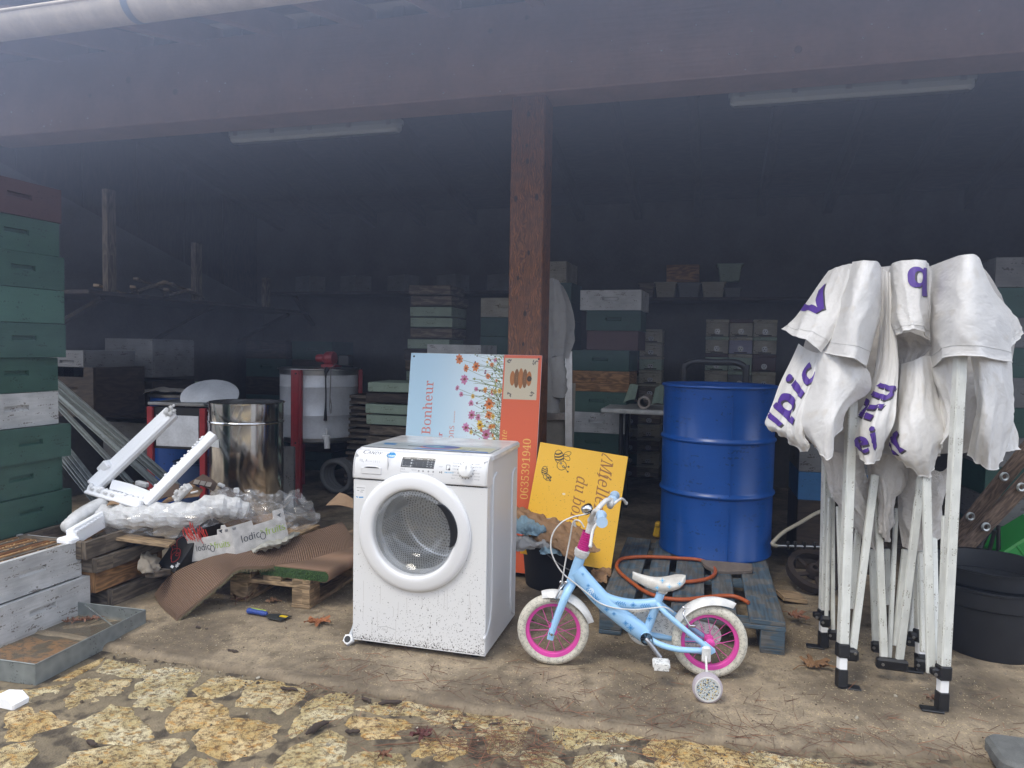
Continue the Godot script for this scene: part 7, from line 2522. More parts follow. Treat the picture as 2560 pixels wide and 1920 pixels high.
	b.lathe([Vector2(0.0, 0.012), Vector2(0.19, 0.004), Vector2(0.20, 0.0), Vector2(0.195, -0.004), Vector2(0.0, -0.002)], 40)
	flat("steel_cover", b, M.film_steel, "round steel lid tilted on the square uncapping tank", "lid").position = Vector3(o.x + 0.13, th + 0.055, o.z - 0.18)
	# blue barrel behind, with cloth and a jar on its lid
	var bp := Vector3(-4.074, 0.9, -4.808)
	t = thing("blue_barrel", "blue barrel with a steel ring and rags on its lid, behind the square tank", "barrel", Vector3(bp.x, 0, bp.z))
	b = B.new()
	b.lathe([Vector2(0, 0.01), Vector2(0.25, 0.01), Vector2(0.262, 0.04), Vector2(0.262, bp.y - 0.06), Vector2(0.255, bp.y - 0.03)], 48)
	add("barrel_body", b, M.blue_drum, t)
	b = B.new()
	b.lathe([Vector2(0.262, bp.y - 0.035), Vector2(0.275, bp.y - 0.03), Vector2(0.277, bp.y - 0.012), Vector2(0.26, bp.y - 0.006), Vector2(0.0, bp.y - 0.004)], 48)
	add("ring", b, M.steel_dull, t)
	b = B.new()
	b.lathe([Vector2(0.0, 0.0), Vector2(0.034, 0.0), Vector2(0.036, 0.004), Vector2(0.036, 0.085), Vector2(0.038, 0.09), Vector2(0.032, 0.09), Vector2(0.032, 0.01), Vector2(0, 0.01)], 24)
	flat("jar", b, mat(lin(0.20, 0.26, 0.16), 0.4), "pale green pot standing on the blue barrel lid", "pot").position = Vector3(bp.x + 0.20, bp.y - 0.002, bp.z + 0.08)
	b = B.new()
	b.grid(crumple(sheet([[Vector3(-0.28, 0.02, 0.1), Vector3(-0.1, 0.03, 0.02), Vector3(0.1, 0.02, 0.0)], [Vector3(-0.3, 0.01, 0.2), Vector3(-0.1, 0.02, 0.16), Vector3(0.12, 0.02, 0.14)], [Vector3(-0.33, -0.10, 0.24), Vector3(-0.1, 0.012, 0.262), Vector3(0.14, 0.012, 0.24)]], 6, 6), 5, 9.0, 0.02))
	flat("rag", b, mat(lin(0.36, 0.33, 0.29), 0.9, 0, T.cloth, 3.0), "grey rag hanging over the edge of the blue barrel", "cloth").position = Vector3(bp.x, bp.y, bp.z)
	# bin under the square tank, coil under the extractor
	b = B.new()
	b.lathe([Vector2(0, 0), Vector2(0.17, 0), Vector2(0.19, 0.42), Vector2(0.20, 0.43), Vector2(0.18, 0.43), Vector2(0.16, 0.02), Vector2(0, 0.02)], 36)
	flat("blue_bucket", b, mat(lin(0.01, 0.03, 0.09), 0.5), "dark blue bucket under the square uncapping tank", "bucket").position = Vector3(o.x + 0.06, 0, o.z - 0.18)
	for k in 4:
		b = B.new()
		b.x = Transform3D(Basis(Vector3.RIGHT, PI / 2) * Basis(Vector3.RIGHT, 0.15), Vector3(-3.12 + 0.01 * k, 0.165, -5.50 - 0.035 * k))
		var ring := []
		for i in 13: ring.append(Vector2(0.135 + cos(TAU * i / 12) * 0.022, sin(TAU * i / 12) * 0.022))
		b.lathe(ring, 32, 0, TAU, 80)
		flat("hose_coil", b, mat(lin(0.16, 0.16, 0.155), 0.6), ["grey hose coil under the extractor, nearest turn", "grey hose coil under the extractor, second turn", "grey hose coil under the extractor, third turn", "grey hose coil under the extractor, rearmost turn"][k], "hose")
	# white board between tank and extractor
	b = B.new()
	b.box(Vector3(0, 0.26, 0), Vector3(0.11, 0.52, 0.03), 0.006)
	var wb := flat("upright_board", b, M.grey_hive, "whitish upright panel between the polished tank and the red leg", "panel")
	wb.position = Vector3(-3.102, 0.176, -4.75)
	wb.position.y = 0.0


func motor_shape() -> B:
	var b := B.new()
	b.box(Vector3(0.06, 0.012, 0), Vector3(0.14, 0.024, 0.12), 0.004)
	b.x = Transform3D(Basis(Vector3.FORWARD, PI / 2), Vector3(-0.06, 0.075, 0))
	b.lathe([Vector2(0, -0.02), Vector2(0.032, -0.02), Vector2(0.035, 0.0), Vector2(0.035, 0.05), Vector2(0.056, 0.07), Vector2(0.062, 0.08), Vector2(0.062, 0.14), Vector2(0.056, 0.15), Vector2(0.0, 0.15)], 24)
	b.x = Transform3D()
	for i in 6:
		var g := TAU * i / 6
		b.ball(Vector3(0.075, 0.075 + sin(g) * 0.045, cos(g) * 0.045 + 0.03), Vector3(0.008, 0.008, 0.008), 6)
	return b


# ---------------------------------------------------------------- the heap of packaging on the wooden pallet
func foam_bar(a: Vector3, e: Vector3, w: float, d: float, up: Vector3, ragged: float, seed0: int) -> B:
	# polystyrene rail; one edge torn into crumbs
	var b := B.new()
	b.bar(a, e, w, d, up, 0.006)
	var dir := (e - a).normalized()
	var side := dir.cross(up).normalized()
	var lift := side.cross(dir).normalized()
	b.bar(a + lift * d * 0.5 + side * w * 0.28, e + lift * d * 0.5 + side * w * 0.28, w * 0.3, d * 0.35, up, 0.004)
	var rng := RandomNumberGenerator.new()
	rng.seed = seed0
	if ragged > 0.0:
		for i in int((e - a).length() / 0.008):
			var p := a + dir * rng.randf() * (e - a).length() + side * (-w * 0.5) + lift * rng.randf_range(-0.5, 0.55) * d
			var r := rng.randf_range(0.005, 0.012) * ragged
			b.ball(p, Vector3(r, r * 0.8, r * 1.1), 6)
	return b


func card(q: Array, thick := 0.004) -> B:
	# a bent sheet of cardboard from four corners, with thickness
	var rows := sheet([[q[0], ((q[0] + q[1]) as Vector3) * 0.5 + Vector3(0, 0.006, 0), q[1]], [q[3], ((q[3] + q[2]) as Vector3) * 0.5 + Vector3(0, 0.01, 0), q[2]]], 6, 6)
	var n := ((q[1] - q[0]) as Vector3).cross(q[3] - q[0]).normalized() * thick
	var b := B.new()
	b.grid(rows, 0.4, 0.3)
	var low := []
	for r in rows:
		var l := []
		for p in r: l.append(p - n)
		low.append(l)
	b.grid(low, 0.4, 0.3)
	for k in [0, rows.size() - 1]: b.grid([rows[k], low[k]], 0.4, 0.01)
	for k in [0, rows[0].size() - 1]:
		var l0 := []
		var l1 := []
		for i in rows.size(): l0.append(rows[i][k]); l1.append(low[i][k])
		b.grid([l0, l1], 0.4, 0.01)
	return b


func build_heap() -> void:
	var rng := RandomNumberGenerator.new()
	rng.seed = 61
	pallet("raw wooden pallet carrying the brown mats, left of the washing machine", Vector3(-2.27, 0, -3.04), 1.5, Vector3(0.80, 0.144, 1.0), M.pale_wood, [[-0.35, 0.10], [-0.16, 0.10], [0.02, 0.10], [0.19, 0.10], [0.35, 0.10]])
	# ribbed brown backing of artificial turf, green underneath
	var stripe := blank(16, 64, Color(0.8, 0.8, 0.8))
	for y in 64:
		var k := 0.5 + 0.5 * sin(y / 64.0 * TAU * 4.0)
		stripe.fill_rect(Rect2i(0, y, 16, 1), Color(k, k, k))
	var ribs := tex(stripe)
	var tone := stripe.duplicate()
	for y in 64:
		var k := 0.74 + 0.26 * (0.5 + 0.5 * sin(y / 64.0 * TAU * 4.0))
		tone.fill_rect(Rect2i(0, y, 16, 1), Color(k, k * 0.99, k * 0.97))
	var brown := mat(lin(0.27, 0.17, 0.115), 0.85, 0, tex(tone), 1.0, ribs, 0.5)
	var turf := mat(lin(0.045, 0.095, 0.03), 0.9, 0, T.mottle, 3.0, T.relief, 0.6)
	var ctrl := [P([-2.372,.012,-2.73, -2.543,.012,-2.835, -2.696,.02,-2.95]), P([-2.323,.07,-2.805, -2.475,.1,-2.893, -2.616,.12,-2.973]), P([-2.241,.16,-2.896, -2.311,.2,-2.918, -2.418,.22,-2.954]), P([-2.202,.205,-2.947, -2.261,.225,-2.991, -2.341,.235,-3.061]), P([-2.105,.2,-3.028, -2.173,.225,-3.088, -2.242,.24,-3.147]), P([-2.013,.2,-3.125, -2.091,.23,-3.22, -2.177,.25,-3.318]), P([-1.892,.19,-3.27, -2.025,.22,-3.451, -2.155,.24,-3.572]), P([-1.781,.18,-3.318, -1.945,.21,-3.6, -2.142,.23,-3.85])]
	var rows := sheet(ctrl, 8, 18)
	var m := thing("turf_mat", "brown ribbed back of an artificial turf mat, sliding off the pallet to the floor", "mat")
	var b := B.new()
	b.grid(rows, 0.4, 30.0)
	add("backing", b, brown, m)
	var under := []
	for r in rows:
		var l := []
		for p in r: l.append(p + Vector3(0, -0.014, 0.0))
		under.append(l)
	b = B.new()
	b.grid(under, 0.4, 1.4)
	var e0 := []
	var e1 := []
	for i in rows.size(): e0.append(rows[i][0]); e1.append(under[i][0])
	add("turf_side", b, turf, m)
	b = B.new()
	b.grid([e0, e1], 30.0, 0.02)
	b.grid([rows[0], under[0]], 0.4, 0.02)
	add("edge", b, mat(lin(0.20, 0.13, 0.085), 0.9, 0, T.mottle, 8.0), m)
	grass_edge(under, m, rng)
	# the other mats folded flat on the pallet
	for q in [[Vector3(-1.969, 0.168, -3.06), 0.40, 0.030, "folded turf mat with a green edge on the front of the pallet"], [Vector3(-2.263, 0.134, -3.05), 0.12, 0.036, "rolled end of turf mat, green inside, left on the pallet"]]:
		var t := thing("folded_mat", q[3], "mat", q[0])
		b = B.new()
		var loop := []
		for p in rounded(q[1], q[2] * 2.0, q[2] * 0.98, 8): loop.append(p)
		b.prism(loop, -0.55, 0.0)
		add("backing", b, mat(lin(0.27, 0.17, 0.115), 0.85, 0, tex(tone), 1.0, ribs, 0.5), t)
		b = B.new()
		var inner := rounded(q[1] - 0.012, q[2] * 2.0 - 0.012, q[2] * 0.98 - 0.006, 8)
		b.prism(inner, 0.0, 0.004)
		add("green_fold", b, turf, t)
		b = B.new()
		for i in int(q[1] * 900):
			var x: float = rng.randf_range(-0.48, 0.48) * q[1]
			var y: float = rng.randf_range(-0.8, 0.8) * q[2]
			b.bar(Vector3(x, y, 0.002), Vector3(x + rng.randf_range(-0.006, 0.006), y + rng.randf_range(-0.008, 0.008), rng.randf_range(0.006, 0.014)), 0.0016, 0.0008)
		add("blades", b, mat(lin(0.07, 0.15, 0.035), 0.8), t).set_meta("kind", "stuff")
	fruit_tray()
	# black carton with red scrawl
	var tl := Vector3(-2.655, 0.328, -3.11)
	var bl := Vector3(-2.714, 0.165, -3.002)
	var br := Vector3(-2.614, 0.121, -2.955)
	var ex := (tl - bl).normalized()
	var nz := (br - bl).cross(ex).normalized()
	if nz.dot(lens.position - bl) < 0: nz = -nz
	var ey := nz.cross(ex)
	if ey.dot(br - bl) > 0: ey = -ey
	var ct := thing("black_carton", "black carton with red scrawled drawing and red straws inside", "carton", bl)
	ct.basis = Basis(ex, ey, ex.cross(ey))
	var sg := signf(ex.cross(ey).dot(nz))
	b = B.new()
	b.box(Vector3(0.15, -0.065, -0.055 * sg), Vector3(0.32, 0.135, 0.105), 0.002)
	add("carton_body", b, M.black, ct)
	var red := mat(lin(0.55, 0.04, 0.025), 0.5)
	b = B.new()
	for q in [[Vector2(0.04, -0.06), Vector2(0.08, -0.03), Vector2(0.10, -0.075), Vector2(0.06, -0.105), Vector2(0.03, -0.08), Vector2(0.06, -0.05), Vector2(0.09, -0.06), Vector2(0.13, -0.02), Vector2(0.16, -0.04)], [Vector2(0.16, -0.04), Vector2(0.20, -0.01), Vector2(0.25, -0.02), Vector2(0.28, -0.06), Vector2(0.24, -0.08), Vector2(0.19, -0.06)], [Vector2(0.075, -0.075), Vector2(0.085, -0.085), Vector2(0.07, -0.09), Vector2(0.066, -0.074), Vector2(0.084, -0.07)], [Vector2(0.08, -0.035), Vector2(0.10, -0.005), Vector2(0.104, -0.03)]]:
		var l := []
		for p in curve(q, 5): l.append(Vector3(p.x, p.y, 0.0005 * sg))
		b.tube(l, 0.0012, 4)
	add("red_drawing", b, red, ct)
	b = B.new()
	word(b, "Schoko", Vector3(0.15, -0.10, 0.0008 * sg), Vector3(1, 0.12, 0), Vector3(-0.12, 1, 0), 0.042, "serif", 0.3)
	add("lettering", b, M.white_plastic, ct)
	b = B.new()
	b.box(Vector3(0.012, -0.10, 0.0006 * sg), Vector3(0.012, 0.02, 0.001))
	for i in 6: b.box(Vector3(0.02 + 0.004 * i, -0.125, 0.0006 * sg), Vector3(0.002, 0.012 + 0.006 * (i % 3), 0.001))
	add("barcode", b, M.white_plastic, ct)
	for i in 26:
		b = B.new()
		var a := Vector3(-2.562, 0.347, -3.034).lerp(Vector3(-2.485, 0.325, -3.096), rng.randf()) + Vector3(rng.randfn() * 0.008, rng.randfn() * 0.012 - 0.01, 0.03)
		b.tube([a + Vector3(-0.008, 0.022, 0.0), a + Vector3(0.004 + rng.randfn() * 0.004, 0.0, 0.005), a + Vector3(0.016 + rng.randfn() * 0.006, -0.035, -0.005)], 0.0016, 5)
		var st := flat("red_straw", b, red, "thin red straw in the bundle above the white fruit tray", "straw", "bundle of red straws")
	foam_pieces(rng)
	plastic_sheets(rng)
	# cardboard
	for q in [[[Vector3(-2.718, 0.562, -3.334), Vector3(-2.619, 0.518, -3.328), Vector3(-2.574, 0.494, -3.246), Vector3(-2.713, 0.533, -3.209)], M.card_dark, "dark brown cardboard flap with printed care symbols behind the plastic"],
		[[Vector3(-2.875, 0.523, -3.204), Vector3(-2.798, 0.516, -3.246), Vector3(-2.715, 0.476, -3.143), Vector3(-2.835, 0.445, -3.107)], M.card_dark, "dark cardboard piece between the foam rails"],
		[[Vector3(-2.769, 0.518, -3.275), Vector3(-2.659, 0.492, -3.264), Vector3(-2.599, 0.483, -3.155), Vector3(-2.766, 0.439, -3.043)], M.card, "torn brown cardboard strip under the foam crumbs"],
		[[Vector3(-2.641, 0.507, -3.353), Vector3(-2.598, 0.48, -3.405), Vector3(-2.474, 0.451, -3.366), Vector3(-2.519, 0.455, -3.301)], M.card_dark, "brown cardboard edge in front of the polished tank"],
		[[Vector3(-2.17, 0.398, -3.866), Vector3(-2.065, 0.371, -3.842), Vector3(-2.015, 0.339, -3.75), Vector3(-2.181, 0.348, -3.725)], mat(lin(0.36, 0.24, 0.15), 0.85, 0, T.mottle, -3.0), "flat piece of brown cardboard left of the washing machine"],
		[[Vector3(-2.95, 0.472, -2.93), Vector3(-2.932, 0.481, -2.956), Vector3(-2.87, 0.457, -2.931), Vector3(-2.932, 0.462, -2.893)], M.card, "small brown cardboard scrap under the foam frame"]]:
		flat("cardboard", card(q[0]), q[1], q[2], "cardboard")
	b = B.new()
	for q in [[0, 0], [1, 0], [2, 0]]:
		var o := Vector3.ZERO
		b.x = Transform3D(Basis(), Vector3(0.034 * q[0], 0, 0))
		b.prism([Vector2(-0.014, -0.012), Vector2(0.014, -0.012), Vector2(0.014, 0.014), Vector2(-0.014, 0.014)], 0.0, 0.0006)
	var pale := mat(lin(0.30, 0.26, 0.22), 0.8)
	var marks := add("printed_symbol", b, pale, get_node("cardboard"))
	var mc := Vector3(-2.664, 0.532, -3.249)
	marks.position = mc + Vector3(0.0, 0.012, 0.03)
	marks.rotation_degrees = Vector3(-40, 20, -12)
	# planks and rag under the heap
	for q in [[Vector3(-2.882, 0.318, -2.879), Vector3(-2.608, 0.275, -2.975), 0.09, 0.016, M.pale_wood, "thin pale plank sticking out under the plastic wrapped roll"], [Vector3(-3.049, 0.292, -2.955), Vector3(-2.741, 0.266, -3.02), 0.12, 0.012, M.old_wood, "grey plank under the thin pale one in the heap"], [Vector3(-2.623, 0.159, -2.84), Vector3(-2.634, 0.137, -2.961), 0.05, 0.03, M.old_wood, "short grey wood offcut beside the wooden trays"]]:
		b = B.new()
		b.bar(q[0], q[1], q[2], q[3], Vector3.UP, 0.002)
		flat("plank", b, q[4], q[5], "plank")
	b = B.new()
	b.grid(crumple(sheet([P([-2.76,.216,-2.929, -2.776,.204,-3.007, -2.74,.173,-3.037]), P([-2.687,.206,-2.845, -2.639,.207,-2.859, -2.655,.178,-2.936]), P([-2.656,.168,-2.831, -2.608,.17,-2.824, -2.622,.159,-2.893])], 8, 8), 9, 14.0, 0.03))
	flat("rag", b, mat(lin(0.25, 0.22, 0.18), 0.95, 0, T.cloth, 4.0), "dirty beige rag beside the stacked wooden trays", "cloth")
	b = B.new()
	b.grid(crumple(sheet([P([-2.243,.245,-3.11, -2.232,.262,-3.195, -2.191,.265,-3.254, -2.169,.27,-3.34, -2.194,.262,-3.467]), P([-2.219,.245,-3.084, -2.143,.285,-3.083, -2.11,.28,-3.15, -2.108,.28,-3.263, -2.168,.262,-3.435]), P([-2.197,.245,-3.092, -2.146,.25,-3.126, -2.128,.25,-3.186, -2.144,.255,-3.31, -2.176,.25,-3.439])], 8, 6), 4, 22.0, 0.02))
	flat("cloth_strip", b, mat(lin(0.42, 0.42, 0.38), 0.9, 0, T.cloth, 4.0), "crumpled pale strip of cloth on the brown mat below the fruit tray", "cloth")
	# putty knife on the slab
	var kp := Vector3(-2.007, 0.012, -2.901)
	var kn := thing("scraper", "blue handled scraper with a dark blade on the slab", "scraper", kp, -6)
	b = B.new()
	b.tube(curve([Vector3(-0.115, 0.002, 0.0), Vector3(-0.10, 0.003, 0), Vector3(-0.05, 0.004, 0), Vector3(-0.015, 0.004, 0.0), Vector3(0.0, 0.003, 0)], 5), [0.008, 0.012, 0.0135, 0.014, 0.0145, 0.0145, 0.014, 0.0135, 0.013, 0.0125, 0.012, 0.0125, 0.013, 0.0135, 0.013, 0.012, 0.011, 0.010, 0.010, 0.009, 0.008], 12)
	add("handle", b, mat(lin(0.03, 0.07, 0.32), 0.4, 0, T.specks, -14.0), kn)
	b = B.new()
	b.bar(Vector3(-0.10, 0.0155, -0.004), Vector3(-0.01, 0.0165, -0.004), 0.008, 0.003, Vector3.UP, 0.001)
	add("grip_stripe", b, mat(lin(0.35, 0.50, 0.05), 0.5), kn)
	b = B.new()
	b.x = Transform3D(Basis(Vector3.RIGHT, -PI / 2), Vector3(0, -0.002, 0))
	b.prism([Vector2(0.0, -0.010), Vector2(0.03, -0.030), Vector2(0.105, -0.034), Vector2(0.115, 0.036), Vector2(0.04, 0.036), Vector2(0.0, 0.012)], 0.0, 0.003, 0.001)
	add("blade", b, mat(lin(0.035, 0.04, 0.04), 0.5, 0, T.mottle, -9.0), kn)
	b = B.new()
	b.x = Transform3D(Basis(Vector3.RIGHT, -PI / 2), Vector3(0, 0.001, 0))
	b.prism(rounded(0.04, 0.02, 0.006).map(func(p): return p + Vector2(0.085, 0.014)), 0.0, 0.001)
	add("yellow_label", b, mat(lin(0.65, 0.45, 0.02), 0.5), kn)
	# zinc rails leaning in the corner
	var rail_no := 0
	for q in [[Vector3(-4.364, 1.053, -3.849), Vector3(-3.034, 0.44, -3.519), 0.03], [Vector3(-4.329, 1.027, -3.806), Vector3(-3.084, 0.46, -3.505), 0.022], [Vector3(-4.294, 0.996, -3.762), Vector3(-3.116, 0.465, -3.445), 0.03], [Vector3(-4.226, 0.921, -3.726), Vector3(-3.181, 0.485, -3.323), 0.02], [Vector3(-3.752, 0.699, -3.38), Vector3(-3.164, 0.515, -3.069), 0.016], [Vector3(-3.722, 0.674, -3.346), Vector3(-3.149, 0.504, -3.042), 0.016], [Vector3(-3.691, 0.65, -3.312), Vector3(-3.142, 0.487, -3.022), 0.016], [Vector3(-3.679, 0.629, -3.293), Vector3(-3.087, 0.443, -2.994), 0.016]]:
		b = B.new()
		var dir: Vector3 = (q[1] - q[0]).normalized()
		var sd := dir.cross(Vector3(0.27, 0.1, 0.96)).normalized()
		b.bar(q[0], q[1], q[2], 0.003, Vector3(0.27, 0.1, 0.96), 0.0008)
		for s in [-1, 1]: b.bar(q[0] + sd * q[2] * 0.5 * s + Vector3(0.004, 0, 0.014), q[1] + sd * q[2] * 0.5 * s + Vector3(0.004, 0, 0.014), 0.003, 0.03, Vector3(0.27, 0.1, 0.96), 0.0008)
		flat("zinc_rail", b, M.zinc_dull, "galvanised metal rail leaning from the left stack into the heap, %s from the top" % NTH[12 - rail_no if rail_no == 0 else rail_no].replace("thirteenth", "first").replace("second lowest", "second"), "metal rail", "zinc rails leaning at the left")
		rail_no += 1


func grass_edge(under: Array, m: Node3D, rng: RandomNumberGenerator) -> void:
	var b := B.new()
	for i in range(0, under.size() - 1):
		for k in 5:
			var p: Vector3 = (under[i][0] as Vector3).lerp(under[i + 1][0], rng.randf())
			b.bar(p, p + Vector3(rng.randfn() * 0.004, -rng.randf_range(0.004, 0.016), rng.randf_range(0.0, 0.012)), 0.0014, 0.0008)
	for j in 60:
		var q: Vector3 = under[0][j % under[0].size()]
		b.bar(q, q + Vector3(-rng.randf() * 0.015, -0.008, rng.randfn() * 0.008), 0.0014, 0.0008)
	add("fringe", b, mat(lin(0.13, 0.11, 0.06), 0.8), m).set_meta("kind", "stuff")


func word(b: B, words: String, o: Vector3, ex: Vector3, ey: Vector3, size: float, style := "sans", slant := 0.0) -> float:
	var q := letters(words, style, slant)
	var nn := ex.cross(ey).normalized()
	var far := 0.0
	for i in range(0, q.size() - 2, 3):
		var p := []
		for k in 3:
			p.append(o + ex * q[i + k].x * size + ey * q[i + k].y * size)
			far = maxf(far, q[i + k].x * size)
		b.tri(p[0], p[1], p[2], nn, nn, nn, Vector2.ZERO, Vector2(0.01, 0), Vector2(0, 0.01))
	return far


func fruit_tray() -> void:
	# white carton tray seen at its corner: two printed faces
	var o := Vector3(-2.291, 0.229, -3.053)
	var up := (Vector3(-2.326, 0.381, -3.05) - o).normalized()
	var r := Vector3(-2.158, 0.293, -3.302) - o
	var l := Vector3(-2.557, 0.146, -3.056) - o
	var ex := (r - up * r.dot(up)).normalized()
	var nz := ex.cross(up).normalized()
	var h := 0.145
	var t := thing("fruit_tray", "tipped white cardboard fruit tray printed lodicOfruits on both faces", "tray", o)
	var white := mat(lin(0.62, 0.61, 0.60), 0.8, 0, T.mottle, -5.0)
	var navy := mat(lin(0.02, 0.025, 0.04), 0.7)
	var lime := mat(lin(0.30, 0.45, 0.03), 0.7)
	var el := (l - up * l.dot(up)).normalized()
	for side in 2:
		var e: Vector3 = ex if side == 0 else -el
		var w: float = (r if side == 0 else l).length()
		var n := e.cross(up).normalized()
		var face := Node3D.new()
		face.name = "side_panel" if side == 0 else "end_panel"
		face.basis = Basis(e, up, n)
		face.position = Vector3.ZERO if side == 0 else l - up * l.dot(up)
		t.add_child(face)
		var b := B.new()
		var poly := [Vector2(0.001, 0), Vector2(w, 0), Vector2(w, h * 1.12), Vector2(w * 0.80, h * 1.12), Vector2(w * 0.78, h * 0.82), Vector2(w * 0.40, h * 0.82), Vector2(w * 0.39, h * 1.0), Vector2(0.001, h * 1.0)] if side == 0 else [Vector2(0, 0), Vector2(w - 0.001, 0), Vector2(w - 0.001, h * 1.0), Vector2(w * 0.90, h * 1.0), Vector2(w * 0.88, h * 1.10), Vector2(w * 0.80, h * 1.10), Vector2(w * 0.78, h * 0.98), Vector2(w * 0.70, h * 0.98), Vector2(w * 0.68, h * 0.80), Vector2(w * 0.27, h * 0.78), Vector2(w * 0.25, h * 0.94), Vector2(w * 0.12, h * 0.96), Vector2(w * 0.11, h * 1.02), Vector2(w * 0.05, h * 1.02), Vector2(0.0, h * 0.95)]
		b.prism(poly, -0.005, 0.0, 0.0006)
		add("panel", b, white, face)
		b = B.new()
		var sz := 0.047 if side == 0 else 0.041
		var x0 := w * (0.13 if side == 0 else 0.16)
		var y0 := h * 0.27
		var far := word(b, "lodic", Vector3(x0, y0, 0.0012), Vector3(1, 0, 0), Vector3(0, 1, 0), sz)
		var ring := []
		for i in 25: ring.append(Vector3(x0 + far + sz * 0.34 + cos(TAU * i / 24) * sz * 0.30, y0 + sz * 0.30 + sin(TAU * i / 24) * sz * 0.38, 0.0012))
		b.tube(ring, sz * 0.035, 6, false, 0.4)
		add("lettering", b, navy, face)
		b = B.new()
		word(b, "fruits", Vector3(x0 + far + sz * 0.66, y0, 0.0012), Vector3(1, 0, 0), Vector3(0, 1, 0), sz)
		b.tube([Vector3(x0 + far + sz * 0.30, y0 + sz * 0.68, 0.0012), Vector3(x0 + far + sz * 0.14, y0 + sz * 0.98, 0.0012), Vector3(x0 + far + sz * 0.34, y0 + sz * 0.90, 0.0012), Vector3(x0 + far + sz * 0.44, y0 + sz * 0.70, 0.0012)], sz * 0.025, 5)
		add("lettering", b, lime, face)
		b = B.new()
		var bx := w * (0.90 if side == 0 else 0.78)
		b.prism([Vector2(bx - 0.014, h * 0.93), Vector2(bx + 0.012, h * 0.97), Vector2(bx + 0.004, h * 0.89), Vector2(bx + 0.006, h * 0.82), Vector2(bx - 0.006, h * 0.89)], 0.0004, 0.001)
		for i in 3: b.box(Vector3(w * (0.06 if side == 0 else 0.90), h * (0.87 + 0.03 * i), 0.0006), Vector3(0.018, 0.002, 0.0008))
		add("printed_mark", b, navy, face)
	var b := B.new()
	b.face([Vector3.ZERO, ex * r.length(), ex * r.length() + el * l.length(), el * l.length()])
	add("tray_floor", b, M.card, t)
	for q in [[ex * r.length(), el * l.length()], [el * l.length(), ex * r.length()]]:
		b = B.new()
		b.face([q[0], q[0] + q[1], q[0] + q[1] + up * h, q[0] + up * h])
		add("back_panel", b, M.card, t)


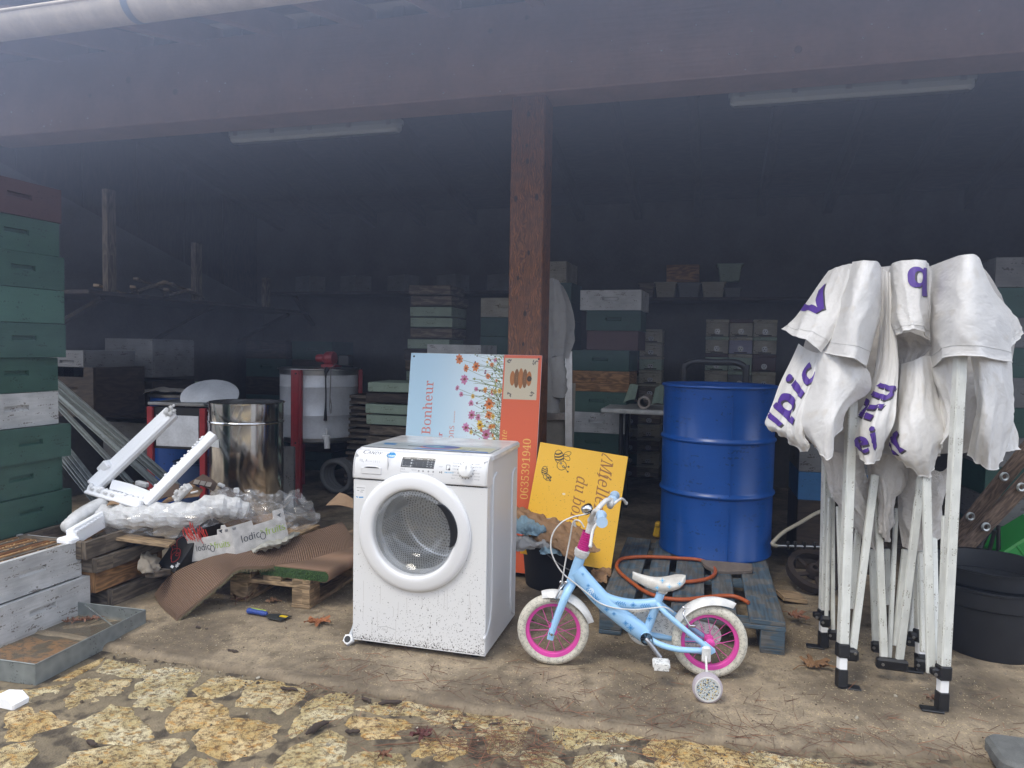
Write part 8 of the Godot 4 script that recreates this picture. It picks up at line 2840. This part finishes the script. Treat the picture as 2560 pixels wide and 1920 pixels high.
func foam_pieces(rng: RandomNumberGenerator) -> void:
	# V-shaped packing frame
	var t := thing("foam_packaging", "torn white polystyrene frame with two arms standing up from the heap", "packaging")
	var fz := Vector3(0.27, 0.25, 0.93)
	add("arm", foam_bar(Vector3(-3.115, 0.527, -2.99), Vector3(-2.889, 0.905, -3.303), 0.078, 0.05, fz, 0.0, 1), M.foam, t)
	add("arm", foam_bar(Vector3(-2.777, 0.464, -2.979), Vector3(-2.584, 0.801, -3.259), 0.052, 0.045, fz, 1.0, 2), M.foam, t)
	add("cross_bar", foam_bar(Vector3(-3.11, 0.52, -2.96), Vector3(-2.779, 0.464, -2.968), 0.05, 0.05, fz, 1.0, 3), M.foam, t)
	add("back_plate", card([Vector3(-3.051, 0.553, -3.051), Vector3(-2.824, 0.501, -3.072), Vector3(-2.822, 0.46, -3.007), Vector3(-3.017, 0.517, -2.997)], 0.012), M.foam, t)
	var b := B.new()
	b.box(Vector3.ZERO, Vector3(0.07, 0.045, 0.05), 0.006, Basis(Vector3(0, 0, 1), 0.75))
	var k := add("block", b, M.foam, t)
	k.position = Vector3(-3.09, 0.627, -3.044)
	b = B.new()
	for i in 40:
		var p := Vector3(rng.randf_range(-0.05, 0.05), rng.randf_range(-0.02, 0.02), rng.randf_range(-0.02, 0.02)).rotated(Vector3(0, 0, 1), 0.75)
		b.ball(p, Vector3.ONE * rng.randf_range(0.008, 0.016), 6)
	k = add("torn_end", b, M.foam_rough, t)
	k.position = Vector3(-2.883, 0.899, -3.273)
	for s in 4:
		b = B.new()
		b.box(Vector3.ZERO, Vector3(0.022, 0.014, 0.02), 0.002, Basis(Vector3(0, 0, 1), -0.35))
		k = add("pocket", b, M.foam_rough, t)
		k.position = Vector3(-3.07, 0.529, -2.941).lerp(Vector3(-2.945, 0.506, -2.944), s / 3.0)
	# comb-like block and round ended rail in front
	t = thing("foam_packaging", "white polystyrene block with notches lying on the wooden trays", "packaging")
	b = foam_bar(Vector3(-2.928, 0.354, -2.68), Vector3(-2.96, 0.388, -2.881), 0.055, 0.075, Vector3.UP, 0.0, 4)
	add("rail", b, M.foam, t)
	for i in 8:
		b = B.new()
		b.box(Vector3.ZERO, Vector3(0.05, 0.012, 0.014), 0.002, Basis(Vector3.UP, -0.3))
		k = add("tooth", b, M.foam, t)
		k.position = Vector3(-2.919, 0.385, -2.695).lerp(Vector3(-2.949, 0.418, -2.865), i / 7.0)
	b = B.new()
	b.box(Vector3.ZERO, Vector3(0.085, 0.03, 0.06), 0.008)
	k = add("foot", b, M.foam, t)
	k.position = Vector3(-2.924, 0.347, -2.66)
	b = B.new()
	b.tube(curve([Vector3(-3.03, 0.38, -2.757), Vector3(-3.031, 0.406, -2.8), Vector3(-3.03, 0.433, -2.864), Vector3(-3.008, 0.462, -2.955)], 6), 0.034, 14)
	b.ball(Vector3(-3.025, 0.383, -2.759), Vector3(0.042, 0.036, 0.036), 12)
	flat("foam_packaging", crumple_mesh(b, 0.004, 60.0), M.foam_rough, "round ended white foam rail behind the notched block", "packaging")
	for q in [[Vector3(-2.624, 0.519, -3.067), Vector3(0.11, 0.035, 0.04), 0.75, "crumbly white foam lump on the torn cardboard"], [Vector3(-2.503, 0.489, -3.339), Vector3(0.028, 0.028, 0.02), 0.1, "small white foam cube in front of the polished tank"], [Vector3(-2.597, 0.511, -3.334), Vector3(0.04, 0.018, 0.02), -0.3, "thin white foam chip beside the brown flap"], [Vector3(-2.94, 0.53, -3.134), Vector3(0.07, 0.025, 0.03), -0.15, "white foam offcut behind the foam frame"], [Vector3(-2.537, 0.531, -3.05), Vector3(0.04, 0.01, 0.02), 0.3, "flat white foam sliver on the cardboard strip"]]:
		b = B.new()
		b.box(Vector3.ZERO, q[1], 0.004, Basis(Vector3(0, 0, 1), q[2]))
		if q[1].x > 0.1:
			for i in 30: b.ball(Vector3(rng.randf_range(-0.05, 0.05), rng.randf_range(-0.015, 0.02), rng.randf_range(0, 0.02)).rotated(Vector3(0, 0, 1), q[2]), Vector3.ONE * rng.randf_range(0.006, 0.012), 6)
		flat("foam_packaging", b, M.foam_rough, q[3], "packaging").position = q[0]
	b = B.new()
	b.prism([Vector2(-0.05, -0.02), Vector2(0.045, -0.024), Vector2(0.05, 0.005), Vector2(0.02, 0.028), Vector2(-0.045, 0.02)], 0.0, 0.06, 0.005)
	flat("foam_packaging", b, M.foam, "bright white foam chunk on the paving at the near corner of the tray", "packaging").position = Vector3(-2.402, -0.005, -1.969)


func faceted(b: B) -> B:
	for i in range(0, b.v.size(), 3):
		var n := (b.v[i + 2] - b.v[i]).cross(b.v[i + 1] - b.v[i]).normalized()
		for k in 3: b.n[i + k] = n
	return b


func crumple_mesh(b: B, amp: float, freq: float) -> B:
	var f := FastNoiseLite.new()
	f.seed = 31; f.frequency = freq
	for i in b.v.size(): b.v[i] += b.n[i] * f.get_noise_3dv(b.v[i]) * amp
	return b


func plastic_sheets(rng: RandomNumberGenerator) -> void:
	var film := mat(Color(0.94, 0.95, 0.96, 0.10), 0.07)
	film.transparency = BaseMaterial3D.TRANSPARENCY_ALPHA
	# roll of foam sheet inside a bag
	var path := curve([Vector3(-2.991, 0.394, -2.925), Vector3(-2.856, 0.403, -2.943), Vector3(-2.723, 0.409, -3.002), Vector3(-2.577, 0.41, -3.085), Vector3(-2.512, 0.438, -3.146), Vector3(-2.427, 0.426, -3.211), Vector3(-2.382, 0.398, -3.264)], 6)
	var rad := []
	for i in path.size(): rad.append(0.060 + 0.006 * sin(i * 1.7) - 0.025 * maxf(0.0, (i - 26) / 10.0))
	var b := B.new()
	b.tube(path, rad, 18)
	var t := thing("wrapped_roll", "white foam roll in clear crumpled plastic lying across the heap", "packaging")
	add("foam_roll", faceted(crumple_mesh(b, 0.014, 18.0)), M.foam_rough, t)
	var ctrl := [P([-3.068,.427,-2.988, -2.92,.431,-3.009, -2.769,.439,-3.053, -2.62,.444,-3.137, -2.568,.493,-3.237, -2.583,.507,-3.338]), P([-2.969,.426,-2.891, -2.817,.431,-2.903, -2.679,.436,-2.953, -2.545,.44,-3.033, -2.432,.45,-3.128, -2.384,.493,-3.279]), P([-2.951,.375,-2.873, -2.808,.378,-2.893, -2.677,.385,-2.951, -2.544,.394,-3.031, -2.421,.403,-3.129, -2.324,.386,-3.239]), P([-2.967,.314,-2.907, -2.828,.311,-2.925, -2.697,.311,-2.973, -2.588,.298,-3.024, -2.499,.344,-3.103, -2.399,.342,-3.215])]
	b = B.new()
	facets(b, crumple(crumple(sheet(ctrl, 6, 6), 21, 9.0, 0.028), 22, 34.0, 0.012))
	add("plastic_wrap", b, film, t)
	# clear bag heaped at the right
	ctrl = [P([-2.617,.496,-3.338, -2.514,.43,-3.405, -2.462,.476,-3.423, -2.346,.459,-3.476, -2.222,.491,-3.491]), P([-2.555,.457,-3.229, -2.457,.43,-3.297, -2.377,.437,-3.32, -2.258,.434,-3.354, -2.15,.42,-3.487]), P([-2.432,.422,-3.158, -2.348,.415,-3.202, -2.291,.406,-3.239, -2.165,.404,-3.274, -2.047,.344,-3.43]), P([-2.394,.375,-3.166, -2.314,.362,-3.209, -2.221,.355,-3.235, -2.108,.338,-3.245, -2.078,.299,-3.335])]
	b = B.new()
	facets(b, crumple(crumple(sheet(ctrl, 7, 7), 23, 8.0, 0.05), 24, 30.0, 0.018))
	flat("plastic_bag", b, film, "clear crumpled plastic bag at the right end of the heap", "plastic bag")
	ctrl = [P([-2.482,.477,-3.386, -2.453,.487,-3.394, -2.436,.474,-3.419]), P([-2.473,.463,-3.356, -2.412,.472,-3.333, -2.413,.462,-3.384]), P([-2.435,.442,-3.345, -2.408,.444,-3.332, -2.413,.443,-3.362])]
	b = B.new()
	facets(b, crumple(sheet(ctrl, 5, 5), 25, 20.0, 0.03))
	flat("plastic_scrap", b, film, "clear plastic scrap tied in a knot above the bag", "plastic bag")


# ---------------------------------------------------------------- the rest
func build_odds() -> void:
	var rng := RandomNumberGenerator.new()
	rng.seed = 91
	var b := B.new()
	# zinc tray with rusty water
	var o := Vector3(-2.485, 0, -2.664)
	var near := Vector3(-2.448, -0.02, -2.078)
	var ex := Vector3(o.x - near.x, 0, o.z - near.z).normalized()
	var ez := Vector3(-ex.z, 0, ex.x)
	if ez.x > 0: ez = -ez
	var len := Vector2(o.x - near.x, o.z - near.z).length()
	var wd := 0.40
	var t := thing("metal_tray", "shallow galvanised tray of rusty water lying on the step", "tray", near)
	t.basis = Basis(ex, ez.cross(ex) if ez.cross(ex).y > 0 else -ez.cross(ex), ez)
	var flip := signf(ex.cross(t.basis.y).dot(ez))
	var hh := 0.082
	var c := Vector3(len / 2, 0, wd / 2)
	for q in [[Vector3(0, 0, -wd / 2), Vector3(len, hh, 0.003)], [Vector3(0, 0, wd / 2), Vector3(len, hh, 0.003)], [Vector3(-len / 2, 0, 0), Vector3(0.003, hh, wd)], [Vector3(len / 2, 0, 0), Vector3(0.003, hh, wd)]]:
		b = B.new()
		b.box(c + q[0] + Vector3(0, hh / 2, 0), q[1], 0.0006)
		var rim_a: Vector3 = c + q[0] + Vector3(-q[1].x / 2, hh, -q[1].z / 2)
		var rim_b: Vector3 = c + q[0] + Vector3(q[1].x / 2, hh, q[1].z / 2)
		b.tube([rim_a, rim_b], 0.0032, 6)
		add("side", b, M.zinc_dull, t)
	b = B.new()
	b.box(c + Vector3(0, 0.003, 0), Vector3(len - 0.004, 0.004, wd - 0.004))
	add("tray_floor", b, M.rust, t)
	var s := 512
	var d := PackedByteArray()
	d.resize(s * 256 * 3)
	var n1 := nb(71, 0.008, s, 4, FastNoiseLite.TYPE_SIMPLEX_SMOOTH, 256)
	var n2 := nb(72, 0.04, s, 4, FastNoiseLite.TYPE_SIMPLEX_SMOOTH, 256)
	for y in 256:
		for x in s:
			var i := y * s + x
			var k := smoothstep(0.75, 0.45, x / float(s) + (n1[i] / 255.0 - 0.5) * 0.5)
			var col := Color(0.20, 0.18, 0.16).lerp(Color(0.62, 0.40, 0.16), k * smoothstep(0.25, 0.7, n1[i] / 255.0 + 0.2))
			col = col.lerp(Color(0.25, 0.15, 0.08), smoothstep(0.55, 0.75, n2[i] / 255.0) * 0.7)
			var rim := minf(minf(x, s - x) / 18.0, minf(y, 256 - y) / 14.0)
			col = col.lerp(Color(0.33, 0.30, 0.2), clampf(1.0 - rim, 0, 1) * 0.7)
			mix3(d, i * 3, col)
	b = B.new()
	var ym := 0.020
	b.face([Vector3(0.003, ym, 0.003), Vector3(len - 0.003, ym, 0.003), Vector3(len - 0.003, ym, wd - 0.003), Vector3(0.003, ym, wd - 0.003)], Vector3.UP, [Vector2(0, 0), Vector2(1, 0), Vector2(1, 1), Vector2(0, 1)])
	add("sludge", b, mat(lin(0.55, 0.55, 0.55), 0.6, 0, tex(from_bytes(s, 256, d)), 1.0, T.relief, 0.2), t)
	b = B.new()
	b.face([Vector3(0.003, ym + 0.012, 0.003), Vector3(len - 0.003, ym + 0.012, 0.003), Vector3(len - 0.003, ym + 0.012, wd - 0.003), Vector3(0.003, ym + 0.012, wd - 0.003)], Vector3.UP)
	var water := mat(Color(0.80, 0.74, 0.62, 0.12), 0.02)
	water.metallic_specular = 0.28
	water.transparency = BaseMaterial3D.TRANSPARENCY_ALPHA
	add("water", b, water, t)
	b = B.new()
	b.bar(c + Vector3(len * 0.40, 0.02, -wd * 0.18), c + Vector3(len * 0.47, hh, wd * 0.28), 0.006, 0.004)
	add("strap", b, M.zinc_dull, t)
	for i in 5:
		b = leaf(0.05 + 0.01 * (i % 3), 50 + i)
		var lf := add("soaked_leaf", b, mat(lin(0.22, 0.11, 0.07), 0.6), t)
		lf.position = c + Vector3(len * (0.30 + 0.03 * i), ym + 0.014, wd * (0.28 - 0.06 * i))
		lf.rotation.y = i * 1.3
	# bucket of paper beside the machine
	var bp := Vector3(-0.83, 0, -3.82)
	t = thing("bucket", "black bucket heaped with crumpled paper between machine and bicycle", "bucket", bp)
	b = B.new()
	b.lathe([Vector2(0, 0.0), Vector2(0.145, 0.0), Vector2(0.15, 0.006), Vector2(0.172, 0.235), Vector2(0.180, 0.238), Vector2(0.181, 0.25), Vector2(0.166, 0.25), Vector2(0.146, 0.02), Vector2(0, 0.02)], 40)
	add("bucket_body", b, M.black_matt, t)
	b = B.new()
	b.tube(curve([Vector3(-0.02, 0.235, 0.182), Vector3(0.05, 0.19, 0.20), Vector3(0.12, 0.14, 0.17), Vector3(0.165, 0.12, 0.11)], 5), 0.003, 6)
	add("bail", b, M.steel_dull, t)
	var kraft := mat(lin(0.33, 0.20, 0.11), 0.85, 0, T.mottle, 5.0)
	var news := mat(lin(0.42, 0.42, 0.42), 0.85, 0, T.cloth, 6.0)
	var bluep := mat(lin(0.22, 0.34, 0.42), 0.8, 0, T.paint, 8.0)
	var papers := [[[P([-1.051,.425,-3.768, -.99,.406,-3.816, -.898,.38,-3.809, -.786,.361,-3.788, -.65,.333,-3.773]), P([-1.002,.399,-3.646, -.908,.396,-3.651, -.801,.371,-3.639, -.705,.346,-3.623, -.614,.325,-3.648]), P([-.927,.355,-3.581, -.839,.349,-3.564, -.756,.326,-3.524, -.664,.319,-3.529, -.581,.301,-3.593]), P([-.854,.314,-3.517, -.786,.317,-3.495, -.693,.295,-3.478, -.634,.287,-3.494, -.54,.274,-3.562]), P([-.747,.3,-3.505, -.709,.277,-3.473, -.662,.249,-3.464, -.64,.264,-3.481, -.621,.273,-3.518])], kraft, "brown crumpled kraft paper spilling over the bucket towards the bicycle"],
		[[P([-1.035,.389,-3.677, -.972,.404,-3.675, -.908,.396,-3.651, -.858,.374,-3.643]), P([-1.001,.372,-3.561, -.926,.392,-3.542, -.861,.38,-3.539, -.813,.354,-3.572]), P([-.989,.337,-3.521, -.915,.348,-3.501, -.855,.336,-3.518, -.817,.331,-3.57])], bluep, "blue grey crumpled printed paper in the bucket beside the machine"],
		[[P([-.994,.332,-3.54, -.916,.329,-3.542, -.864,.321,-3.556, -.808,.313,-3.592]), P([-.977,.303,-3.481, -.903,.306,-3.461, -.836,.308,-3.48, -.794,.306,-3.533]), P([-.966,.274,-3.462, -.91,.271,-3.457, -.852,.281,-3.474, -.797,.281,-3.51])], news, "grey newspaper hanging over the bucket rim"],
		[[P([-.86,.383,-3.768, -.791,.361,-3.808, -.714,.348,-3.808]), P([-.837,.369,-3.712, -.765,.352,-3.731, -.693,.335,-3.751])], news, "pale torn paper against the yellow sign"],
		[[P([-.84,.276,-3.498, -.79,.307,-3.514, -.739,.313,-3.528]), P([-.826,.26,-3.48, -.763,.271,-3.478, -.716,.249,-3.511])], mat(lin(0.30, 0.45, 0.55), 0.8, 0, T.cloth, 6.0), "light blue printed sheet on the bucket rim"]]
	var k := 0
	for q in papers:
		b = B.new()
		b.grid(crumple(crumple(sheet(q[0], 9, 9), 60 + k, 11.0, 0.03), 80 + k, 40.0, 0.008), 0.4, 0.4)
		flat("crumpled_paper", b, q[1], q[2], "paper")
		k += 1
	b = B.new()
	b.grid(crumple(sheet([P([-.59,.143,-3.72, -.547,.136,-3.74, -.498,.132,-3.74]), P([-.589,.128,-3.66, -.542,.136,-3.62, -.491,.135,-3.64]), P([-.56,.113,-3.6, -.519,.126,-3.56, -.5,.135,-3.58])], 8, 8), 66, 14.0, 0.03))
	flat("crumpled_paper", b, kraft, "brown paper lump under the lower corner of the yellow sign", "paper")
	# white bee suit hung behind the post, ladder frame below it
	var suit := [P([-1.109,1.748,-4.653, -1.047,1.755,-4.597, -1.02,1.745,-4.626, -1.003,1.712,-4.733]), P([-1.114,1.619,-4.644, -1.026,1.631,-4.556, -.976,1.634,-4.591, -.963,1.626,-4.74]), P([-1.114,1.466,-4.637, -1.017,1.481,-4.53, -.95,1.493,-4.57, -.921,1.462,-4.743]), P([-1.11,1.333,-4.631, -1.017,1.352,-4.544, -.957,1.362,-4.572, -.923,1.356,-4.716]), P([-1.105,1.161,-4.623, -1.039,1.182,-4.57, -.986,1.23,-4.588, -.948,1.23,-4.682])]
	t = thing("bee_suit", "white crumpled bee suit hanging behind the timber post", "suit")
	b = B.new()
	b.grid(folds(sheet(suit, 8, 8), 44, 0.03, 3), 0.4, 0.8)
	add("jacket", b, mat(lin(0.40, 0.39, 0.37), 0.85, 0, T.cloth, 3.0), t)
	for q in [[Vector3(-0.996, 1.231, -4.543), Vector3(-0.97, 1.11, -4.524), Vector3(-0.975, 0.988, -4.537), 0.05], [Vector3(-1.035, 1.211, -4.573), Vector3(-1.022, 1.052, -4.548), Vector3(-1.03, 0.881, -4.557), 0.055]]:
		b = B.new()
		b.tube(curve([q[0], q[1], q[2]], 8), q[3], 12)
		add("sleeve", crumple_mesh(b, 0.02, 16.0), mat(lin(0.40, 0.39, 0.37), 0.85, 0, T.cloth, 3.0), t)
	t = thing("aluminium_door", "aluminium framed door with a beige panel leaning behind the post", "door")
	for q in [[Vector3(-0.971, 1.278, -4.823), Vector3(-0.929, 0.284, -4.732), 0.05, 0.03], [Vector3(-1.139, 0.83, -4.774), Vector3(-0.973, 0.834, -4.8), 0.05, 0.03], [Vector3(-1.122, 0.266, -4.75), Vector3(-0.956, 0.273, -4.776), 0.05, 0.03]]:
		b = B.new()
		b.bar(q[0], q[1], q[2], q[3], Vector3(0.27, 0, 0.96), 0.003)
		add("rail", b, M.alu, t)
	b = B.new()
	b.face(P([-1.17,1.056,-4.797, -.926,1.06,-4.867, -.922,.27,-4.806, -1.141,.266,-4.744]))
	add("panel", b, mat(lin(0.30, 0.27, 0.22), 0.7, 0, T.mottle, -2.0), t)
	# table with rolls and paper
	o = Vector3(-0.535, 0.848, -5.393)
	t = thing("folding_table", "white topped table behind the blue drum", "table", Vector3(o.x + 0.18, 0, o.z - 0.3), 0)
	b = B.new()
	b.box(Vector3(0, o.y - 0.015, 0), Vector3(0.95, 0.035, 0.6), 0.008)
	add("table_top", b, mat(lin(0.60, 0.60, 0.57), 0.5, 0, T.mottle, -3.0), t)
	for q in [[-0.33, 0.2], [0.40, 0.2], [-0.33, -0.2], [0.40, -0.2]]:
		b = B.new()
		b.tube([Vector3(q[0], 0, q[1]), Vector3(q[0], o.y - 0.03, q[1])], 0.016, 8)
		add("leg", b, M.black, t)
	b = B.new()
	b.x = Transform3D(Basis(Vector3.RIGHT, PI / 2), Vector3.ZERO)
	b.lathe([Vector2(0.034, -0.15), Vector2(0.048, -0.15), Vector2(0.048, 0.15), Vector2(0.034, 0.15), Vector2(0.034, -0.15)], 28)
	flat("cardboard_tube", b, mat(lin(0.40, 0.34, 0.29), 0.8), "pale cardboard tube end on the table behind the drum", "tube").position = Vector3(o.x + 0.02, o.y + 0.052, o.z - 0.22)
	for q in [[[Vector3(-0.631, 1.032, -5.532), Vector3(-0.57, 1.024, -5.549), Vector3(-0.574, 0.927, -5.387), Vector3(-0.659, 0.897, -5.361)], "pale green card folded left of the tube on the table"], [[Vector3(-0.443, 1.006, -5.584), Vector3(-0.382, 1.034, -5.654), Vector3(-0.37, 0.897, -5.391), Vector3(-0.451, 0.895, -5.368)], "pale green card right of the tube on the table"]]:
		flat("green_card", card(q[0], 0.002), M.mint, q[1], "paper")
	# things right of the drum: iron wheel, hose and valves
	o = Vector3(0.487, 0.058, -4.186)
	t = thing("iron_wheel", "rusty cast iron wheel lying against the tent legs", "wheel", Vector3(o.x + 0.06, 0.10, o.z))
	t.rotation_degrees = Vector3(30, 0, -10)
	t.scale = Vector3.ONE * 0.75
	b = B.new()
	b.lathe([Vector2(0.15, -0.03), Vector2(0.19, -0.03), Vector2(0.195, 0.0), Vector2(0.19, 0.03), Vector2(0.15, 0.03), Vector2(0.145, 0.0), Vector2(0.15, -0.03)], 40)
	add("wheel_rim", b, M.rust, t)
	b = B.new()
	b.lathe([Vector2(0.02, -0.035), Vector2(0.05, -0.035), Vector2(0.055, 0.02), Vector2(0.04, 0.045), Vector2(0.02, 0.045), Vector2(0.02, -0.035)], 28)
	add("wheel_hub", b, M.rust, t)
	for i in 5:
		b = B.new()
		var g := TAU * i / 5
		b.bar(Vector3(cos(g) * 0.05, 0, sin(g) * 0.05), Vector3(cos(g + 0.15) * 0.155, 0, sin(g + 0.15) * 0.155), 0.03, 0.018, Vector3.UP, 0.003)
		add("wheel_spoke", b, M.rust, t)
	b = B.new()
	b.bar(Vector3(0.353, 0.03, -3.938), Vector3(0.472, 0.015, -3.971), 0.12, 0.022, Vector3.UP, 0.002)
	flat("plank", b, M.pale_wood, "pale plank end under the rusty iron wheel", "plank")
	b = B.new()
	b.tube(curve(P([.35,.231,-4.156, .325,.244,-4.139, .337,.256,-4.164, .387,.294,-4.222, .477,.332,-4.311, .565,.376,-4.38, .628,.394,-4.441]), 6), 0.0105, 10)
	t = thing("water_hose", "beige hose with a row of brass and black valves behind the drum", "hose")
	add("hose", b, mat(lin(0.40, 0.37, 0.30), 0.6, 0, T.mottle, -5.0), t)
	b = B.new()
	b.tube([Vector3(0.35, 0.233, -4.156), Vector3(0.579, 0.222, -4.251)], 0.0085, 8)
	add("manifold", b, M.steel_dull, t)
	for x in [0.25, 0.42, 0.64, 0.88]:
		b = B.new()
		var p: Vector3 = (Vector3(0.35, 0.233, -4.156)).lerp(Vector3(0.579, 0.222, -4.251), x)
		b.tube([p + Vector3(0, -0.014, 0), p + Vector3(0, 0.02, 0)], 0.011, 8)
		b.ball(p + Vector3(0, 0.022, 0), Vector3(0.012, 0.006, 0.012), 8)
		add("valve", b, M.black, t)
	b = B.new()
	b.box(Vector3.ZERO, Vector3(0.045, 0.10, 0.05), 0.01, Basis(Vector3(0, 0, 1), -0.2))
	b.box(Vector3(0.0, 0.035, 0.01), Vector3(0.035, 0.03, 0.05), 0.008)
	flat("yellow_tool", b, mat(lin(0.62, 0.38, 0.02), 0.5), "yellow plastic tool left of the drum foot", "tool").position = Vector3(-0.324, 0.162, -4.585)
	# brown boards with eyelets, tubs and crate at the right
	for q in [[Vector3(1.152, 0.328, -4.045), Vector3(1.464, 0.903, -3.934), "brown composite board with steel eyelets, upper of the two leaning behind the tent", [Vector3(1.214, 0.507, -3.978), Vector3(1.337, 0.718, -3.941)]], [Vector3(1.134, 0.267, -3.953), Vector3(1.484, 0.795, -3.892), "brown composite board with steel eyelets, lower of the two leaning behind the tent", [Vector3(1.263, 0.474, -3.917), Vector3(1.391, 0.68, -3.891), Vector3(1.092, 0.294, -4.005)]]]:
		t = thing("eyelet_board", q[2], "board")
		var fz := Vector3(0.27, 0.05, 0.96)
		b = B.new()
		b.bar(q[0], q[1], 0.072, 0.022, fz, 0.003)
		add("plank", b, mat(lin(0.27, 0.205, 0.17), 0.7, 0, T.grain, 2.2), t)
		for p in q[3]:
			b = B.new()
			b.x = Transform3D(Basis(Vector3.UP, 0.27) * Basis(Vector3.RIGHT, PI / 2), p + fz * 0.012)
			b.lathe([Vector2(0.010, 0.0), Vector2(0.022, 0.0), Vector2(0.023, 0.004), Vector2(0.017, 0.009), Vector2(0.011, 0.006), Vector2(0.010, 0.0)], 24)
			add("eyelet", b, M.zinc, t)
	for q in [[Vector3(1.20, 0.0, -3.60), 0.215, 0.30, "black rubber tub at the right edge, beside the tent leg"], [Vector3(1.215, 0.10, -3.66), 0.225, 0.27, "second black tub nested in the first at the right edge"]]:
		t = thing("black_tub", q[3], "tub", q[0])
		b = B.new()
		var r: float = q[1]
		var h: float = q[2]
		b.lathe([Vector2(0, 0), Vector2(r * 0.84, 0), Vector2(r * 0.86, 0.01), Vector2(r * 0.95, h * 0.72), Vector2(r, h * 0.74), Vector2(r * 1.02, h * 0.97), Vector2(r * 1.05, h * 0.98), Vector2(r * 1.05, h), Vector2(r * 0.98, h), Vector2(r * 0.90, h * 0.7), Vector2(r * 0.82, 0.015), Vector2(0, 0.015)], 48)
		add("tub_body", crumple_mesh(b, 0.004, 9.0), mat(lin(0.016, 0.018, 0.022), 0.6, 0, T.mottle, -3.0), t)
	b = B.new()
	b.box(Vector3(0, 0.09, 0), Vector3(0.30, 0.2, 0.24), 0.01)
	for i in 5: b.box(Vector3(-0.12 + 0.06 * i, 0.09, 0.121), Vector3(0.012, 0.19, 0.006), 0.002)
	var gc := flat("green_crate", b, mat(lin(0.012, 0.20, 0.03), 0.5), "bright green plastic crate at the right edge behind the black tubs", "crate")
	gc.position = Vector3(1.711, 0.177, -4.539)
	gc.rotation_degrees = Vector3(0, 10, 38)
	hive_box("dark wooden box under the green crate at the right edge", Vector3(gc.position.x + 0.04, 0, gc.position.z), 6, Vector3(0.46, maxf(0.1, gc.position.y - 0.14), 0.42), M.dark_wood, false)
	t = thing("folded_chair", "black tube legs of a folded chair behind the eyelet boards", "chair")
	for q in [[Vector3(1.462, 0.361, -4.374), Vector3(1.447, 0.197, -4.413)], [Vector3(1.499, 0.379, -4.438), Vector3(1.506, 0.168, -4.428)], [Vector3(1.386, 0.287, -4.401), Vector3(1.457, 0.167, -4.415)], [Vector3(1.452, 0.348, -4.422), Vector3(1.406, 0.247, -4.404)]]:
		b = B.new()
		b.tube([q[0], q[1]], 0.011, 8)
		add("leg", b, M.black, t)
	# grey rubber foot of something at the lower right corner
	b = B.new()
	b.x = Transform3D(Basis(Vector3.RIGHT, -PI / 2), Vector3.ZERO)
	b.prism(rounded(0.24, 0.20, 0.05, 8), 0.0, 0.045, 0.012, 60)
	flat("rounded_stone", b, mat(lin(0.15, 0.155, 0.15), 0.8, 0, T.mottle, -5.0, T.relief, 0.3), "grey rounded slab cut off by the lower right corner", "stone").position = Vector3(1.006, 0, -2.584)
